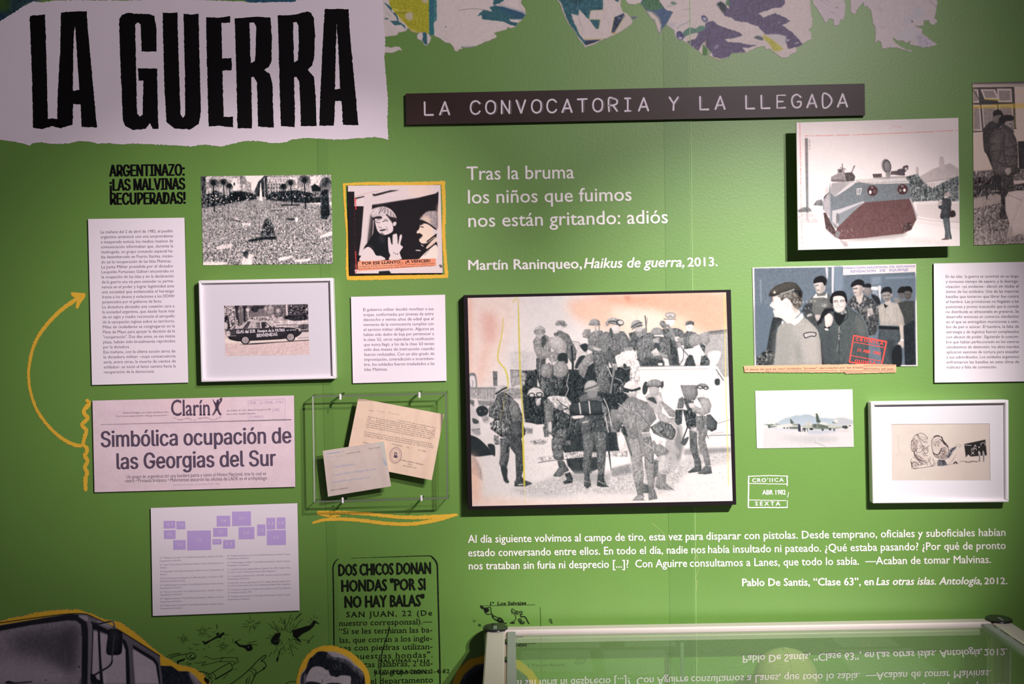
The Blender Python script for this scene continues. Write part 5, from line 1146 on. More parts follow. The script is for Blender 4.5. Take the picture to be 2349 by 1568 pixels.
# ------------------------------------------------------------------ armoured vehicle print, standing well off the wall
cor = [(1826.8, 281), (2198.3, 270), (2201.8, 563.5), (1831, 573)]
t = thing('vehicle_photo', P(2014, 422, .002), 'print of a grey armoured vehicle numbered 07, floating off the wall upper right', 'photo print')
slab('board_core', cor, .0455, .040, mat('pale_board_edge', (226, 214, 206), .6), t, .0004)
slab('spacer_block', [(1880, 320), (2140, 312), (2144, 520), (1884, 528)], .0398, .002, mat('dark_spacer', (40, 44, 38), .7), t, 0)
v = Cv(1824, 266, 2206, 577, (238, 226, 222), 1.0, 41, duo=((54, 40, 42), (246, 234, 230))).at(1810, 260, 4.7525)
v.N(2.5, 30); v.P("230,1000 400,1060 540,1360 1350,1180 1850,1150 1860,1440 100,1480 95,1190 300,1180", 236, .8, 4)
v.L("118,110 125,560 135,1160 145,1470", 1.8, (232, 120, 110), .75, brk=.36); v.L("175,245 620,236 1200,214 1840,185", 1.6, (234, 126, 116), .75, brk=.36); v.L("1100,160 1170,140 1230,152", 1, (236, 150, 140), .7, sm=0, brk=.3); v.L("1100,110 1170,140", .8, (236, 160, 150), .6)
v.P("172,270 205,270 215,1160 188,1170", (120, 112, 112), .85, .5, 0, tx=12, gr=((96, 106, 108), 'y')); v.L("222,290 225,390", 3, 160, .7, brk=.4)
v.P("95,1050 160,1020 230,1030 250,1070 100,1080", (96, 96, 98), .9, 1, 0, tx=30); v.P("95,1090 250,1080 330,1180 210,1195 95,1180", 190, .8, 1.5, 0, tx=24); v.L("100,1180 330,1185", 1.4, 150, .6)
v.P("260,1000 300,950 360,935 370,1010", (110, 110, 110), 1, .8, 0, tx=30)
v.P("1340,770 1330,720 1760,540 1840,590 1850,780", (214, 202, 198), 1, 1, 0, tx=4); v.P("1430,690 1560,610 1740,545 1850,600 1850,700 1700,710 1450,750", (196, 184, 180), 1, .6, 0, tx=6); v.L("1440,755 1740,710 1850,700", 1.2, 110); v.P("1640,480 1685,480 1690,600 1645,600", (206, 192, 190), 1, .6); v.P("1385,590 1410,590 1412,670 1390,670", (196, 180, 178), 1, .6)
v.P("1440,760 1740,720 1740,860 1440,860", 222, 1, .5, 0); 
for i in range(6): v.P("%d,760 %d,758 %d,840 %d,842" % (1455+i*24, 1465+i*24, 1465+i*24, 1455+i*24), 150, .7, .4, 0)
v.P("1270,690 1400,660 1460,740 1560,820 1700,740 1850,680 1850,960 1560,950 1330,970 1310,800", (100, 106, 106), 1, 1, 0, tx=60); v.speck("1280,690 1450,700 1560,820 1850,700 1850,950 1340,960", 260, (.3, .9), [60, 200, 130, 90])
v.P("1360,960 1860,970 1855,1190 1400,1130", 232, 1, .5, 0)
for i in range(34): v.L("%d,975 %d,%d" % (1400+i*14, 1400+i*14, 1120+i*2), 1.1, (176, 158, 156), .8)
v.L("1380,985 1855,975", 1.6, 240); v.L("1380,1140 1600,1170 1855,1188", 1.4, 140, .8); v.L("1390,1190 1600,1215 1855,1260", 1, 190, .8); v.P("1390,1150 1855,1200 1860,1260 1400,1190", 226, .6, 1)
v.P("590,1380 800,1380 1250,1330 1560,1370 1800,1430 1000,1460 640,1440", 200, .55, 4, 0, tx=16); v.P("620,1370 1240,1300 1260,1330 1100,1360 740,1390", (130, 126, 126), .7, 3)
v.P("540,1370 640,1400 640,1470 600,1450", (150, 140, 140), .8, 1.5, 0, tx=30); v.L("560,1380 700,1470", 1.4, 150, .7)
TR_ = (78, 60, 60); HU = (112, 118, 122)
v.P("375,1080 400,1080 560,1370 500,1350 400,1260", TR_, 1, .3, 0, tx=30)
for i in range(9): v.P("%d,%d %d,%d %d,%d" % (372+i*4, 1085+i*20, 398+i*4, 1090+i*20, 380+i*5, 1100+i*20), TR_, 1, .2, 0)
v.P("365,960 440,880 470,760 1300,740 1320,900 1395,1120 1385,1170 500,1250 460,1170 440,1080 370,1050", HU, 1, .4, 0, tx=7)
v.P("470,760 720,720 500,910 450,860", (176, 168, 168), 1, .4, 0, tx=10); v.P("460,770 600,760 620,780 500,900", (150, 144, 146), .6, 1)
v.P("500,905 700,735 720,760 640,820", (206, 198, 198), 1, .5); v.P("450,740 460,1160 480,1230 440,1160 425,900 440,800", (136, 140, 144), 1, .4, 0)
v.P("370,960 440,890 450,1140 380,1060", (168, 160, 164), 1, .4, 0, tx=12); v.P("385,900 440,860 380,940", (90, 80, 84)); v.P("395,820 430,800 420,880 395,880", 160, .6, 2)
v.P("820,790 1310,745 1330,930 820,975", (108, 114, 118), 1, .3, 0, tx=6); v.L("820,790 820,975", 1.2, 80, .8)
v.P("530,1240 810,970 1320,930 1340,950 1390,1110 1385,1160 1330,1270 1240,1310 800,1360 560,1375 500,1340 520,1250", (96, 66, 66), 1, .4, 0, tx=8)
v.P("470,1060 560,1040 810,955 825,970 700,1060 530,1235 470,1180", (186, 180, 182), 1, .4, 0); v.P("530,1100 700,1020 820,965 700,1060 540,1230", (128, 132, 136), 1, .5, 0); v.P("515,1100 545,1095 550,1160 520,1200", (110, 110, 112), 1, .4); v.L("515,1180 515,1250", 1.8, 130)
v.P("1310,920 1330,925 1400,1110 1390,1160 1360,1050", (176, 166, 168), 1, .4, 0); v.P("1230,1290 1340,1260 1350,1180 1250,1200", (70, 50, 50), 1, .5, 0, tx=20); v.speck("1220,1200 1390,1180 1340,1280 1230,1300", 26, (.3, .8), [200, 150]); v.speck("520,1270 780,1250 760,1340 520,1350", 40, (.3, .9), [180, 150, 120])
v.P("500,1340 520,1280 560,1300 540,1350 505,1355", (120, 116, 116), 1, .4); v.P("395,1240 500,1340 510,1355 400,1265", 120, 1, .4, 0, tx=12)
v.P("730,720 1250,690 1310,740 1310,760 900,770 730,750", (206, 198, 194), 1, .4, 0, tx=12); v.L("740,730 820,760 1310,740", 1.2, 90, .8, brk=.3); v.L("740,745 860,765", 1.4, 110, .7)
for a in ("910,660 1010,655 1015,700 920,705", "1110,630 1170,625 1165,670 1110,670"): v.P(a, (92, 80, 80), 1, .4, 0, tx=24)
v.P("900,700 1260,680 1280,700 1000,715", (170, 160, 158), 1, .4, 0, tx=10)
v.P("455,740 460,690 540,650 610,645 690,640 720,680 715,730 610,745", (150, 140, 138), 1, .4, 0, tx=14); v.P("610,650 680,640 722,690 710,735 620,740", (84, 76, 76), 1, .4, 0, tx=26); v.P("455,722 600,716 610,745 470,745", 80, 1, .5, 0); v.P("525,605 585,600 600,650 530,655", (170, 160, 160), 1, .4, 0); v.P("540,612 575,610 580,640 545,645", 60, 1, .4)
v.L("580,550 585,620", 1.8, 70); v.L("560,590 620,610", 1.6, 80); v.L("680,650 712,575", 2, 60); v.L("705,590 714,572", 2.6, 70); v.L("600,600 600,660", 1.5, 80)
v.E(1060, 572, 52, 78, (150, 142, 142), -10); v.E(1070, 576, 44, 72, (70, 62, 64), -10); v.E(1072, 580, 36, 62, (130, 124, 126), -10, sh=.4); v.P("1050,645 1110,640 1105,710 1060,710", (150, 144, 142), 1, .4, 0, tx=20); v.L("740,530 800,600 890,700", .6, 200)
v.P("1150,665 1190,610 1235,600 1250,575 1290,565 1300,600 1285,620 1260,650 1260,675", (84, 74, 78), 1, .3, 1, .2, 14); v.P("1240,580 1290,565 1300,585 1250,595", 50, 1, .3); v.P("1265,595 1290,592 1280,620 1265,615", 200, 1, .4)
for cx, cy in ((910, 842), (1238, 828)):
    v.E(cx, cy, 58, 58, (84, 52, 54)); v.E(cx, cy, 52, 52, (70, 42, 46)); v.E(cx-4, cy-34, 12, 12, (130, 120, 124)); v.E(cx, cy+10, 40, 26, (60, 36, 40))
v.E(886, 858, 14, 20, 240); v.E(932, 850, 20, 22, (98, 70, 70)); v.E(1258, 836, 14, 18, 240); v.E(1216, 838, 12, 16, (150, 140, 142)); v.E(1216, 838, 7, 11, 70)
v.speck("840,800 1310,770 1320,930 840,960", 18, (.4, .8), [215]); v.speck("460,920 720,820 800,920 470,1020", 26, (.3, .6), [150, 90])
for q in ("742,820 742,882 760,882 760,820 742,820", "768,820 790,818 775,884"): v.L(q, 1.5, 235, sm=0)
# photographer on foot
v.P("1690,880 1720,855 1760,870 1765,905 1700,905", 150, 1, .3, 1, .2, 24); v.P("1695,900 1725,900 1720,930 1690,930", 200, 1, .4); v.P("1640,960 1680,925 1740,930 1770,970 1760,1060 1745,1150 1650,1140 1660,1050 1630,1030", (58, 60, 64), 1, .4, 1, .4, 14)
v.P("1625,960 1650,935 1670,955 1665,1000 1630,1000", 170, 1, .5, 1, 0, 40); v.P("1680,1150 1745,1150 1760,1280 1775,1360 1750,1365 1735,1300 1740,1360 1700,1365 1700,1280", (84, 90, 94), 1, .4, 1, .3, 12); v.L("1725,1170 1740,1350", 1, 150, .6)
v.P("1665,1370 1710,1355 1745,1360 1740,1375 1670,1378", 60, 1, .3); v.P("1755,1070 1790,1055 1812,1075 1812,1120 1760,1130", (46, 34, 38), 1, .4); v.L("1740,960 1775,1070", 1.2, 60)
v.N(4, 1.2); v.N(2, 6)
picture('photo_sheet', v, cor, .0458, t)
# ------------------------------------------------------------------ man in padded coat (cut by the frame edge)
cor = [(2231.2, 190), (2395, 185), (2400, 556), (2234.5, 562)]
t = thing('coat_photo', P(2313, 375, .002), 'tall print of two men in dark winter coats, cut by the right edge', 'photo print')
slab('board_core', cor, .0016, .0002, mat('thin_print_edge', (180, 170, 160), .6), t, 0)
v = Cv(2228, 182, 2404, 566, (212, 192, 180), 1.0, 42, duo=((30, 30, 32), (226, 206, 194))).at(2209, 170, 3.735)
v.P("80,60 760,60 760,110 80,100", 190, 1, 1, 0); v.P("80,60 700,50 700,78 80,84", 60, .8, 1, 0); v.N(3, 10)
v.P("84,112 440,108 455,470 84,500", 70, 1, .4, 0)
for q in ("88,128 130,130 140,245 88,245", "150,130 275,130 310,215 185,215", "290,125 415,125 422,240 300,240", "88,262 145,262 165,485 88,485", "160,262 290,262 290,480 178,485", "305,260 425,258 440,465 320,470"): v.P(q, 232, 1, .3, 0)
for q in ("92,140 120,140 128,230 92,232", "170,142 262,142 290,200 196,205", "305,140 404,140 410,225 310,228", "92,275 135,275 150,470 92,475", "172,275 280,275 280,470 185,475", "315,272 415,270 428,455 325,460"): v.P(q, 160, 1, .5, 0, tx=8)
v.L("84,130 150,255 170,485", 2, 60); v.L("150,240 300,240", 3, 50, .9); v.L("84,252 440,250", 1.6, 60); v.L("84,495 170,490 460,465", 1.6, 60)
v.P("84,270 440,250 760,246 760,290 440,292 84,292", (222, 186, 70), .55, 1.2, 0); v.P("440,150 760,150 760,164 440,160", (224, 190, 130), .5, 1, 0); v.L("190,212 310,222", 2.6, (220, 200, 70), .7); v.L("92,110 96,800", 1.2, (220, 190, 90), .5); v.L("430,255 455,470", 1.6, (200, 180, 60), .5, brk=.3)
v.P("84,500 760,480 760,830 84,830", (212, 192, 178), .9, 1, 0); v.P("470,575 760,565 760,810 480,815", 44, 1, .6, 0, tx=10)
v.P("86,830 250,820 760,815 760,900 86,920", 120, 1, 1, 0, tx=50); v.P("88,880 320,870 330,960 760,900 760,1000 90,1080", 74, 1, .8, 0, tx=60); v.P("90,1060 320,1020 330,1100 94,1160", 190, 1, 1.5, 0, tx=12)
v.P("92,1150 330,1100 760,1080 760,1475 95,1475", 138, 1, 1, 0, tx=60); v.speck("92,1140 400,1130 760,1400 760,1470 95,1470", 900, (.3, .9), [60, 90, 200, 180, 110]); v.P("95,1340 760,1330 760,1475 98,1475", 160, .5, 2, 0, tx=30)
v.P("90,960 320,930 325,960 92,995", 46, 1, .4, 0); v.P("196,970 212,970 210,1075 200,1075", 40, 1, .3, 0); v.P("295,940 330,935 330,1020 300,1025", 40, 1, .3); v.L("240,1000 310,1000", 2, 190, .8)
v.P("170,500 190,450 250,400 310,440 300,620 260,700 260,800 245,790 205,690 180,650", 48, 1, .4, 1, .3, 14); v.E(285, 380, 32, 42, 120, sh=.3); v.P("260,360 265,315 320,308 345,355 300,350", 34, 1, .3)
v.P("228,580 250,500 320,455 400,470 440,520 465,600 470,780 460,850 400,870 270,870 240,700", 84, 1, .4, 1, .6, 18)
for q in ("240,600 300,590 350,600", "245,660 300,650 345,665", "350,620 400,630 465,600", "350,690 400,705 465,700", "330,780 400,790 468,770", "270,730 320,760 380,770"): v.L(q, 2.2, 44, .8, b=.6); v.L([(a, b-18) for a, b in TR(q)], 3, 120, .5, b=1)
v.P("300,500 350,480 345,620 300,760 270,640", 92, .8, 2, 1, .4, 10); v.L("355,520 345,640 370,770", 2.4, 40, .8); v.P("260,870 330,870 330,930 268,930", 36, 1, .4); v.P("330,870 430,870 440,1010 340,1010", 60, 1, .6, 0, tx=26)
v.E(400, 430, 40, 52, 168, sh=.3); v.P("310,440 320,360 420,352 432,395 370,405 345,440", 32, 1, .4); v.P("320,440 360,430 440,490 400,500", 70, 1, .5); v.L("400,425 420,428", 1.5, 50); v.L("415,455 430,450", 1.2, 60); v.P("420,420 438,440 425,450", 150, 1, .4)
v.P("360,820 400,800 412,840 380,865", 190, 1, .4, 1, .3); v.P("455,790 490,820 480,850 460,840", 60, 1, .4); v.P("325,1010 375,1010 370,1130 385,1240 310,1240 325,1130", 54, 1, .6, 0, tx=40)
v.P("360,1060 390,1010 470,995 760,1000 760,1380 480,1370 375,1400 400,1280 365,1170", (218, 200, 190), 1, .5, 0, sh=.4, tx=7); v.L("380,1030 500,1080", 1.6, 150, .7); v.L("420,1290 470,1150 520,1050", 1.4, 180, .7, b=1); v.P("375,1400 430,1370 410,1300", 190, .8, 1)
v.N(7, 1.3); v.grade(lambda a: a*1.13+2)
picture('photo_sheet', v, cor, .0019, t)
# ------------------------------------------------------------------ officers print with red stamp and caption strip
OA = (1720, 600, 6.03); OB = (1900, 600, 6.0286)
cor = [(1726, 613.3), (2101.5, 604.5), (2104.5, 840.5), (1731.5, 842.5)]
cor = [(1726, 613.3), (2101.5, 604.8), (2105, 839.5), (1731, 841)]
t = thing('officers_photo', P(1915, 725, .002), 'bluish print of smiling soldiers in berets, with an orange caption strip below', 'photo print')
slab('board_core', cor, .0014, .0002, mat('thin_print_edge', (180, 170, 160), .6), t, 0)
v = Cv(1722, 600, 2110, 847, (240, 222, 218), 1.3, 43, duo=((40, 46, 54), (236, 224, 222))).at(*OA)
BL = (112, 130, 148)
v.P("60,92 1200,75 1200,1440 85,1430", BL, 1, .3, 0, tx=7); v.at(*OB); v.P("-20,75 205,70 205,185 1200,140 1215,1425 -20,1440", BL, 1, .3, 0, tx=7); v.P("70,75 200,70 200,400 100,420", (140, 162, 188), .6, 3); v.P("590,200 1195,160 1195,560 760,520 600,340", (112, 130, 150), .7, 3)
v.P("205,62 1205,45 1205,142 205,185", (236, 216, 216), 1, .3, 0); v.P("590,345 690,345 690,395 595,390", (230, 220, 222), 1, .8, 0); v.P("690,330 730,330 728,560 700,480", (214, 208, 212), 1, .6, 0); v.P("600,400 685,400 690,470 620,450", (150, 160, 174), 1, .8, 0, tx=20)
v.P("590,215 730,200 725,300 600,320", (140, 158, 178), .7, 1.5, 0); v.L("800,225 1180,210", 5, (140, 158, 180), .7, b=1); v.P("50,75 75,75 70,430 50,430", (226, 214, 220), 1, .5, 0)
v.at(*OA); v.P("1045,80 1082,80 1080,250 1060,210", (220, 212, 220), 1, .8, 0); v.P("1135,80 1165,80 1155,430 1135,440", (214, 206, 214), 1, .8, 0); v.L("150,250 155,560", 2.4, (160, 178, 192), .7, b=1); v.P("60,620 300,700 300,1300 90,1330", (104, 124, 146), .6, 6)
# tall dark-haired man at the back
v.P("780,600 860,490 930,440 1060,430 1130,500 1150,640 1020,780 980,830 880,740 760,720", (120, 122, 118), 1, .4, 1, .3, 10); v.P("1010,520 1100,500 1150,600 1120,640 1040,660 990,620", (112, 114, 112), 1, .6, 1, .4, 6); v.P("990,585 1065,580 1070,620 1000,630", (170, 168, 164), .6, 2)
v.P("890,300 960,275 1030,300 1045,340 1035,400 980,440 930,430 905,370", (206, 190, 180), 1, .3, 1, .3); v.P("880,285 900,230 960,200 1020,200 1062,250 1055,310 1030,330 1005,285 930,290 895,300", (36, 34, 44), 1, .4, 1); v.P("870,495 920,435 935,480 985,475 1040,470 1070,420 1070,510 1020,490 900,500", (226, 216, 212), 1, .4, 0)
v.L("905,330 950,325", 1.5, 60); v.L("925,395 960,392", 1.8, 90); v.L("915,335 905,370 920,375", 1.2, 120, .8); v.P("985,330 1030,320 1020,400 985,430", (150, 136, 132), .5, 2)
v.P("740,680 830,660 920,750 950,860 930,940 840,840 760,760", (86, 90, 92), 1, .6, 0, tx=10); v.P("780,760 800,725 850,712 862,740 800,765", (200, 196, 190), .8, .5); v.L("780,765 800,722 855,712", 1.3, 50); v.P("900,740 980,740 990,800 940,830", (196, 180, 172), 1, .6, 1, .3)
v.P("700,700 760,600 870,560 860,660 740,690", (60, 66, 76), .8, 1.5, 0, tx=24)
# arms and coat behind the foreground man
v.P("320,770 440,770 450,830 380,920 360,1100 350,1300 230,1220 270,1000 300,850", (66, 76, 80), 1, .6, 0, tx=10); v.P("95,1330 180,1250 260,1210 340,1260 350,1400 300,1430 95,1430", (92, 98, 96), 1, .6, 0, tx=55); v.speck("100,1330 240,1220 340,1280 320,1420 100,1425", 60, (.4, 1.1), [180, 50, 120])
v.P("930,830 1010,760 1030,900 1100,1100 1120,1440 990,1440 980,1100", (44, 44, 54), 1, .8, 0); v.P("990,1060 1060,1120 1050,1420 1000,1400", (64, 44, 50), .8, 3)
# foreground man: pullover, face in profile, beret
v.P("330,1440 370,1150 370,1000 400,900 460,840 560,850 620,870 730,760 800,800 900,900 970,1000 980,1150 1000,1440", (176, 170, 162), 1, .4, 0, sh=.3, tx=6); v.P("360,1000 440,860 560,850 600,1000 560,1400 345,1430", (160, 158, 150), .7, 8); v.P("640,1050 700,1250 700,1430 640,1300", (130, 136, 130), .7, 6); v.P("760,900 900,940 960,1100 980,1400 820,1400 750,1200", (188, 178, 170), .7, 8)
for i in range(16): v.L("%d,%d %d,1430" % (380+i*38, 1000 if i < 6 else 900, 372+i*40), .5, (140, 134, 128), .35)
v.P("745,1000 800,980 900,980 915,1005 890,1035 790,1040 765,1055", (200, 190, 186), 1, .4, 0); v.L("765,1055 745,1002 800,980 860,975 915,990 900,1030 850,1028 765,1055", 1.8, (52, 52, 60), 1); v.L("790,1010 880,1005", 1.5, (170, 160, 160))
v.P("310,480 400,460 500,480 600,560 650,640 700,700 640,770 560,850 500,840 450,790 390,770 345,760 335,720 322,690 330,660 318,640 275,605 300,560", (236, 210, 200), 1, .3, 1, .18, 3)
v.P("450,560 520,530 560,600 540,680 480,700", (244, 224, 214), .7, 3); v.L("470,590 520,570 530,620 490,650", 1.4, (200, 170, 164), .8); v.P("300,500 312,480 320,530 302,560", (80, 70, 76), .8, 1); v.L("330,655 350,665", 1.5, (170, 130, 130)); v.L("305,545 330,550", 1.2, (140, 110, 110), .8)
v.P("390,470 560,420 700,390 725,470 715,600 660,660 600,610 560,540 500,500 440,540 420,500", (124, 116, 104), 1, .5, 1, .1, 44); v.P("600,400 700,380 728,430 715,500 640,440", (44, 44, 52), .9, 1.5, 0, tx=30); v.speck("420,470 700,420 700,620 560,540", 90, (.4, 1.0), [190, 70, 150], a=.8); v.P("580,600 660,660 640,700 590,640", (150, 146, 140), .7, 3)
v.P("550,840 660,770 720,705 745,760 690,830 620,880", (240, 228, 220), 1, .3, 0); v.P("440,820 470,830 450,870", (220, 210, 204), 1, .4)
v.P("262,455 290,400 350,340 470,290 560,278 640,300 700,370 690,390 600,385 500,415 430,440 340,475 290,478", (92, 88, 80), 1, .4, 1, .3, 8); v.L("430,440 520,415 610,380", 2, (190, 178, 150)); v.E(340, 420, 28, 34, (120, 112, 100), 10); v.E(342, 426, 15, 17, (226, 214, 196)); v.P("262,455 330,440 400,455 340,475 290,478", (62, 60, 58), .8, 2)
# laughing man in dark smock
v.at(*OB)
v.P("-150,900 -30,700 90,690 250,620 360,680 450,740 520,880 550,1050 560,1430 -60,1430 -90,1150 -130,1000", (92, 102, 104), 1, .4, 0, sh=.25, tx=9); v.P("380,760 470,760 540,940 545,1040 400,980", (120, 126, 122), .7, 5); v.P("-60,1000 60,900 60,1430 -40,1430", (78, 92, 96), .6, 8)
v.P("75,700 160,720 245,700 200,830 150,880 100,820", (40, 48, 56), 1, .5, 1); v.P("160,720 240,650 260,700 200,735", (150, 146, 144), 1, .6, 0, tx=44); v.L("250,640 270,760 190,840", 2, (60, 66, 72), .8); v.L("150,880 150,1430", 1.4, (60, 70, 74), .7); v.L("150,900 150,960", 2, 190, .9); v.E(152, 968, 18, 22, 170); v.E(152, 968, 11, 15, 80); v.E(148, 1020, 7, 11, 200); v.L("148,1045 148,1075", 2.2, 190, brk=.3); v.L("135,1150 120,1240", 1.6, 150, .8)
v.P("65,520 80,480 180,470 235,510 240,600 210,670 160,700 110,690 75,630", (226, 204, 194), 1, .3, 1, .25, 4)
v.P("20,545 40,470 80,420 150,402 220,415 250,470 262,560 240,590 225,500 170,470 90,475 65,500 60,580", (34, 32, 42), 1, .4, 1); v.L("80,545 110,535 130,545", 1.6, 70); v.L("165,540 200,530 220,540", 1.6, 70); v.L("80,560 120,556", 2, 110, .7); v.L("168,556 210,552", 2, 110, .7); v.L("140,560 130,600 155,606", 1.3, 150, .9); v.P("110,625 160,632 200,620 170,655 130,652", (240, 226, 222), 1, .3, 1); v.L("105,620 150,640 205,615", 1.2, 110, .8); v.P("225,560 250,560 245,600 228,610", (200, 176, 168), 1, .5)
v.at(*OA); v.P("1035,760 1060,710 1110,715 1150,770 1140,850 1100,900 1050,910 1040,840", (226, 200, 192), 1, .3, 1, .3); v.L("1045,735 1080,705 1110,700", 3.2, (52, 54, 66)); v.P("1000,700 1040,650 1150,640 1170,690 1100,690 1040,740 980,860 950,840", (38, 44, 56), 1, .6, 0, tx=8); v.L("1035,900 1070,920 1100,905", 3, (40, 36, 44)); v.P("1040,920 1085,925 1080,950 1045,945", (230, 214, 210), 1, .4)
# camouflage man
v.at(*OB)
v.P("270,560 340,480 420,450 500,460 600,520 690,600 700,740 690,900 650,1010 560,1020 540,900 480,760 360,650 260,620", (84, 88, 88), 1, .4, 0, tx=30); v.speck("290,560 420,470 600,520 690,620 690,900 600,1000 540,860 440,700 280,620", 260, (.8, 2.6), [38, 60, 110, 150, 50, 40], b=0, asp=1.3); v.P("540,660 600,640 620,720 560,760 545,740", (206, 192, 184), .8, .8, 1, 0, 40); v.P("470,660 540,600 560,650 490,700", (150, 146, 140), .7, 1)
v.P("600,450 690,490 720,560 700,600 620,520", (54, 60, 70), 1, .6); v.P("380,470 480,430 470,520 430,590", (206, 186, 176), 1, .5); v.P("500,350 580,340 590,430 560,470 500,440", (150, 140, 138), 1, .5, 1, .3); v.P("495,320 560,300 590,320 588,355 500,350", (40, 44, 54), 1, .4)
v.P("340,350 370,320 460,320 480,400 450,460 390,480 350,430", (206, 184, 174), 1, .3, 1, .3, 6); v.P("312,340 330,290 400,245 470,255 500,300 490,350 460,330 400,320 330,350", (40, 44, 54), 1, .4, 1); v.L("345,375 400,368", 2.4, 70, .9); v.L("350,430 390,425", 1.6, 90); v.E(487, 375, 12, 20, (196, 170, 164)); v.P("440,350 475,360 460,450 430,470", (130, 120, 118), .5, 2)
# man in pale shirt
v.P("690,610 760,575 860,560 960,570 1010,620 1060,890 980,900 960,880 720,880 700,740", (186, 174, 162), 1, .4, 0, sh=.25, tx=8); v.P("900,510 960,500 1010,550 960,580", (150, 144, 138), 1, .8); v.L("790,620 780,860", 1, 120, .6); v.L("940,640 960,860", 1.6, 120, .5, b=.8); v.P("770,580 830,590 790,640", (50, 54, 62), 1, .4); v.P("780,560 860,530 850,590 800,600", (196, 182, 172), 1, .5)
v.P("700,890 990,900 1000,1020 960,1430 740,1430 720,1200 690,1060", (88, 100, 106), 1, .5, 0, sh=.2, tx=9); v.P("700,885 980,900 980,940 700,930", (40, 48, 56), 1, .4, 0); v.P("820,1100 900,1100 940,1430 860,1430", (60, 72, 80), .7, 5); v.P("985,890 1045,890 1050,1080 1055,1170 1010,1190 960,1130 1000,1070", (204, 184, 172), 1, .4, 1, .3); v.P("1000,1070 1050,1075 1050,1095 1005,1090", (230, 220, 214), 1, .3); v.P("880,1250 940,1160 1010,1180 1010,1430 900,1430", (44, 54, 62), 1, .8)
v.P("745,450 770,420 860,420 870,500 830,545 780,545 750,500", (160, 150, 144), 1, .3, 1, .3, 8); v.P("725,440 745,380 790,350 850,350 880,400 870,440 830,415 760,425", (42, 46, 54), 1, .4, 1); v.L("765,470 800,465", 2, 60, .8); v.L("820,465 850,462", 2, 60, .8); v.L("790,515 830,510", 1.6, 80); v.E(878, 465, 10, 20, (180, 160, 152))
# two men at the right edge
v.P("960,570 1060,540 1190,540 1200,900 1150,1000 1060,900 1040,760", (84, 90, 88), 1, .5, 0, tx=8); v.P("1040,890 1190,800 1210,1425 1060,1425", (52, 64, 74), 1, .8, 0, tx=10); v.P("970,440 1030,430 1040,500 1000,510", (120, 110, 108), 1, .6); v.P("960,400 1000,350 1060,350 1050,420 1000,430 965,430", (46, 40, 46), 1, .5, 1)
v.P("1045,440 1080,410 1140,410 1150,470 1120,520 1070,520", (118, 108, 104), 1, .4, 1, .3, 8); v.P("1030,390 1060,345 1120,340 1155,370 1160,430 1120,405 1060,410 1045,440", (36, 38, 46), 1, .4, 1); v.L("1060,450 1140,448", 2.2, 50, .7); v.L("1080,490 1120,490", 1.4, 60, .8); v.P("970,530 1000,510 1030,520 1000,560", (130, 126, 122), 1, .6)
v.at(*OA); v.N(6, 1.2)
# lettering across the print
for q in ((610, 560, 5), (660, 560, 5), (700, 560, 5), (740, 560, 5), (790, 555, 4), (850, 545, 5), (900, 545, 5), (640, 655, 5), (680, 650, 5), (720, 650, 5), (770, 645, 5), (820, 640, 5), (1010, 605, 5), (1040, 605, 4)):
    v.L([(q[0]-10, q[1]+16), (q[0]-4, q[1]-14), (q[0]+8, q[1]+14)], 1.1, (220, 214, 212), .6, brk=.3)
v.soften(.5); v.contrast(1.3, 150); v.N(5, 1.5); v.grade(lambda a: (a*.72+a.mean(-1, keepdims=True)*.28)*.86-6)
picture('photo_sheet', v, cor, .0017, t)
text_mesh('sign_lettering', [("DIRECCION NACIONAL DE ADUANAS", 1936, 617, 2099, 612, 4.4, dict(b=.05)), ("REVISACION   DE   EQUIPAJE", 1951.5, 625, 2083.5, 620.5, 5.4, dict(b=.05))], .0020, mat('blue_grey_ink', (150, 146, 176), .7), t)
M_red = mat('red_stamp_ink', (226, 70, 62), .6, .3)
def seg4(q, w, k): p = TR(q, *k); return [stroke_poly(p[i:i+2], w) for i in range(len(p)-1)]
stp = seg4("352,1020 805,1105 740,1420", 3.2, OB) + seg4("352,1020 292,1385 480,1415 740,1420", 3, OB) + seg4("358,1110 770,1185", 1.6, OB) + seg4("320,1298 730,1375", 1.6, OB)
inked('red_stamp', stp, .0020, M_red, t, parts='stamp_line')
text_mesh('stamp_lettering', [("CRÓNICA".replace('Ó', 'O'), 1962.5, 780.5, 2025.5, 791, 7.5, dict(b=.012, sp=1.4, dup=[(-.5,0),(0,.3),(.5,0)])), ("13  ABR  1982", 1967, 805.5, 2019.5, 814, 7, dict(b=.012, dup=[(-.35,0),(.35,0)])), ("QUINTA", 1960.5, 830.5, 2008, 835.5, 6.5, dict(b=.012, sp=1.3, dup=[(-.5,0),(0,.3),(.5,0)]))], .0021, M_red, t)
# caption strip under it
KS = (1690, 590, 5.3386)
q = rough_edge(TR("85,1328 1550,1305 1952,1312 1950,1408 1330,1425 1330,1410 600,1410 95,1405", *KS), 4, .25, 3)
cs = inked('caption_strip', [q], .0024, mat('orange_newsprint', (224, 164, 130), .7, .2, noise=.08, nscale=60), None, .0006)
cap_ = thing('caption_clipping', P(1880, 845, .002), 'orange newsprint caption strip stuck below the officers print', 'clipping')
bpy.data.objects.remove(cs); inked('paper_strip', [q], .0024, mat('orange_newsprint', (224, 164, 130), .7, .2, noise=.08, nscale=60), cap_, .0006)
text_mesh('lettering', [("¿Y éstos de qué se ríen? Soldados \"piratas\", derrotados por las tropas", 1708.8, 849, 1979.5, 843.8, 4.2, dict(b=.02, it=.15, sp=1.1)), ("aportados del país.", 1981, 846.4, 2051, 848, 4.2, dict(b=.02, it=.15, sp=1.1))], .0027, mat('brown_ink', (120, 76, 70), .7), cap_)
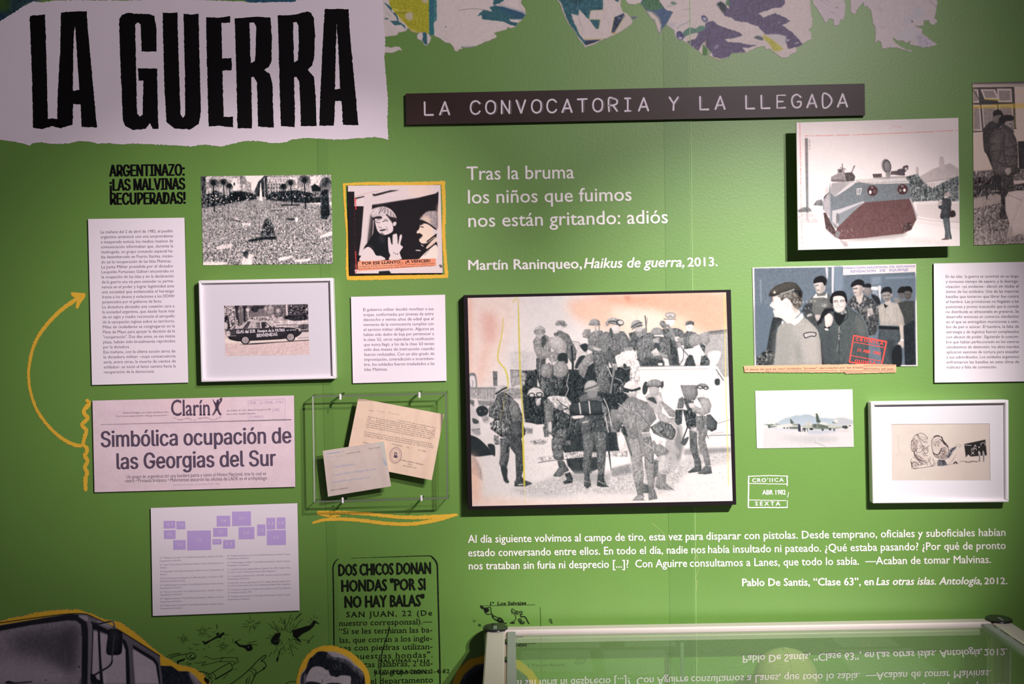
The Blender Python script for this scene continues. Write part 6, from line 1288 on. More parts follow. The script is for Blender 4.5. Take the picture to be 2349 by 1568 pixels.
inked('rule_lines', [stroke_poly(TR(s_, *KS), .8) for s_ in ("340,1395 1220,1385", "1222,1385 1222,1400", "1270,1385 1270,1410", "1270,1385 1940,1392", "1290,1405 1540,1405", "1550,1330 1935,1322")], .0027, mat('brown_ink', (120, 76, 70), .7), cap_)
# ------------------------------------------------------------------ aeroplanes print
cor = [(1732.3, 896), (1955.5, 892.3), (1958.6, 1024.5), (1736.2, 1028)]
v = Cv(1729, 889, 1962, 1031, (248, 246, 240), 1.4, 44, duo=((40, 50, 46), (250, 248, 244))).at(1730, 885, 9.996)
v.P("60,980 2270,860 2290,1400 60,1430", (240, 232, 232), 1, 2, 0, tx=3); v.P("0,100 170,100 190,1430 30,1430", (250, 250, 248), .8, 2)
v.P("560,820 700,740 780,715 860,700 970,665 1060,675 1140,650 1280,655 1400,705 1540,725 1660,730 1800,745 2030,725 2200,770 2270,790 2270,860 1900,900 600,900", (176, 192, 204), 1, 1.2, 1, 0, 3, gr=((206, 216, 224), 'y')); v.P("1860,750 2030,728 2270,800 2270,870 1900,880", (206, 204, 206), .8, 2)
v.P("600,1130 1000,1160 1500,1130 1950,1180 1900,1260 1300,1310 900,1260", (206, 204, 204), .8, 5, 0, tx=8); v.P("1240,1030 1600,1020 1900,1010 1900,1040 1500,1080 1240,1075", (170, 182, 206), .8, 3); v.P("300,940 1000,990 1000,1020 400,980", (206, 214, 228), .8, 2); v.P("1900,1020 2200,1010 2100,1040", (190, 184, 186), .7, 2)
v.L("1380,1290 1500,1330 1640,1390", 1, (150, 138, 140), .8, b=.5); v.L("1000,1340 1200,1400", .8, (200, 190, 190), .7); v.P("500,1190 800,1180 900,1250 700,1270", (226, 220, 220), .7, 4)
G1, G2, W_ = (84, 96, 86), (140, 148, 136), (232, 230, 224)
v.P("190,870 330,880 420,870 460,885 600,880 640,920 360,950 330,955 310,900", G1, .9, .8, 0, tx=14); v.P("480,840 560,885 500,885", G2, 1, .6, 0)
v.P("380,900 640,880 860,860 1020,880 1060,940 1000,980 800,975 780,960 640,930 380,915", W_, 1, .6); v.P("780,940 1010,930 1060,960 1000,985 820,978", G1, .85, .8, 0, tx=10); v.P("820,750 860,770 915,855 860,870 840,860", G1, 1, .5, 0, tx=14); v.P("880,870 1020,860 1020,910 880,905", G2, .9, .8, 0, tx=14); v.P("520,925 640,925 620,960 530,960", (240, 240, 236), 1, .5)
v.E(690, 960, 22, 16, 50); v.E(760, 962, 20, 16, 60); v.E(345, 945, 24, 16, 60)
v.P("1060,920 1180,890 1340,890 1500,930 1560,990 1300,1000 1100,950", (196, 198, 188), 1, .6, 0, tx=10); v.P("1180,850 1240,820 1300,840 1320,900 1200,905", (212, 206, 196), 1, .6, 0, tx=16); v.P("1320,880 1400,870 1540,840 1700,870 1780,960 2020,930 2010,960 1760,990 1500,990 1330,970", G2, 1, .6, 0, tx=14); v.P("1500,830 1640,840 1720,900 1580,890 1500,860", W_, 1, .8)
v.P("1410,628 1445,625 1480,700 1490,760 1530,810 1500,840 1430,835 1420,740", G1, 1, .5, 0, tx=18); v.P("1360,880 1420,880 1420,940 1370,940", 60, 1, .6); v.P("1440,870 1600,900 1720,940 1700,960 1480,960", G1, .8, 1, 0, tx=14); v.P("1740,880 1900,900 2220,905 2200,925 1900,950 1700,950", (206, 204, 196), 1, .6); v.P("2020,910 2120,905 2160,960 2100,980 2020,960", (70, 78, 78), 1, .7, 0, tx=20)
v.P("1790,820 1880,820 1880,855 1800,850", (110, 116, 112), 1, .8, 0, tx=20); v.P("1830,770 1910,770 1910,830 1850,840", W_, 1, .8); v.P("2170,900 2215,900 2205,920 2180,920", (90, 90, 92))
for x, y, rx in ((1570, 1000, 24), (1740, 990, 28), (1835, 1005, 18), (1150, 985, 40), (1310, 985, 44)): v.E(x, y, rx, 26, (48, 54, 58), a=.95, b=.4)
v.P("1010,870 1050,880 1055,1040 1010,1040", (48, 56, 72), 1, .5, 0); v.L("1050,900 1060,1040", 2.4, (56, 60, 76)); v.L("1120,970 1100,1040", 1.5, 60); v.L("1160,990 1160,1040", 3, 50); v.L("1210,970 1230,1035", 1.8, 60)
v.soften(.35); v.grade(lambda a: a*.84-4)
o = picture('aeroplanes_photo', v, cor, .0012); tag(o, 'small pale colour print of parked military aeroplanes before a blue hill', 'photo print')
# ------------------------------------------------------------------ framed caricature
t = picture_frame('framed_drawing', [(1998, 921.5), (2314.2, 917), (2315, 1151.6), (2002.5, 1154.3)], [(2006.5, 929), (2306.6, 924.5), (2308, 1145.5), (2009.5, 1147)], .026, 'white framed picture with a small ink caricature on cream paper, lower right', 'framed picture')
v = Cv(2043, 970, 2276, 1104, (240, 224, 210), 2.0, 45).at(2040, 970, 9.788); v.N(4, 22); v.N(2, 4)
v.P("1700,40 2250,40 2250,1280 900,1280 1200,1000", (226, 204, 190), .6, 30)
INK = (64, 52, 52); SK = (204, 184, 172)
def K_(s_, w_=.9, c=INK, a=.9): v.L(s_, w_, c, a)
v.P("500,460 560,300 640,240 760,240 860,330 870,520 860,640 820,780 880,850 780,890 600,780 500,620", (232, 214, 202), .7, 3); v.P("500,500 560,420 640,360 600,500 620,600 560,640 510,600", SK, .6, 3); v.P("600,700 760,830 860,880 760,880 640,800", SK, .6, 3)
for q in ("490,470 505,400 560,300 630,250 720,225 790,260 850,320 862,350", "600,260 640,270 700,350", "500,470 490,540 510,620 555,640 600,600 560,570 530,600", "600,640 600,540 620,490", "640,560 600,640 680,660 740,620", "680,500 700,540 680,580", "720,540 750,510 780,560 740,590", "780,560 820,560 900,500", "860,560 870,640 820,680 780,650 740,600",
   "555,640 570,740 660,820 760,870 860,880 890,840 870,790", "760,700 790,730 860,730", "740,690 780,680 820,700", "530,760 600,800 700,850", "500,800 480,860 510,940 570,1030 640,1000", "500,930 560,870 640,930 720,940 740,900 660,870", "640,830 720,900 800,930", "500,1025 760,1000 880,980 1000,960", "800,900 850,910 850,950", "920,760 910,860 950,970", "970,800 1010,880 960,960", "1040,900 1000,960", "570,700 640,760", "700,360 780,420 850,430", "640,300 700,420 740,500", "560,340 540,420 560,480", "860,330 840,360"): K_(q, .9)
for q in ("500,420 520,380", "620,260 650,275", "560,640 575,720 640,800 720,850", "500,880 510,990"): K_(q, 2.2, INK, .8)
v.P("960,360 1020,300 1120,295 1180,340 1220,440 1300,560 1330,700 1280,790 1150,790 1040,740 990,680 970,560", (228, 208, 196), .8, 2); v.P("1150,600 1230,560 1260,640 1200,700 1160,660", (170, 150, 146), .7, 4); v.P("1000,640 1080,600 1130,620 1110,690 1040,690", (240, 222, 210), .8, 2)
for q in ("950,400 1000,310 1060,290 1160,310 1200,380 1290,480 1330,600 1330,720 1280,800", "950,400 955,520 985,660 1030,700 1100,700 1140,640 1180,570 1260,550", "985,660 1020,740 1130,790 1280,800", "1010,480 1040,490 1030,520", "1080,470 1110,490 1090,520", "1040,430 1090,420 1120,450", "1180,640 1230,620 1260,650 1200,700", "1200,700 1280,730 1300,700", "1220,760 1290,760"): K_(q, 1.1)
K_("985,660 1030,700 1100,700 1140,640 1175,575", 2.2); K_("1010,310 1060,285 1120,290", 3); K_("1160,310 1180,320 1200,380 1240,440 1290,490 1320,540", 2.6)
v.P("1080,870 1110,820 1250,830 1270,870 1300,940 1180,960 1080,960", (70, 70, 80), .95, .8, 0, tx=40); v.P("1330,690 1380,580 1450,540 1500,520 1500,560 1420,640 1380,720 1330,790 1300,760", (66, 66, 76), .95, .8, 0, tx=40); v.P("1250,830 1290,815 1320,850 1290,880", (240, 226, 214), 1, .5); v.L("1340,590 1400,700", 2, (150, 146, 150)); v.L("1390,560 1420,640", 1.6, (170, 160, 160))
for q in ("1110,860 1100,950", "1140,860 1150,950", "1180,870 1170,950"): v.L(q, 1.4, (190, 184, 186), .8)
for q in ("1480,490 1560,470 1620,500 1560,530", "1500,510 1600,540", "1440,780 1360,900 1300,950", "1500,700 1420,860", "1300,945 1440,915 1560,900"): K_(q, .7, (120, 104, 100), .7)
K_("1450,905 1490,870 1520,905", 3); K_("1700,870 1800,880 1860,860 1980,870", 1.6, INK, .8); v.L("1550,860 2000,850", 2.4, (140, 120, 116), .6, brk=.5)
v.P("1680,470 2155,370 2190,720 1830,750 1770,700 1720,770", (42, 38, 36), 1, .5, 0)
for q in ("1690,490 1840,500", "1850,570 1900,560 1920,510 1960,530", "1830,600 1890,600 1930,560 1960,600", "1840,640 1910,700", "1900,640 1840,710", "2060,500 2060,455 2140,440 2150,500"): v.L(q, 1.4, (214, 206, 200), .95)
v.E(2018, 540, 16, 18, (220, 212, 206)); v.E(1930, 500, 14, 14, (214, 206, 200))
for x in (2025, 2118): v.P([(x-30, 640), (x-10, 610), (x+20, 670), (x+30, 750), (x+20, 850), (x, 870), (x-20, 760)], (214, 204, 200), .9, .5, 0, tx=50); v.L([(x-5, 720), (x, 860)], 1.6, INK, .8)
for q in ("170,310 200,290 200,500 220,650", "150,740 200,700 260,680", "280,1070 300,1060"): K_(q, .8, (190, 170, 160), .6)
def hatch(poly, n, L_, ang, c, w_=.5):
    p = v.q(poly); M = v.mask(p); ys, xs = np.nonzero(M > .5)
    for i in v.rs.randint(0, len(ys), n):
        x, y = xs[i]/v.k+v.x0, ys[i]/v.k+v.y0; r = v.rs.uniform(.5, 1)*L_; an = ang+v.rs.normal(0, .35)
        t_ = v.t; v.t = (0, 0, 1.0); v.L([(x-r*math.cos(an), y-r*math.sin(an)), (x+r*math.cos(an), y+r*math.sin(an))], w_, c, .55); v.t = t_
hatch("500,480 560,340 660,420 620,600 560,640 520,620", 110, 2.2, -.9, (120, 100, 96)); hatch("600,680 720,760 860,860 780,890 640,800", 80, 1.8, .7, (110, 92, 90)); hatch("700,480 860,540 860,640 740,620", 60, 1.4, .3, (90, 74, 72))
hatch("500,860 620,840 740,930 560,1010", 80, 1.8, .5, (100, 84, 84)); hatch("960,400 1100,320 1200,420 1100,480 980,520", 50, 1.8, -.8, (150, 130, 124)); hatch("1150,620 1300,560 1320,760 1180,780 1120,700", 110, 1.8, .9, (110, 92, 90)); hatch("1000,690 1120,720 1240,790 1080,770", 50, 1.6, .1, (80, 66, 66)); hatch("1120,340 1200,400 1320,560 1280,520 1180,420", 70, 1.3, .9, (60, 48, 48), .7)
hatch("560,270 860,320 860,460 700,400", 50, 2.4, .6, (170, 150, 142))
v.grade(lambda a: a*.88)
picture('drawing_sheet', v, [(2045.5, 973), (2269.5, 972), (2271, 1101), (2046.5, 1101)], .0172, t)
inked('mount_bevel', [stroke_poly(TR(q), w_) for q, w_ in (("2045,972.6 2270,971.4", 1.3), ("2270,971.4 2271.4,1101", 1.1))], .0173, mat('bevel_shade', (168, 150, 146), .8), t)
# ------------------------------------------------------------------ white stamp print on the wall
KW = (1690, 870, 3.5645)
st = []
for q, w_ in (("98,790 95,1046", 3), ("98,792 260,785 418,790", 2), ("100,850 412,855", 1.8), ("412,790 412,868", 2.6), ("100,985 404,990", 1.8), ("97,1046 414,1046", 2.6), ("413,990 413,1046", 1.8), ("425,922 415,965", 1.5)):
    p_ = TR(q, *KW); st.append(stroke_poly(rough_edge(p_, 4, .25, len(st), closed=False), w_))
t = thing('wall_stamp', P(1762, 1128, .002), 'white rubber-stamp style graphic reading ABR 1982 on the green wall', 'wall graphic')
inked('stamp_frame', st, D0, M_white, t, parts='stamp_line')
text_mesh('stamp_lettering', [("CRO", 1725.5, 1105.4, 1757.5, 1105, 8.5, dict(b=.045, sp=1.2)), ("'IICA", 1760.5, 1105, 1797.5, 1104.2, 8.5, dict(b=.03, sp=1.25)), ("ABR 1982", 1749, 1134, 1802, 1133.6, 10.5, dict(b=.03)), ("SEXTA", 1732.5, 1159, 1789.5, 1159, 9, dict(b=.04, sp=1.5))], D0, M_white, t)
# ------------------------------------------------------------------ torn paper banner with LA GUERRA
KB0 = (0, 0, 2.499)
def RE(s, k, amp=.8, step=3.0, seed=0): return rough_edge(TR(s, *k), step, amp, seed)
edge = RE("-700,180 0,122 60,85 120,45 165,22 190,8 240,14 300,4 420,0 700,3 1000,-4 1400,8 1420,14 1500,16 1560,12 1690,12 1700,0 1900,-10 2190,-20 2196,20 2200,150 2210,250 2202,330 2214,450 2224,560 2220,700 2228,800 2150,785 2060,792 1940,800 1840,795 1760,790 1680,798 1640,815 1560,820 1480,808 1400,808 1330,825 1260,840 1180,828 1100,838 900,828 760,822 700,828 620,820 560,824 520,812 450,808 400,822 300,826 240,815 190,820 170,835 130,822 60,808 0,800 -700,790", KB0, .55, 2.6, 1)
M_paper = mat('torn_white_paper', (232, 220, 228), .75, .2, noise=.03, nscale=14)
t = thing('torn_banner', P(450, 160, .001), 'huge torn white paper banner with black LA GUERRA lettering, top left', 'wall graphic')
inked('paper_shape', [edge], D0, M_paper, t)
LT = [["170,95 185,88 215,88 258,82 264,250 270,480 275,682 300,678 330,682 334,716 380,722 350,735 300,722 240,740 190,732 182,400 174,200"],
 ["350,72 420,66 497,64 505,180 530,450 556,730 468,727 462,598 420,595 416,715 350,732 327,720 330,560 345,280", "430,148 441,300 455,515 418,520 420,300 424,180"],
 ["683,110 700,85 735,73 780,78 850,80 885,90 897,180 897,295 812,296 806,140 790,128 775,140 778,300 782,500 786,650 800,668 818,655 822,462 795,462 790,392 900,392 904,600 908,738 876,738 860,705 835,738 760,745 720,722 705,690 692,400 685,200"],
 ["932,72 975,74 1017,70 1023,300 1030,500 1035,655 1048,675 1062,655 1060,400 1052,78 1095,84 1138,78 1143,300 1152,640 1140,710 1090,742 1000,735 955,700 943,500 936,250"],
 ["1182,98 1250,102 1320,92 1320,130 1270,130 1273,335 1328,332 1328,402 1275,405 1279,560 1282,670 1336,668 1336,730 1260,720 1197,725 1190,500 1184,250"],
 ["1345,105 1400,102 1470,95 1550,100 1558,200 1557,350 1540,385 1515,400 1548,425 1562,480 1565,600 1570,732 1480,725 1475,560 1472,470 1455,440 1440,442 1443,600 1445,735 1362,735 1357,500 1350,250", "1430,130 1455,128 1468,150 1466,300 1460,350 1437,360 1434,250"],
 ["1592,88 1650,88 1700,82 1760,65 1785,75 1800,105 1806,200 1800,340 1790,375 1765,398 1800,440 1810,560 1815,722 1724,722 1720,560 1715,465 1700,440 1686,442 1690,600 1690,728 1610,722 1603,500 1597,250", "1680,130 1700,126 1710,145 1713,250 1708,345 1686,358 1683,250"],
 ["1862,52 1930,50 1998,52 2005,180 2030,450 2055,718 1966,715 1958,580 1922,578 1914,720 1830,720 1838,500 1850,250", "1930,135 1938,250 1950,508 1920,512 1925,300"]]
for i, lp in enumerate(LT):
    inked('painted_letter', [[rough_edge(TR(s_, *KB0), 4.0, .38, 10+i) for s_ in lp]], D0+.0003, M_black, t)
# ------------------------------------------------------------------ torn poster scraps printed along the top
P1 = (870, 0, 6.525); P2 = (1260, 0, 7.83); P3 = (1500, 0, 5.8725); P4 = (1850, 0, 7.34)
PAP = (218, 206, 200); TE = (52, 102, 112); YG = (176, 172, 44)
def scrap(label, box_, paint, seed, name='torn_poster'):
    v = Cv(*box_, bg=PAP, k=1.0, seed=seed, alpha=True); paint(v)
    q = [(box_[0], box_[1]), (box_[2], box_[1]), (box_[2], box_[3]), (box_[0], box_[3])]
    o = picture(name, v, q, D0-.0003+(seed-51)*.00003, None, .6, .3); return tag(o, label, 'wall graphic')
def R_(v, s, k, col, seed=0, amp=.5, tx=0, a=1.0, step=2.5): v.at(0, 0, 1.0).P(RE(s, k, amp, step, seed), col, a, 0, 0, 0, tx)
def pA(v):
    R_(v, "-60,-400 2000,-400 2110,-60 2130,60 2180,130 2195,210 2130,300 2080,350 2040,400 1980,420 1910,410 1910,440 1800,470 1715,500 1755,530 1755,560 1700,585 1600,620 1450,690 1300,705 1220,700 1250,730 1190,735 1175,770 1130,760 1110,700 1060,650 980,630 900,570 840,540 740,510 600,490 480,460 430,410 400,465 280,490 275,525 100,550 -60,560", P1, PAP, 1, .45, 5)
    R_(v, "150,-400 745,-400 745,515 600,490 480,455 430,405 330,290 240,200 190,130 150,60", P1, YG, 2, .3, 14); v.at(*P1); v.P("180,110 300,150 460,160 300,180 220,160", (214, 206, 90), .8, 1); v.P("250,170 460,180 330,200", (120, 122, 40), .6, 1); v.P("400,200 500,190 490,300 400,280", (200, 190, 170), .9, 1, 1); v.P("640,-10 720,-10 715,45 660,40", (200, 190, 170), .9, 1)
    v.P("270,215 330,280 430,390 480,440 600,490 480,470 400,370 300,300", (214, 196, 130), .8, .6); R_(v, "745,-400 858,-400 858,300 815,345 822,535 745,515", P1, (50, 116, 122), 3, .3, 6)
    v.at(*P1); v.L("835,0 832,330", 1, (206, 200, 196), .8, brk=.4); v.L("825,340 828,535", .8, (200, 194, 190), .8, brk=.4); v.L("790,-300 790,200", 5, (52, 92, 134), .5, b=2)
    v.P("60,30 130,70 190,120 180,190 240,190 280,260 290,320 380,380 400,440 330,370 230,380 160,310 270,310 250,250 200,190", TE, .95, .3, 0); v.P("85,175 180,240 130,210", TE, .9, .4); v.P("80,270 140,275 130,290 90,290", TE, .9, .4)
    R_(v, "1760,-200 2000,-200 1850,20 1730,80 1645,110 1700,175 1560,150 1500,200 1470,245 1530,225 1540,285 1680,305 1860,325 1960,370 2040,395 2080,345 1960,320 1940,290 2140,285 2190,225 2140,190 2040,160 1880,110 1740,85 1700,60", P1, TE, 4, .4, 10); v.at(*P1)
    v.P("1800,90 2130,180 2180,220 2100,280 1980,230 1850,160", (44, 78, 116), .6, 3); v.L("1190,155 1300,140 1400,130 1540,142 1640,160", 1, (110, 96, 96), .8); v.P("1230,690 1450,690 1300,712", (186, 176, 190), .7, 1); v.E(995, 400, 8, 8, (70, 80, 90)); v.L("2100,-200 2100,60 2190,200", 1.6, (180, 168, 164), .7, b=.5); v.L("1760,80 1900,20 2000,-60", 1.5, (190, 178, 172), .7, b=.6); v.N(3, 6); v.N(3, 1.5)
scrap('yellow, teal and white torn poster scrap beside the big banner', (862, -60, 1212, 124), pA, 51)
def pA2(v):
    R_(v, "-60,690 110,700 180,715 250,695 310,705 350,760 300,745 250,770 180,790 -60,790", P1, PAP, 1, .4, 4); v.N(3, 2)
scrap('small pale torn sliver at the right edge of the big banner', (862, 100, 928, 126), pA2, 52)
def pA3(v):
    R_(v, "600,490 660,485 740,510 775,560 760,620 720,670 700,690 670,670 640,610 590,590 565,570 570,520", P1, PAP, 1, .4, 4); v.at(*P1); v.P("650,490 705,495 715,600 715,660 690,670 645,600 655,550", TE, 1, .4, 1)
scrap('tiny torn tag hanging under the yellow poster scrap', (952, 70, 992, 110), pA3, 53)
def pB(v):
    R_(v, "0,-400 1400,-400 1500,-60 1290,-40 1280,100 1310,200 1400,250 1460,310 1500,380 1480,430 1400,490 1280,570 1190,620 1050,680 970,710 900,740 800,800 640,850 590,770 530,700 460,570 360,450 290,330 250,220 200,80 150,0 60,-100", P2, (208, 196, 186), 1, .5, 4)
    R_(v, "30,-400 1390,-400 1400,-40 1290,-60 1230,40 1160,-10 980,-10 965,170 740,190 715,340 700,350 570,210 545,170 520,280 400,250 420,340 480,470 530,600 600,690 660,735 650,815 610,760 540,680 460,560 380,450 310,330 270,220 215,60 170,0", P2, TE, 2, .4, 22)
    R_(v, "975,-400 1180,-400 1170,0 1240,60 1310,200 1250,290 1200,310 1160,420 1100,620 960,690 640,700 560,600 500,470 420,340 395,245 440,262 530,278 530,170 560,200 720,360 830,520 880,520 920,350 715,345 740,190 965,175", P2, (214, 202, 196), 3, .4, 6)
    v.at(*P2); v.P("725,355 910,355 885,520 840,520 780,440", TE, 1, .3, 0, 0, 14); v.P("1170,310 1340,235 1350,290 1260,430 1170,580 1120,590 1140,440", (58, 72, 96), 1, .4, 0, 0, 24); v.L("1330,230 1320,320 1230,320", 1.4, (180, 186, 190), .8, brk=.4)
    v.L("970,180 740,192 715,340 920,348 900,500 860,520", .9, (170, 160, 60), .8, sm=0); v.L("630,700 940,703", 1.4, (186, 172, 70), .8); v.L("1170,330 1110,590 1180,585 1370,270", 1, (176, 166, 70), .8, sm=0); v.L("1130,600 1200,600", 2, (196, 150, 80), .7)
    v.P("640,725 930,712 800,770 650,815", (48, 62, 88), 1, .4, 0, 0, 10); v.L("500,250 560,400 600,600", 1, (160, 150, 150), .5, b=.6); v.L("520,350 640,560", 1.4, (176, 166, 166), .5, b=.8); v.P("1460,300 1590,295 1520,350 1500,340", (84, 104, 130), .8, 1)
    v.P("100,-300 900,-300 500,60 300,-60", (30, 50, 60), .5, 5); v.N(3, 2)
scrap('dark teal torn poster scrap with large pale letter strokes, top centre', (1262, -50, 1466, 112), pB, 54)
def pC(v):
    R_(v, "1370,-200 2100,-200 1960,10 1700,40 1560,75 1450,75 1380,30", P2, PAP, 1, .5, 4)
    R_(v, "1640,60 1700,-60 2050,-60 2000,40 2080,130 2120,190 2230,150 2210,240 2110,420 2010,540 1985,605 1960,570 1890,350 1830,330 1750,200 1690,120", P2, (84, 108, 138), 2, .4, 8); v.at(*P2)
    v.P("1650,60 1720,-40 2000,-40 1990,60 2060,140 1900,190 1760,180", (84, 128, 90), .95, 1.2, 0, 0, 14); v.P("1740,190 1850,220 1960,320 2010,450 2000,560 1985,605 1960,570 1885,350 1830,330", (216, 204, 190), 1, 1.6, 0); v.P("1850,230 1960,330 2005,450 1990,330 1900,230", (170, 150, 140), .6, 2)
scrap('curled blue and pale poster flake just right of the teal scrap', (1428, -10, 1552, 80), pC, 55)
def pD(v):
    R_(v, "60,-400 1800,-400 2110,-60 2105,60 2120,200 2140,260 2130,370 2080,400 2120,440 2125,530 2060,560 2000,590 1920,650 1920,700 1830,740 1800,775 1720,780 1640,720 1570,660 1510,665 1500,620 1430,625 1290,680 1270,710 1160,705 1050,720 1020,765 900,800 885,810 800,770 740,745 780,700 720,640 660,590 600,680 560,660 400,550 330,540 290,480 280,410 170,330 260,160 160,130 80,30", P3, PAP, 1, .55, 5)
    D_ = (112, 104, 128); TG = (108, 146, 128)
    R_(v, "840,60 900,20 960,60 1010,120 1010,-400 1700,-400 1770,50 1710,100 1600,110 1500,150 1410,180 1470,235 1600,190 1640,170 1720,220 1780,240 1840,285 1730,340 1870,440 1960,540 2000,600 1940,630 1800,660 1790,600 1760,540 1780,490 1680,465 1500,465 1400,350 1240,300 1100,280 1040,240 950,210 900,120", P3, D_, 2, .6, 12)
    R_(v, "690,310 790,280 890,350 1040,400 1140,430 1195,480 1080,510 960,530 1000,570 1130,570 1250,595 1390,610 1280,640 1190,640 1240,700 1050,715 1010,765 900,790 800,765 770,700 700,620 720,530 650,590 600,680 480,600 440,560 560,520 590,430 690,380", P3, D_, 3, .6, 12)
    v.at(*P3); v.P("390,440 480,370 560,385 620,345 690,360 680,400 580,440 430,490 410,510", TG, 1, .5, 1, 0, 10); v.P("410,510 480,465 590,445 560,510 450,548", (214, 202, 192), 1, .5); v.P("300,450 350,415 400,470 395,530 330,535", (96, 96, 130), 1, .5, 1, 0, 20); v.P("330,500 380,500 370,530 340,530", (200, 200, 200), .9, .6)
    v.P("640,215 690,210 730,270 690,300 650,270", (100, 104, 134), 1, .6); v.P("660,240 700,240 700,280 670,270", (190, 196, 200), .9, .6); v.P("850,60 900,25 960,70 960,150 930,170", (74, 84, 84), .9, 1.5, 1, 0, 30); v.P("970,20 1015,-20 1015,80 975,60", (88, 136, 100), .9, .8)
    v.P("220,40 260,20 310,50 270,65", (100, 136, 118), .9, 1); v.L("100,-10 150,-30", 2, (130, 140, 160), .6, b=.8); v.L("310,390 360,340 440,310 490,270", 2.4, (170, 170, 184), .8, b=.8); v.L("390,130 500,125", .9, (130, 120, 120), .8); v.P("180,320 280,310 260,380", (190, 188, 202), .7, 3); v.L("180,90 260,70", 2.4, (150, 160, 170), .6, b=1); v.L("350,-60 400,20", 2, (160, 168, 176), .6, b=1)
    v.P("1350,510 1400,480 1470,510 1460,545", (106, 112, 118), .95, .5); v.P("1480,470 1580,520 1680,600 1740,660 1660,690 1610,680 1560,600 1480,520", (190, 188, 84), .9, 1.4, 1, 0, 12); v.P("1500,470 1680,465 1780,500 1760,600 1640,560 1560,500", (206, 200, 200), .9, 2); v.P("600,680 660,590 650,740", (216, 204, 192), 1, .3, 0)
    v.P("660,600 720,660 720,745 655,740", (96, 140, 84), 1, .5, 0); v.P("730,745 800,770 880,790 885,815 800,780", (206, 196, 160), 1, .4); v.P("820,630 860,600 870,625 840,660 815,655", (170, 170, 190), .7, .8); v.P("690,540 740,520 740,600 700,620", (84, 84, 90), .7, 2); v.P("1790,535 1830,530 1820,550 1790,550", (200, 196, 206), .9, .5); v.P("1900,580 1950,565 1940,580 1905,592", (206, 200, 200), .9, .4); v.E(1690, 300, 14, 10, (180, 180, 196), a=.8, b=.6)
    v.N(3, 5); v.N(4, 1.3)
scrap('largest torn poster scrap, pale with slate purple patches, above the heading strip', (1508, -60, 1870, 146), pD, 56)
def pE(v):
    R_(v, "100,-300 650,-300 640,20 660,80 650,230 620,360 590,320 560,380 530,430 480,430 455,400 460,330 400,310 360,340 340,390 310,370 260,280 180,150 110,60", P4, (212, 200, 202), 1, .6, 5); v.at(*P4); v.E(515, 128, 24, 12, (150, 138, 144), a=.8, b=.6); v.L("390,190 440,215 500,220", .9, (150, 138, 144), .8); v.L("240,0 300,40 350,80", .9, (140, 130, 134), .7); v.L("300,-20 380,30", 1, (140, 130, 134), .7); v.N(3, 2)
scrap('pale three-pointed torn paper scrap right of the purple scrap', (1860, -40, 1942, 62), pE, 57)
def pF(v):
    R_(v, "730,-300 2100,-300 2190,-40 2210,60 2190,100 2180,220 2150,310 2200,340 2190,380 2140,420 2090,400 2060,340 1970,350 1980,430 1830,440 1950,490 1950,560 2020,620 2110,690 2200,755 2050,790 1960,800 1880,770 1760,760 1740,740 1760,690 1660,730 1640,680 1530,690 1470,640 1440,660 1500,720 1580,780 1680,830 1800,860 1740,870 1640,840 1540,800 1400,800 1300,820 1270,800 1250,700 1200,680 1140,740 1160,660 1160,460 1120,400 1100,250 1080,150 1040,160 1030,100 980,120 960,30 900,100 860,160 830,230 800,240 750,200 740,100", P4, (212, 200, 200), 1, .6, 5)
    v.at(*P4); v.P("1620,330 1760,250 1850,120 1900,100 1960,200 1900,300 1800,330 1700,400 1600,420", (196, 196, 204), .7, 4); v.P("1500,560 1700,500 1850,480 1800,640 1600,660", (200, 200, 204), .7, 4); v.P("1850,560 2000,620 2150,740 1960,790 1880,740", (188, 180, 196), .8, 3, 1, 0, 16); v.E(1780, 360, 16, 16, (110, 96, 110), a=.9, b=.6); v.E(1245, 170, 10, 30, (176, 160, 160), a=.8, b=1); v.P("1400,680 1500,740 1560,800 1430,700", (220, 200, 160), .7, 1); v.E(1300, 460, 20, 12, (180, 166, 170), a=.7, b=1); v.L("2080,20 2190,110", 2, (160, 150, 160), .6, b=1); v.N(3, 2); v.N(3, 8)
scrap('pale torn scrap with long ragged tongues, rightmost along the top', (1942, -40, 2156, 122), pF, 58)
def pG(v):
    v.at(0, 0, 9.7875); v.P("-200,-200 750,-200 740,30 560,110 400,240 250,340 130,420 0,500 -200,600", (36, 62, 70), 1, .6, 0, 0, 20); v.P("-100,-100 180,-60 200,250 0,260 -100,200", (62, 92, 28), .8, 6); v.P("0,300 100,260 140,380 0,450", (30, 56, 86), .8, 5); v.P("650,-60 950,-60 940,10 700,30", (44, 70, 84), 1, 2)
scrap('dark green and blue torn scrap in the top left corner, behind the banner', (-60, -40, 100, 60), pG, 59)
def pH(v):
    v.at(0, 0, 2.499); v.P("1380,-100 1700,-100 1695,10 1640,16 1560,12 1480,18 1420,12 1400,0", (40, 86, 108), 1, .4, 0, 0, 16)
scrap('narrow blue torn scrap above the banner lettering', (548, -20, 688, 8), pH, 60)
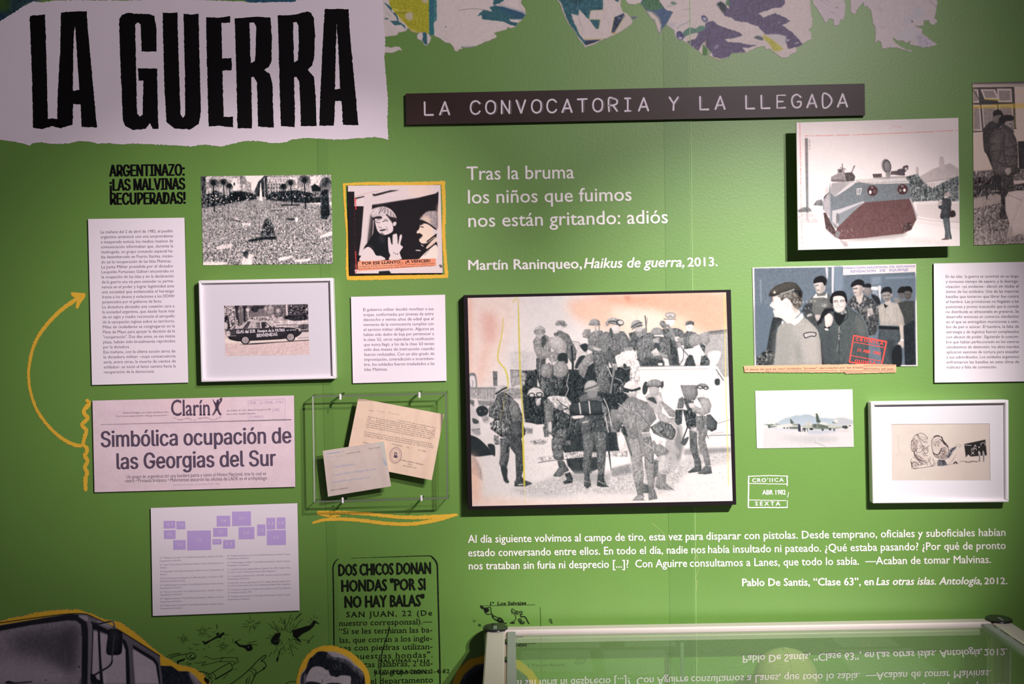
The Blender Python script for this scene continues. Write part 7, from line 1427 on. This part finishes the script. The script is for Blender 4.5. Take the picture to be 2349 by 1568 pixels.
# ------------------------------------------------------------------ lorry mural bottom left
KT = (0, 1390, 5.593)
v = Cv(-40, 1386, 500, 1660, bg=(150, 142, 148), k=1.0, seed=61, alpha=True, duo=((22, 26, 32), (214, 200, 208)))
YM = (222, 176, 50)
v.at(0, 0, 1.0).P(RE("-300,240 0,190 130,145 300,120 480,70 620,55 780,38 1000,42 1100,62 1200,100 1340,165 1440,180 1540,200 1640,265 1740,340 1860,440 1960,530 2060,610 2200,690 2290,745 2400,770 2480,790 2600,850 2680,960 2760,1100 2800,1600 -300,1600", KT, 1.0, 1.8, 5), YM, 1, 0, 0, 0, 6)
v.at(*KT); v.P("-300,290 0,240 300,190 600,140 900,95 1090,100 1180,135 1300,190 1500,290 1800,470 2050,635 2060,760 2200,770 2290,830 2400,830 2480,880 2600,1000 2700,1200 2740,1600 -300,1600", 104, 1, .3, 0)
v.P("2060,765 2200,765 2300,840 2420,835 2500,900 2620,1060 2700,1300 2100,1300", (44, 48, 58), 1, .5, 0, 0, 12); v.P("2420,850 2500,890 2660,1150 2580,1150 2480,980", 190, .9, 2); v.P("2440,870 2540,1000 2500,1000", 90, .6, 2)
v.P("-300,300 0,248 300,196 600,146 900,100 1020,110 1100,180 1130,300 1140,1600 1040,1600 1050,400 1040,230 980,185 880,178 400,240 0,315 -300,370", 26, 1, .5, 0); v.L("-300,262 0,212 600,128 900,96 1090,98 1200,140 1500,290 2050,636", 2, 14, 1)
v.P("-300,372 0,318 400,243 880,182 980,190 1035,240 1050,400 1045,900 1000,1000 -300,1000", 150, 1, .5, 0, 0, 10); v.P("200,380 700,280 980,260 960,500 900,820 700,780 560,640 200,560", 66, .7, 14, 1, 0, 6); v.P("780,400 1000,300 920,900 840,900", 74, .7, 9); v.P("-50,700 500,760 800,800 1000,960 -50,1000", 190, .6, 12); v.L("840,560 850,880", 3, 120, .7, b=2); v.L("560,920 700,880 850,890 900,910", 1.6, 190, .8, b=1)
v.P("70,970 120,955 200,975 400,960 390,975 200,990 80,990", 30, 1, .5); v.E(1015, 776, 14, 10, 30, a=.9, b=.4); v.E(588, 945, 8, 10, 40); v.P("-300,1000 1000,1000 1040,1060 1040,1600 -300,1600", 86, 1, 1, 0, 0, 8)
v.P("1000,118 1120,125 1130,190 1080,180", 170, 1, .8); v.P("1130,150 1180,160 1200,320 1170,900 1150,1600 1110,1600 1130,500", 130, 1, .6, 0); v.L("1190,200 1190,400 1170,900", 2.4, 20, .9)
v.P("1200,310 1260,330 1390,370 1580,440 1620,520 1640,1000 1320,1000 1180,900", 196, 1, .4, 0, 0, 6); v.P("1190,140 1300,190 1500,290 1560,340 1560,400 1400,360 1240,290 1180,240", 120, 1, .5, 0); v.P("1240,190 1370,210 1450,270 1330,250", 160, 1, .6); v.P("1180,215 1260,240 1400,310 1460,370 1390,355 1240,300 1190,290", 20, 1, .4, 0)
v.L("1170,205 1260,225 1350,205 1430,195 1460,215 1475,300", 3.4, 34); v.L("1430,195 1465,220 1480,310 1465,400", 2.8, 130); v.P("1255,320 1280,320 1300,700 1325,1000 1290,1000 1270,700", 24, 1, .4)
v.P("1390,300 1480,290 1560,330 1570,460 1555,600 1480,625 1375,615 1365,520 1380,400", 26, 1, .5, 1, .3, 8); v.P("1420,310 1500,300 1540,400 1450,420", 60, .5, 4); v.L("1465,380 1455,500 1440,620 1430,720 1380,780 1290,830 1210,890", 3.4, 70); v.L("1440,700 1400,770 1200,885", 3.4, 34); v.P("1165,860 1230,900 1240,930 1310,960 1320,1010 1180,1000", 20, 1, .5)
v.P("1575,420 1620,440 1650,560 1680,1000 1620,1000 1610,560 1570,460", 22, 1, .4, 0); v.P("1570,350 1700,430 2040,640 2080,900 2100,1200 2050,1200 2010,720 1980,690 1700,510 1690,560 1720,1000 1670,1000 1650,520 1600,420", 108, 1, .4, 0); v.P("1700,490 1980,660 2030,730 2060,1000 2030,1000 2000,740 1960,700 1710,540", 24, 1, .5, 0)
v.P("1705,545 1960,700 2000,760 2040,1000 1735,1000 1710,700", 200, 1, .4, 0, 0, 5); v.P("1730,770 1930,780 1940,1000 1740,1000", 214, .5, 2, 0); v.P("1320,850 1370,870 1360,1000 1330,1000", 214, .8, 1, 0); v.P("1150,1000 2100,1000 2200,1600 1150,1600", 80, 1, 2, 0, 0, 12)
v.N(7, 1.3); v.a[...,:3] = np.where(v.a[...,:3].max(-1,keepdims=True)-v.a[...,:3].min(-1,keepdims=True) > 60, v.a[...,:3], np.clip((v.a[...,:3]-110)*1.22+108, 6, 235))
o = picture('lorry_mural', v, [(-40, 1386), (500, 1386), (500, 1660), (-40, 1660)], D0-.0003, None, .6, .3); tag(o, 'grey lorry cab mural with a ragged yellow outline, bottom left', 'wall graphic')
# line drawing of helicopters and pointing hands ---------------------
KD = (360, 1390, 5.8725)
v = Cv(376, 1396, 745, 1640, bg=(14, 18, 10), k=1.4, seed=62, alpha=True).at(*KD); I_ = (14, 18, 12)
def D(s_, w_=.9, **o): v.L(s_, w_, I_, .92, **o)
for cx, cy, R, n in ((360, 440, 65, 10), (620, 340, 80, 11), (890, 540, 70, 11), (1270, 240, 110, 9), (1720, 400, 170, 20), (1750, 420, 250, 17)):
    for i in range(n):
        a = i*2*math.pi/n+R; r0 = R*(.3 if R < 150 else .55)*(1+.3*math.sin(i*5)); r1 = R*(1+.3*math.sin(i*3.7)); v.L([(cx+r0*math.cos(a), cy+r0*math.sin(a)*.9), (cx+r1*math.cos(a), cy+r1*math.sin(a)*.9)], [1.4, .5] if i % 2 else [.6, .8], I_, .92)
v.P("640,490 740,440 820,390 900,350 905,375 870,400 860,430 830,420 740,460 660,510", I_, 1, .2); v.P("615,465 650,480 655,515 630,500", I_, .8, .3); v.P("795,375 830,350 835,370 810,390", I_, 1, .2); D("750,430 880,360", .6); D("680,415 735,405", .9); D("900,385 970,383", .8); D("808,245 810,300", 1.4); D("630,465 620,480 650,515"); v.L("740,440 860,375", .9, (70, 110, 50), .9)
v.P("1045,485 1070,465 1110,510 1200,520 1260,510 1290,560 1275,590 1220,600 1180,560 1110,540 1080,510", I_, 1, .2); D("1060,470 1130,445", 1); D("1220,495 1340,468", 1); D("1260,510 1355,522", 1); v.L("1120,525 1200,530", 1, (70, 100, 60), .9, brk=.4); v.P("1225,535 1242,535 1240,560 1226,558", (70, 100, 60), .9); D("1020,430 1025,490", .8)
v.P("1535,460 1570,400 1620,360 1665,370 1650,430 1640,500 1600,520 1555,500", I_, 1, .3); v.L("1560,470 1620,460 1650,400", .9, (70, 100, 60), .8); v.L("1580,500 1630,460", .8, (80, 110, 70), .8)
v.P("1830,320 2060,255 2110,190 2150,200 2110,270 2060,320 1960,370 1900,420 1910,460 1840,410 1830,380", I_, 1, .2, 0); D("2110,190 2185,235 2130,215", 1.4); v.L("2075,270 2100,210", 1, (70, 100, 60), .8); D("1900,430 1935,478", 2.4); D("1840,440 1900,460 1935,475", 1.6)
for a in ("2120,120 2118,160", "2150,160 2165,142", "2085,180 2070,160", "2040,212 2065,205", "1850,190 1950,95", "1870,160 1940,90", "1870,290 1900,230 1955,175", "1560,200 1640,330", "2115,390 2030,490", "2050,460 2020,495", "2060,480 2045,500", "1660,150 1690,200", "1720,180 1710,240", "1820,150 1830,190", "1700,330 1760,240 1805,110", "1530,280 1540,290", "1550,290 1570,305", "1640,590 1660,650", "1570,640 1620,560", "1510,680 1550,610"): D(a, .9)
v.P("1640,680 1625,745 1608,725 1620,690", I_, 1, .2); D("1655,600 1640,680", .8); D("1150,275 1210,268", .8); D("1340,235 1390,230", 1.2); D("1300,280 1330,290", 1.6)
for x, y in ((1655, 205), (1690, 225), (1720, 300), (1800, 230), (1840, 250), (1600, 300), (1700, 560), (1730, 600), (1770, 580), (1830, 660), (1690, 640), (1790, 630)): v.E(x, y, 5, 8, I_, 20)
D("130,680 200,645 310,630", 1); D("160,690 230,655 320,640", .8); D("180,700 250,670 390,640 420,640 450,622 500,635 525,670 500,705 440,718 400,680", 1.3); D("470,650 440,680 480,700 520,680", 1.8); v.P("270,740 330,715 390,700 350,735 300,750 285,780", I_, 1, .3); D("410,640 390,660 415,700", 1); D("395,760 410,780 460,782", 1); D("420,745 430,765 465,768", 1); D("490,500 520,518 570,510", .9); D("430,545 440,570 480,575", .9)
D("635,680 680,675 710,700 760,712 890,690 1095,692 1075,712 1100,745 1020,790", 1, sm=0); D("515,760 570,762 660,745 600,800 860,735 850,745 1045,740 1050,770", 1, sm=0); D("860,700 890,688 890,700 850,735", .9, sm=0)
D("740,895 960,770 1000,780 1015,820 990,860 780,985", 1.4); D("720,900 760,900 790,940 790,985", 1.2); D("560,878 640,885 690,910 715,960 700,980", 1.4); D("650,885 680,940 740,975 730,920 690,900", 1); D("640,960 700,1000 690,1045", 1.8); D("800,975 1000,860", 2.4); D("750,1000 700,1100", 1.2); D("890,975 960,910", .9); v.P("635,975 660,960 700,1010 680,1045 640,1000", I_, .9, .5)
D("990,1050 1130,950 1265,830 1350,740 1430,670 1468,660 1460,690 1405,735 1445,745 1470,795 1455,830 1420,855 1340,905", 1.7); D("1265,830 1330,860 1330,905 1310,960", 1.3); D("1240,855 1290,890 1315,955", 1.1); D("1335,905 1265,1050", 1.8); D("1215,970 1200,1045", 1.8); D("1250,930 1245,990 1225,1050", 1.2); v.P("1440,820 1460,825 1440,850 1425,845", I_); D("1735,1045 1790,1015 1870,1010", 1.2)
D("990,1050 800,1200 700,1300", 1.7); D("1265,1050 1180,1200 1100,1400", 1.7); D("700,1100 640,1200 600,1350", 1.3)
for x, y in ((700, 545), (720, 292), (770, 345), (910, 435), (830, 470), (1030, 580), (960, 625), (1000, 600), (1070, 848), (1025, 850), (540, 590), (630, 575)): v.L([(x-12, y+2), (x+12, y-4)], .9, I_, .85)
o = picture('line_drawing_mural', v, [(376, 1396), (745, 1396), (745, 1640), (376, 1640)], D0-.0002, None, .7, .2); tag(o, 'black ink drawing of exploding helicopters and a pointing hand, below the key panel', 'wall graphic')
# man's head mural ---------------------------------------------------
KH = (660, 1450, 9.7875)
v = Cv(670, 1470, 856, 1660, bg=YM, k=1.4, seed=63, alpha=True, duo=((12, 18, 26), (222, 210, 214))).at(0, 0, 1.0)
v.P(RE("180,1800 185,1150 215,1000 250,830 330,650 420,520 560,380 730,310 900,290 1060,300 1250,360 1450,460 1600,590 1750,750 1820,900 1850,1050 1860,1800", KH, .7, 1.5, 8), YM, 1, 0, 0, 0, 5)
v.at(*KH); v.P("262,1800 265,1080 300,930 370,840 430,760 480,640 560,540 690,430 850,440 900,420 1060,430 1250,500 1400,590 1500,700 1640,820 1720,950 1730,1800", 190, 1, .5, 0)
v.P("300,1200 310,960 400,840 480,610 570,530 690,430 880,440 1000,540 1150,560 1350,620 1500,740 1620,830 1700,920 1735,1100 1730,1400 1420,1300 1420,1010 1330,970 1200,960 1100,1000 1000,960 940,840 860,840 780,780 650,760 540,790 470,900 430,1010 400,1200", 14, 1, .6, 1, 0, 12)
for i in range(60):
    t_ = i/60; x = 900+800*t_; y = 450+ (x-900)*.28 + max(0, x-1300)*.62; r = v.rs.rand()
    v.L([(x, y), (x-20+30*r, y+40+50*r), (x-60+50*r, y+80+70*r)], [1.3, .5], 150+60*r, .75)
for i in range(26):
    x = 980+v.rs.rand()*220; y = 660+v.rs.rand()*140; v.L([(x, y), (x+30, y+50)], .8, 100, .6)
for i in range(34):
    x = 330+v.rs.rand()*90; v.L([(x, 900+v.rs.rand()*150), (x-20, 1100+v.rs.rand()*200)], .8, 20 if i % 2 else 170, .7)
for i in range(30):
    x = 1440+v.rs.rand()*260; y = 980+v.rs.rand()*250; v.L([(x, y), (x+30, y+90)], .8, 90, .5)
v.P("405,1800 410,1100 440,960 500,850 600,775 700,765 800,800 870,845 940,850 1000,960 1100,1005 1230,970 1400,990 1415,1150 1420,1800", 205, 1, .6, 1, 0, 5); v.P("900,780 1000,850 1020,960 960,960", 14, 1, 1); v.L("680,915 800,945 960,935", 1, 130, .7, b=.4); v.L("800,990 900,985", .9, 140, .7); v.L("740,1050 840,1080 960,1060", .9, 140, .6, b=.5); v.L("780,1060 760,1140", 1.6, 60, .8, b=.4)
v.P("410,1130 500,1100 620,1110 730,1140 740,1200 400,1200", 22, 1, .8, 1, 0, 10); v.P("880,1150 1000,1130 1180,1140 1220,1200 880,1200", 22, 1, .8, 1, 0, 10); v.E(560, 1240, 70, 26, 60); v.E(1040, 1240, 74, 26, 60); v.P("760,1200 860,1200 900,1500 740,1500", 180, .8, 3); v.P("620,1620 980,1620 800,1670", 70, .9, 1); v.P("430,1500 1400,1500 1300,1900 600,1900", 190, .6, 6)
v.N(6, 1.1)
o = picture('man_mural', v, [(670, 1470), (856, 1470), (856, 1660), (670, 1660)], D0+.0006, None, .6, .3); tag(o, 'black-haired man\'s head mural ringed in yellow, bottom centre-left', 'wall graphic')
# second head, partly behind the case --------------------------------
v = Cv(1020, 1490, 1262, 1660, bg=YM, k=1.0, seed=64, alpha=True, duo=((14, 18, 26), (216, 206, 210))).at(0, 0, 1.0)
v.P(RE("1024,1700 1032,1580 1050,1535 1075,1512 1110,1502 1150,1500 1190,1512 1222,1538 1246,1575 1256,1700", (0, 0, 1), .7, 2, 9), YM, 1, 0, 0); v.P("1042,1700 1048,1580 1065,1545 1090,1525 1130,1517 1175,1525 1208,1550 1228,1590 1238,1700", (52, 58, 72), 1, .5, 0, 0, 10)
v.P("1060,1700 1066,1570 1090,1542 1130,1530 1170,1538 1200,1562 1215,1700", 14, 1, 1.5); v.L("1062,1556 1080,1534 1108,1522", 3, 150, .7, b=1.5); v.L("1150,1522 1190,1538 1214,1570", 3, 180, .6, b=1.5)
v.P("1176,1545 1205,1568 1220,1700 1190,1700", 150, .6, 4); v.N(6, 1.3)
o = picture('hair_mural', v, [(1020, 1490), (1262, 1490), (1262, 1660), (1020, 1660)], D0-.0002, None, .6, .3); tag(o, 'dark head mural with a yellow rim, half hidden behind the display case corner', 'wall graphic')
# ------------------------------------------------------------------ newspaper cutting printed in black on green
KC2 = (750, 1260, 5.09)
t = thing('news_cutting_print', P(890, 1400, .001), 'black printed news cutting headed DOS CHICOS DONAN HONDAS, below the yellow underline', 'wall graphic')
def c2(s, x0, y0, x1, y1, cap, **o): return (s, 750+x0/5.09, 1260+y0/5.09, 750+x1/5.09, 1260+y1/5.09, cap, o)
M_gi = mat('print_black_green', (16, 24, 10), .7, .2)
B_ = dict(b=.034, wob=.15)
text_mesh('headline', [c2("DOS CHICOS DONAN", 140, 305, 1212, 280, 26, **B_), c2("HONDAS \"POR SI", 175, 490, 1148, 468, 26, **B_), c2("NO HAY BALAS\"", 212, 677, 1135, 658, 26, **B_)], D0, M_gi, t)
S_ = dict(serif=True, b=.006)
text_mesh('body_text', [c2("SAN JUAN, 22 (De", 228, 788, 1228, 768, 12.2, serif=True, b=.012, sp=1.25), c2("nuestro corresponsal).—", 140, 890, 1230, 868, 13, **S_), c2("“Si se les terminan las ba-", 143, 985, 1230, 965, 13, **S_), c2("las, que corran a los ingle-", 145, 1088, 1230, 1064, 13, **S_),
   c2("ses con piedras utilizan-", 148, 1180, 1235, 1160, 13, **S_), c2("nuestras hondas\".", 320, 1276, 1235, 1257, 13, serif=True, sp=1.1), c2("tas palabras, 2 chi-", 440, 1372, 1235, 1355, 13, **S_), c2("y un grupo marca", 548, 1463, 1210, 1446, 12, **S_), c2("el departamento", 510, 1566, 1240, 1548, 13, **S_)], D0, M_gi, t)
text_mesh('overprint', [c2("MALVINAS  1a1a", 598, 1315, 1195, 1306, 7.5, serif=True, b=.015, sp=1.2), c2("RECUPERACION 2-4-82", 552, 1450, 1430, 1440, 9, serif=True, b=.015, sp=1.2)], D0+.0002, M_gi, t)
def SL(s, w, **o): return stroke_poly(smooth(TR(s, *KC2), False, 5), w, amp=.12, **o)
inked('rule_border', [SL("145,108 110,125 80,170 70,220", [.7, 2.2, 3.2, 3.2]), SL("70,215 76,500 80,900 88,1600", 3.1), SL("520,92 800,82 1180,72 1230,90 1275,140 1290,190", [.8, 1.4, 1.8, 3.4, 3.6, 3.2]), SL("1290,185 1298,500 1308,900 1318,1250 1322,1620", 3.1), SL("280,98 520,92", .6)], D0, M_gi, t)
inked('slanting_crack', [SL("722,890 728,930 690,1050 650,1180 630,1350 625,1620", [.8, 2.6, 1.8, 2.4, 1.6, 2])], D0+.0003, M_gi, t)
# hairline scratches on the wall above the case
KQ = (1060, 1200, 3.67)
o = inked('wall_scratches', [stroke_poly(smooth(TR(s_, *KQ), False, 4), [w_, .3]) for s_, w_ in (("1975,260 1985,320 1993,380 1960,470", .9), ("1955,300 1970,262", .7), ("1978,480 1970,570", .9), ("1600,0 1700,90 1760,190", .6))], D0+.0002, mat('scratch_pale', (206, 214, 150), .6), parts='scratch_line'); tag(o, 'thin pale scratches crossing the white prose quotation', 'scratch')
# ------------------------------------------------------------------ island map in black ink
KM = (1060, 1370, 7.921)
v = Cv(1078, 1362, 1640, 1600, bg=(14, 18, 10), k=1.3, seed=65, alpha=True)
v.at(*KM)
v.L("335,150 700,142 1325,130", .9, I_, .9, sm=0); v.L("1420,180 1428,470 1440,1350", 1, I_, .85, sm=0)
v.L("335,150 350,190 400,215 420,270 460,305 540,300 550,350 600,400 660,430 720,450 800,470", 1.8, I_); v.L("360,165 420,190 500,175 520,190 530,260 560,320 640,360 700,370 750,420", 1.6, I_); v.P("400,190 480,200 490,240 450,270 410,250", I_, .95, .5); v.P("330,145 370,150 390,190 350,180", I_)
v.L("560,320 580,380 640,400 660,370", 1.4, I_); v.P("640,400 700,370 740,410 760,450 690,460 650,440", I_, .9, .6); v.E(690, 405, 20, 14, (80, 120, 60), a=.8)
v.L("910,290 900,220 920,205 960,240 1000,245 1040,260 1095,265 1075,245", 1.5, I_); v.L("905,240 940,290 975,350 970,400 920,440 870,465", 1.3, I_); v.E(985, 275, 30, 18, I_, 10, a=.8); v.E(985, 275, 16, 9, (80, 130, 60), 10, a=.8); v.L("950,270 1000,310 1050,270", 1.2, I_)
v.L("1095,300 1065,300 1070,345 1130,345 1160,370 1190,430 1215,470", 2.4, I_); v.E(1050, 410, 34, 34, I_, a=.8, b=.8); v.E(1090, 455, 50, 28, I_, a=.8, b=.8); v.E(1050, 410, 14, 14, (80, 130, 60), a=.9); v.E(1095, 450, 18, 10, (80, 130, 60), a=.9); v.E(920, 458, 44, 16, I_, a=.9, b=.6); v.E(795, 465, 20, 9, I_)
v.L("205,440 245,415", 1.3, I_); v.L("200,390 208,400", .9, I_); v.E(320, 500, 28, 22, I_, 40, a=.9); v.E(320, 500, 15, 10, (80, 130, 60), 40); v.L("1580,420 1600,390 1625,410 1600,440 1635,465 1630,430", 1.3, I_)
v.at(1050, 1370, 3.614)
Ig = (24, 50, 18)
v.L("910,328 960,350 985,370 1000,395 970,400 950,360", 1.1, Ig, .8); v.L("1085,350 1120,370 1155,385", 1.1, Ig, .8); v.L("1215,325 1245,340", 1.2, Ig, .8); v.L("1190,400 1235,380 1270,400 1230,425 1200,410", 1.5, Ig, .8); v.E(1232, 402, 16, 8, Ig, a=.5)
v.L("970,545 1000,500 1020,520 1040,495 1045,520 1070,490 1050,540 1000,550 970,545", 1.1, Ig, .8, sm=0); v.L("990,535 1030,530", 1.6, Ig, .6, b=.5)
for x, y in ((515, 400), (565, 420), (620, 425), (670, 435), (720, 455), (770, 458)): v.L([(x-6, y-8), (x-5, y+6), (x+6, y+5)], 1.1, Ig, .7)
v.L("480,350 560,352", 1.6, Ig, .6, brk=.4)
o = picture('map_mural', v, [(1078, 1362), (1640, 1362), (1640, 1600), (1078, 1600)], D0-.0001, None, .7, .2); tag(o, 'black ink island map drawn on the wall behind the display case corner', 'wall graphic')
map_l = holder('map_lettering', None, 1165, 1386)
for l_ in [("1ª  Los Salvajes", 1124.5, 1387.4, 1207, 1385.6, 7.5, dict(serif=True, b=.02)), ("I. Pan de Azúcar", 1211, 1528, 1297, 1526, 6, dict(serif=True)), ("I. Culebe", 1500, 1502, 1545, 1501, 6, dict(serif=True))]: _text("text_line", [l_], D0+.0002, M_gi, map_l)
tag(map_l, 'black typed place names on the island map, "Los Salvajes"', 'lettering')
KX = (1700, 1370, 3.62)
o = inked('painted_cross', [brush("990,345 1030,375 1075,410", [4, 6, 5], 3, k=KX), brush("1068,360 1040,385 990,425", [7, 6, 4], 4, k=KX)], D0, M_yel, parts='brush_stroke'); tag(o, 'small yellow painted cross on the wall seen through the case glass', 'wall graphic')
# ------------------------------------------------------------------ things in and on the case
def PZ(px, py, z):
    a = P(px, py, 0); d = a-CAM; s_ = (z-CAM.z)/d.z; return CAM+d*s_
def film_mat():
    m = bpy.data.materials.new('reflection_film'); m.use_nodes = True; nt = m.node_tree; b = nt.nodes['Principled BSDF']
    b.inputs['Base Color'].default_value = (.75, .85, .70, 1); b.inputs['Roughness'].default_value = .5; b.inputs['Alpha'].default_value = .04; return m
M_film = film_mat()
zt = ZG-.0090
films = [("525,440 1090,435 1135,615 525,612", (1050, 1370, 3.614), 'faint film added for a pale reflection in the case glass, lower left, nearest the corner post'), ("1200,440 1715,435 1800,640 1230,632", (1050, 1370, 3.614), 'faint film added for a pale reflection in the case glass, left of the grey-green strip'),
  ("480,342 1165,337 1185,415 480,416", (1050, 1370, 3.614), 'long faint film added for a pale reflection in the case glass, close under the left rail'), ("1380,346 1790,342 1815,405 1385,408", (1050, 1370, 3.614), 'short faint film added for a pale reflection in the case glass beside the grey-green strip'),
  ("735,322 1210,312 1330,405 835,410", (1700, 1370, 3.62), 'faint film added for a pale reflection in the case glass around the yellow cross'), ("770,435 1420,422 1660,630 960,660", (1700, 1370, 3.62), 'faint film added for a pale reflection in the case glass, lower right')]
for s_, k, lab in films:  # thin films added just under the glass to imitate pale reflections
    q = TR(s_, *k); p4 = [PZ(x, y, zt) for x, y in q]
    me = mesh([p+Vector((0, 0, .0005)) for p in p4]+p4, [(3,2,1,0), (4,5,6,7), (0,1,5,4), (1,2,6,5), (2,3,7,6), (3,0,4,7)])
    o = link('reflection_sheet', me, M_film); tag(o, lab, 'added reflection', 'films added for pale reflections in the display case glass')
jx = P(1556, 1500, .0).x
box('back_strip', (jx-.004, yb-.0075, .52), (jx+.004, yb-.0015, ZG-.027), mat('grey_green_strip', (96, 120, 92), .6), case, 0)  # narrow grey-green upright strip along the back glass
# canvas cap on a small stand inside the case
cx, cy = PZ(1808, 1500, ZG-.035).x, -.125
cap = thing('canvas_cap', (cx, cy, .52), 'pale khaki six-panel cap on a stand inside the display case', 'cap')
M_kh = mat('khaki_canvas', (150, 154, 98), .85, .2, noise=.06, nscale=60)
zc = .752
me_v = []; me_f = []; n = 48; rows = 14
for r in range(rows+1):
    ph = r/rows*math.pi/2; rr = .074*math.cos(ph)**.85; z = zc+.083*math.sin(ph)
    for i in range(n):
        a = i/n*2*math.pi; k = 1-.022*abs(math.cos(a*3))**14 - .006*abs(math.sin(a*3))
        me_v.append((cx+rr*k*math.cos(a)*(1.0), cy+rr*k*math.sin(a)*1.15*.72, z))
for r in range(rows):
    for i in range(n): me_f.append((r*n+i, r*n+(i+1) % n, (r+1)*n+(i+1) % n, (r+1)*n+i))
me = mesh(me_v, me_f)
for p in me.polygons: p.use_smooth = True
link('crown', me, M_kh, cap)
bm = bmesh.new(); bmesh.ops.create_uvsphere(bm, u_segments=14, v_segments=8, radius=.007)
for v_ in bm.verts: v_.co = Vector((v_.co.x, v_.co.y, v_.co.z*.5))+Vector((cx, cy, zc+.0835))
me = bpy.data.meshes.new('b'); bm.to_mesh(me); bm.free(); link('button', me, M_kh, cap)
for i in range(6):      # stitched seams
    a = (i+.5)/6*2*math.pi; q = []
    for r in range(12):
        ph = r/12*math.pi/2*.98; rr = .0745*math.cos(ph)**.85; q.append(Vector((cx+rr*math.cos(a), cy+rr*math.sin(a)*.828, zc+.084*math.sin(ph))))
    vs = []; fs = []
    for j, p in enumerate(q): vs += [p+Vector((-.0007, 0, .0004)), p+Vector((.0007, 0, .0004))]
    for j in range(len(q)-1): fs.append((2*j, 2*j+1, 2*j+3, 2*j+2))
    link('seam', mesh(vs, fs), mat('khaki_seam', (150, 148, 100), .8), cap)
vs = []; fs = []; N_ = 24      # brim towards the visitor
for j in range(N_+1):
    a = math.pi+math.pi*j/N_; b_ = Vector((cx+.072*math.cos(a), cy+.058*math.sin(a), zc+.002)); e_ = Vector((cx+.074*math.cos(a), cy+.058*math.sin(a)-.055*abs(math.sin(a))**.7, zc-.012)); vs += [b_, e_, b_-Vector((0,0,.002)), e_-Vector((0,0,.002))]
for j in range(N_): fs += [(4*j, 4*j+1, 4*j+5, 4*j+4), (4*j+2, 4*j+6, 4*j+7, 4*j+3), (4*j+1, 4*j+3, 4*j+7, 4*j+5)]
link('brim', mesh(vs, fs), M_kh, cap)
cyl('stand', (cx, cy), .045, .521, zc-.002, mat('clear_stand', (196, 204, 196), .3), cap, 20)
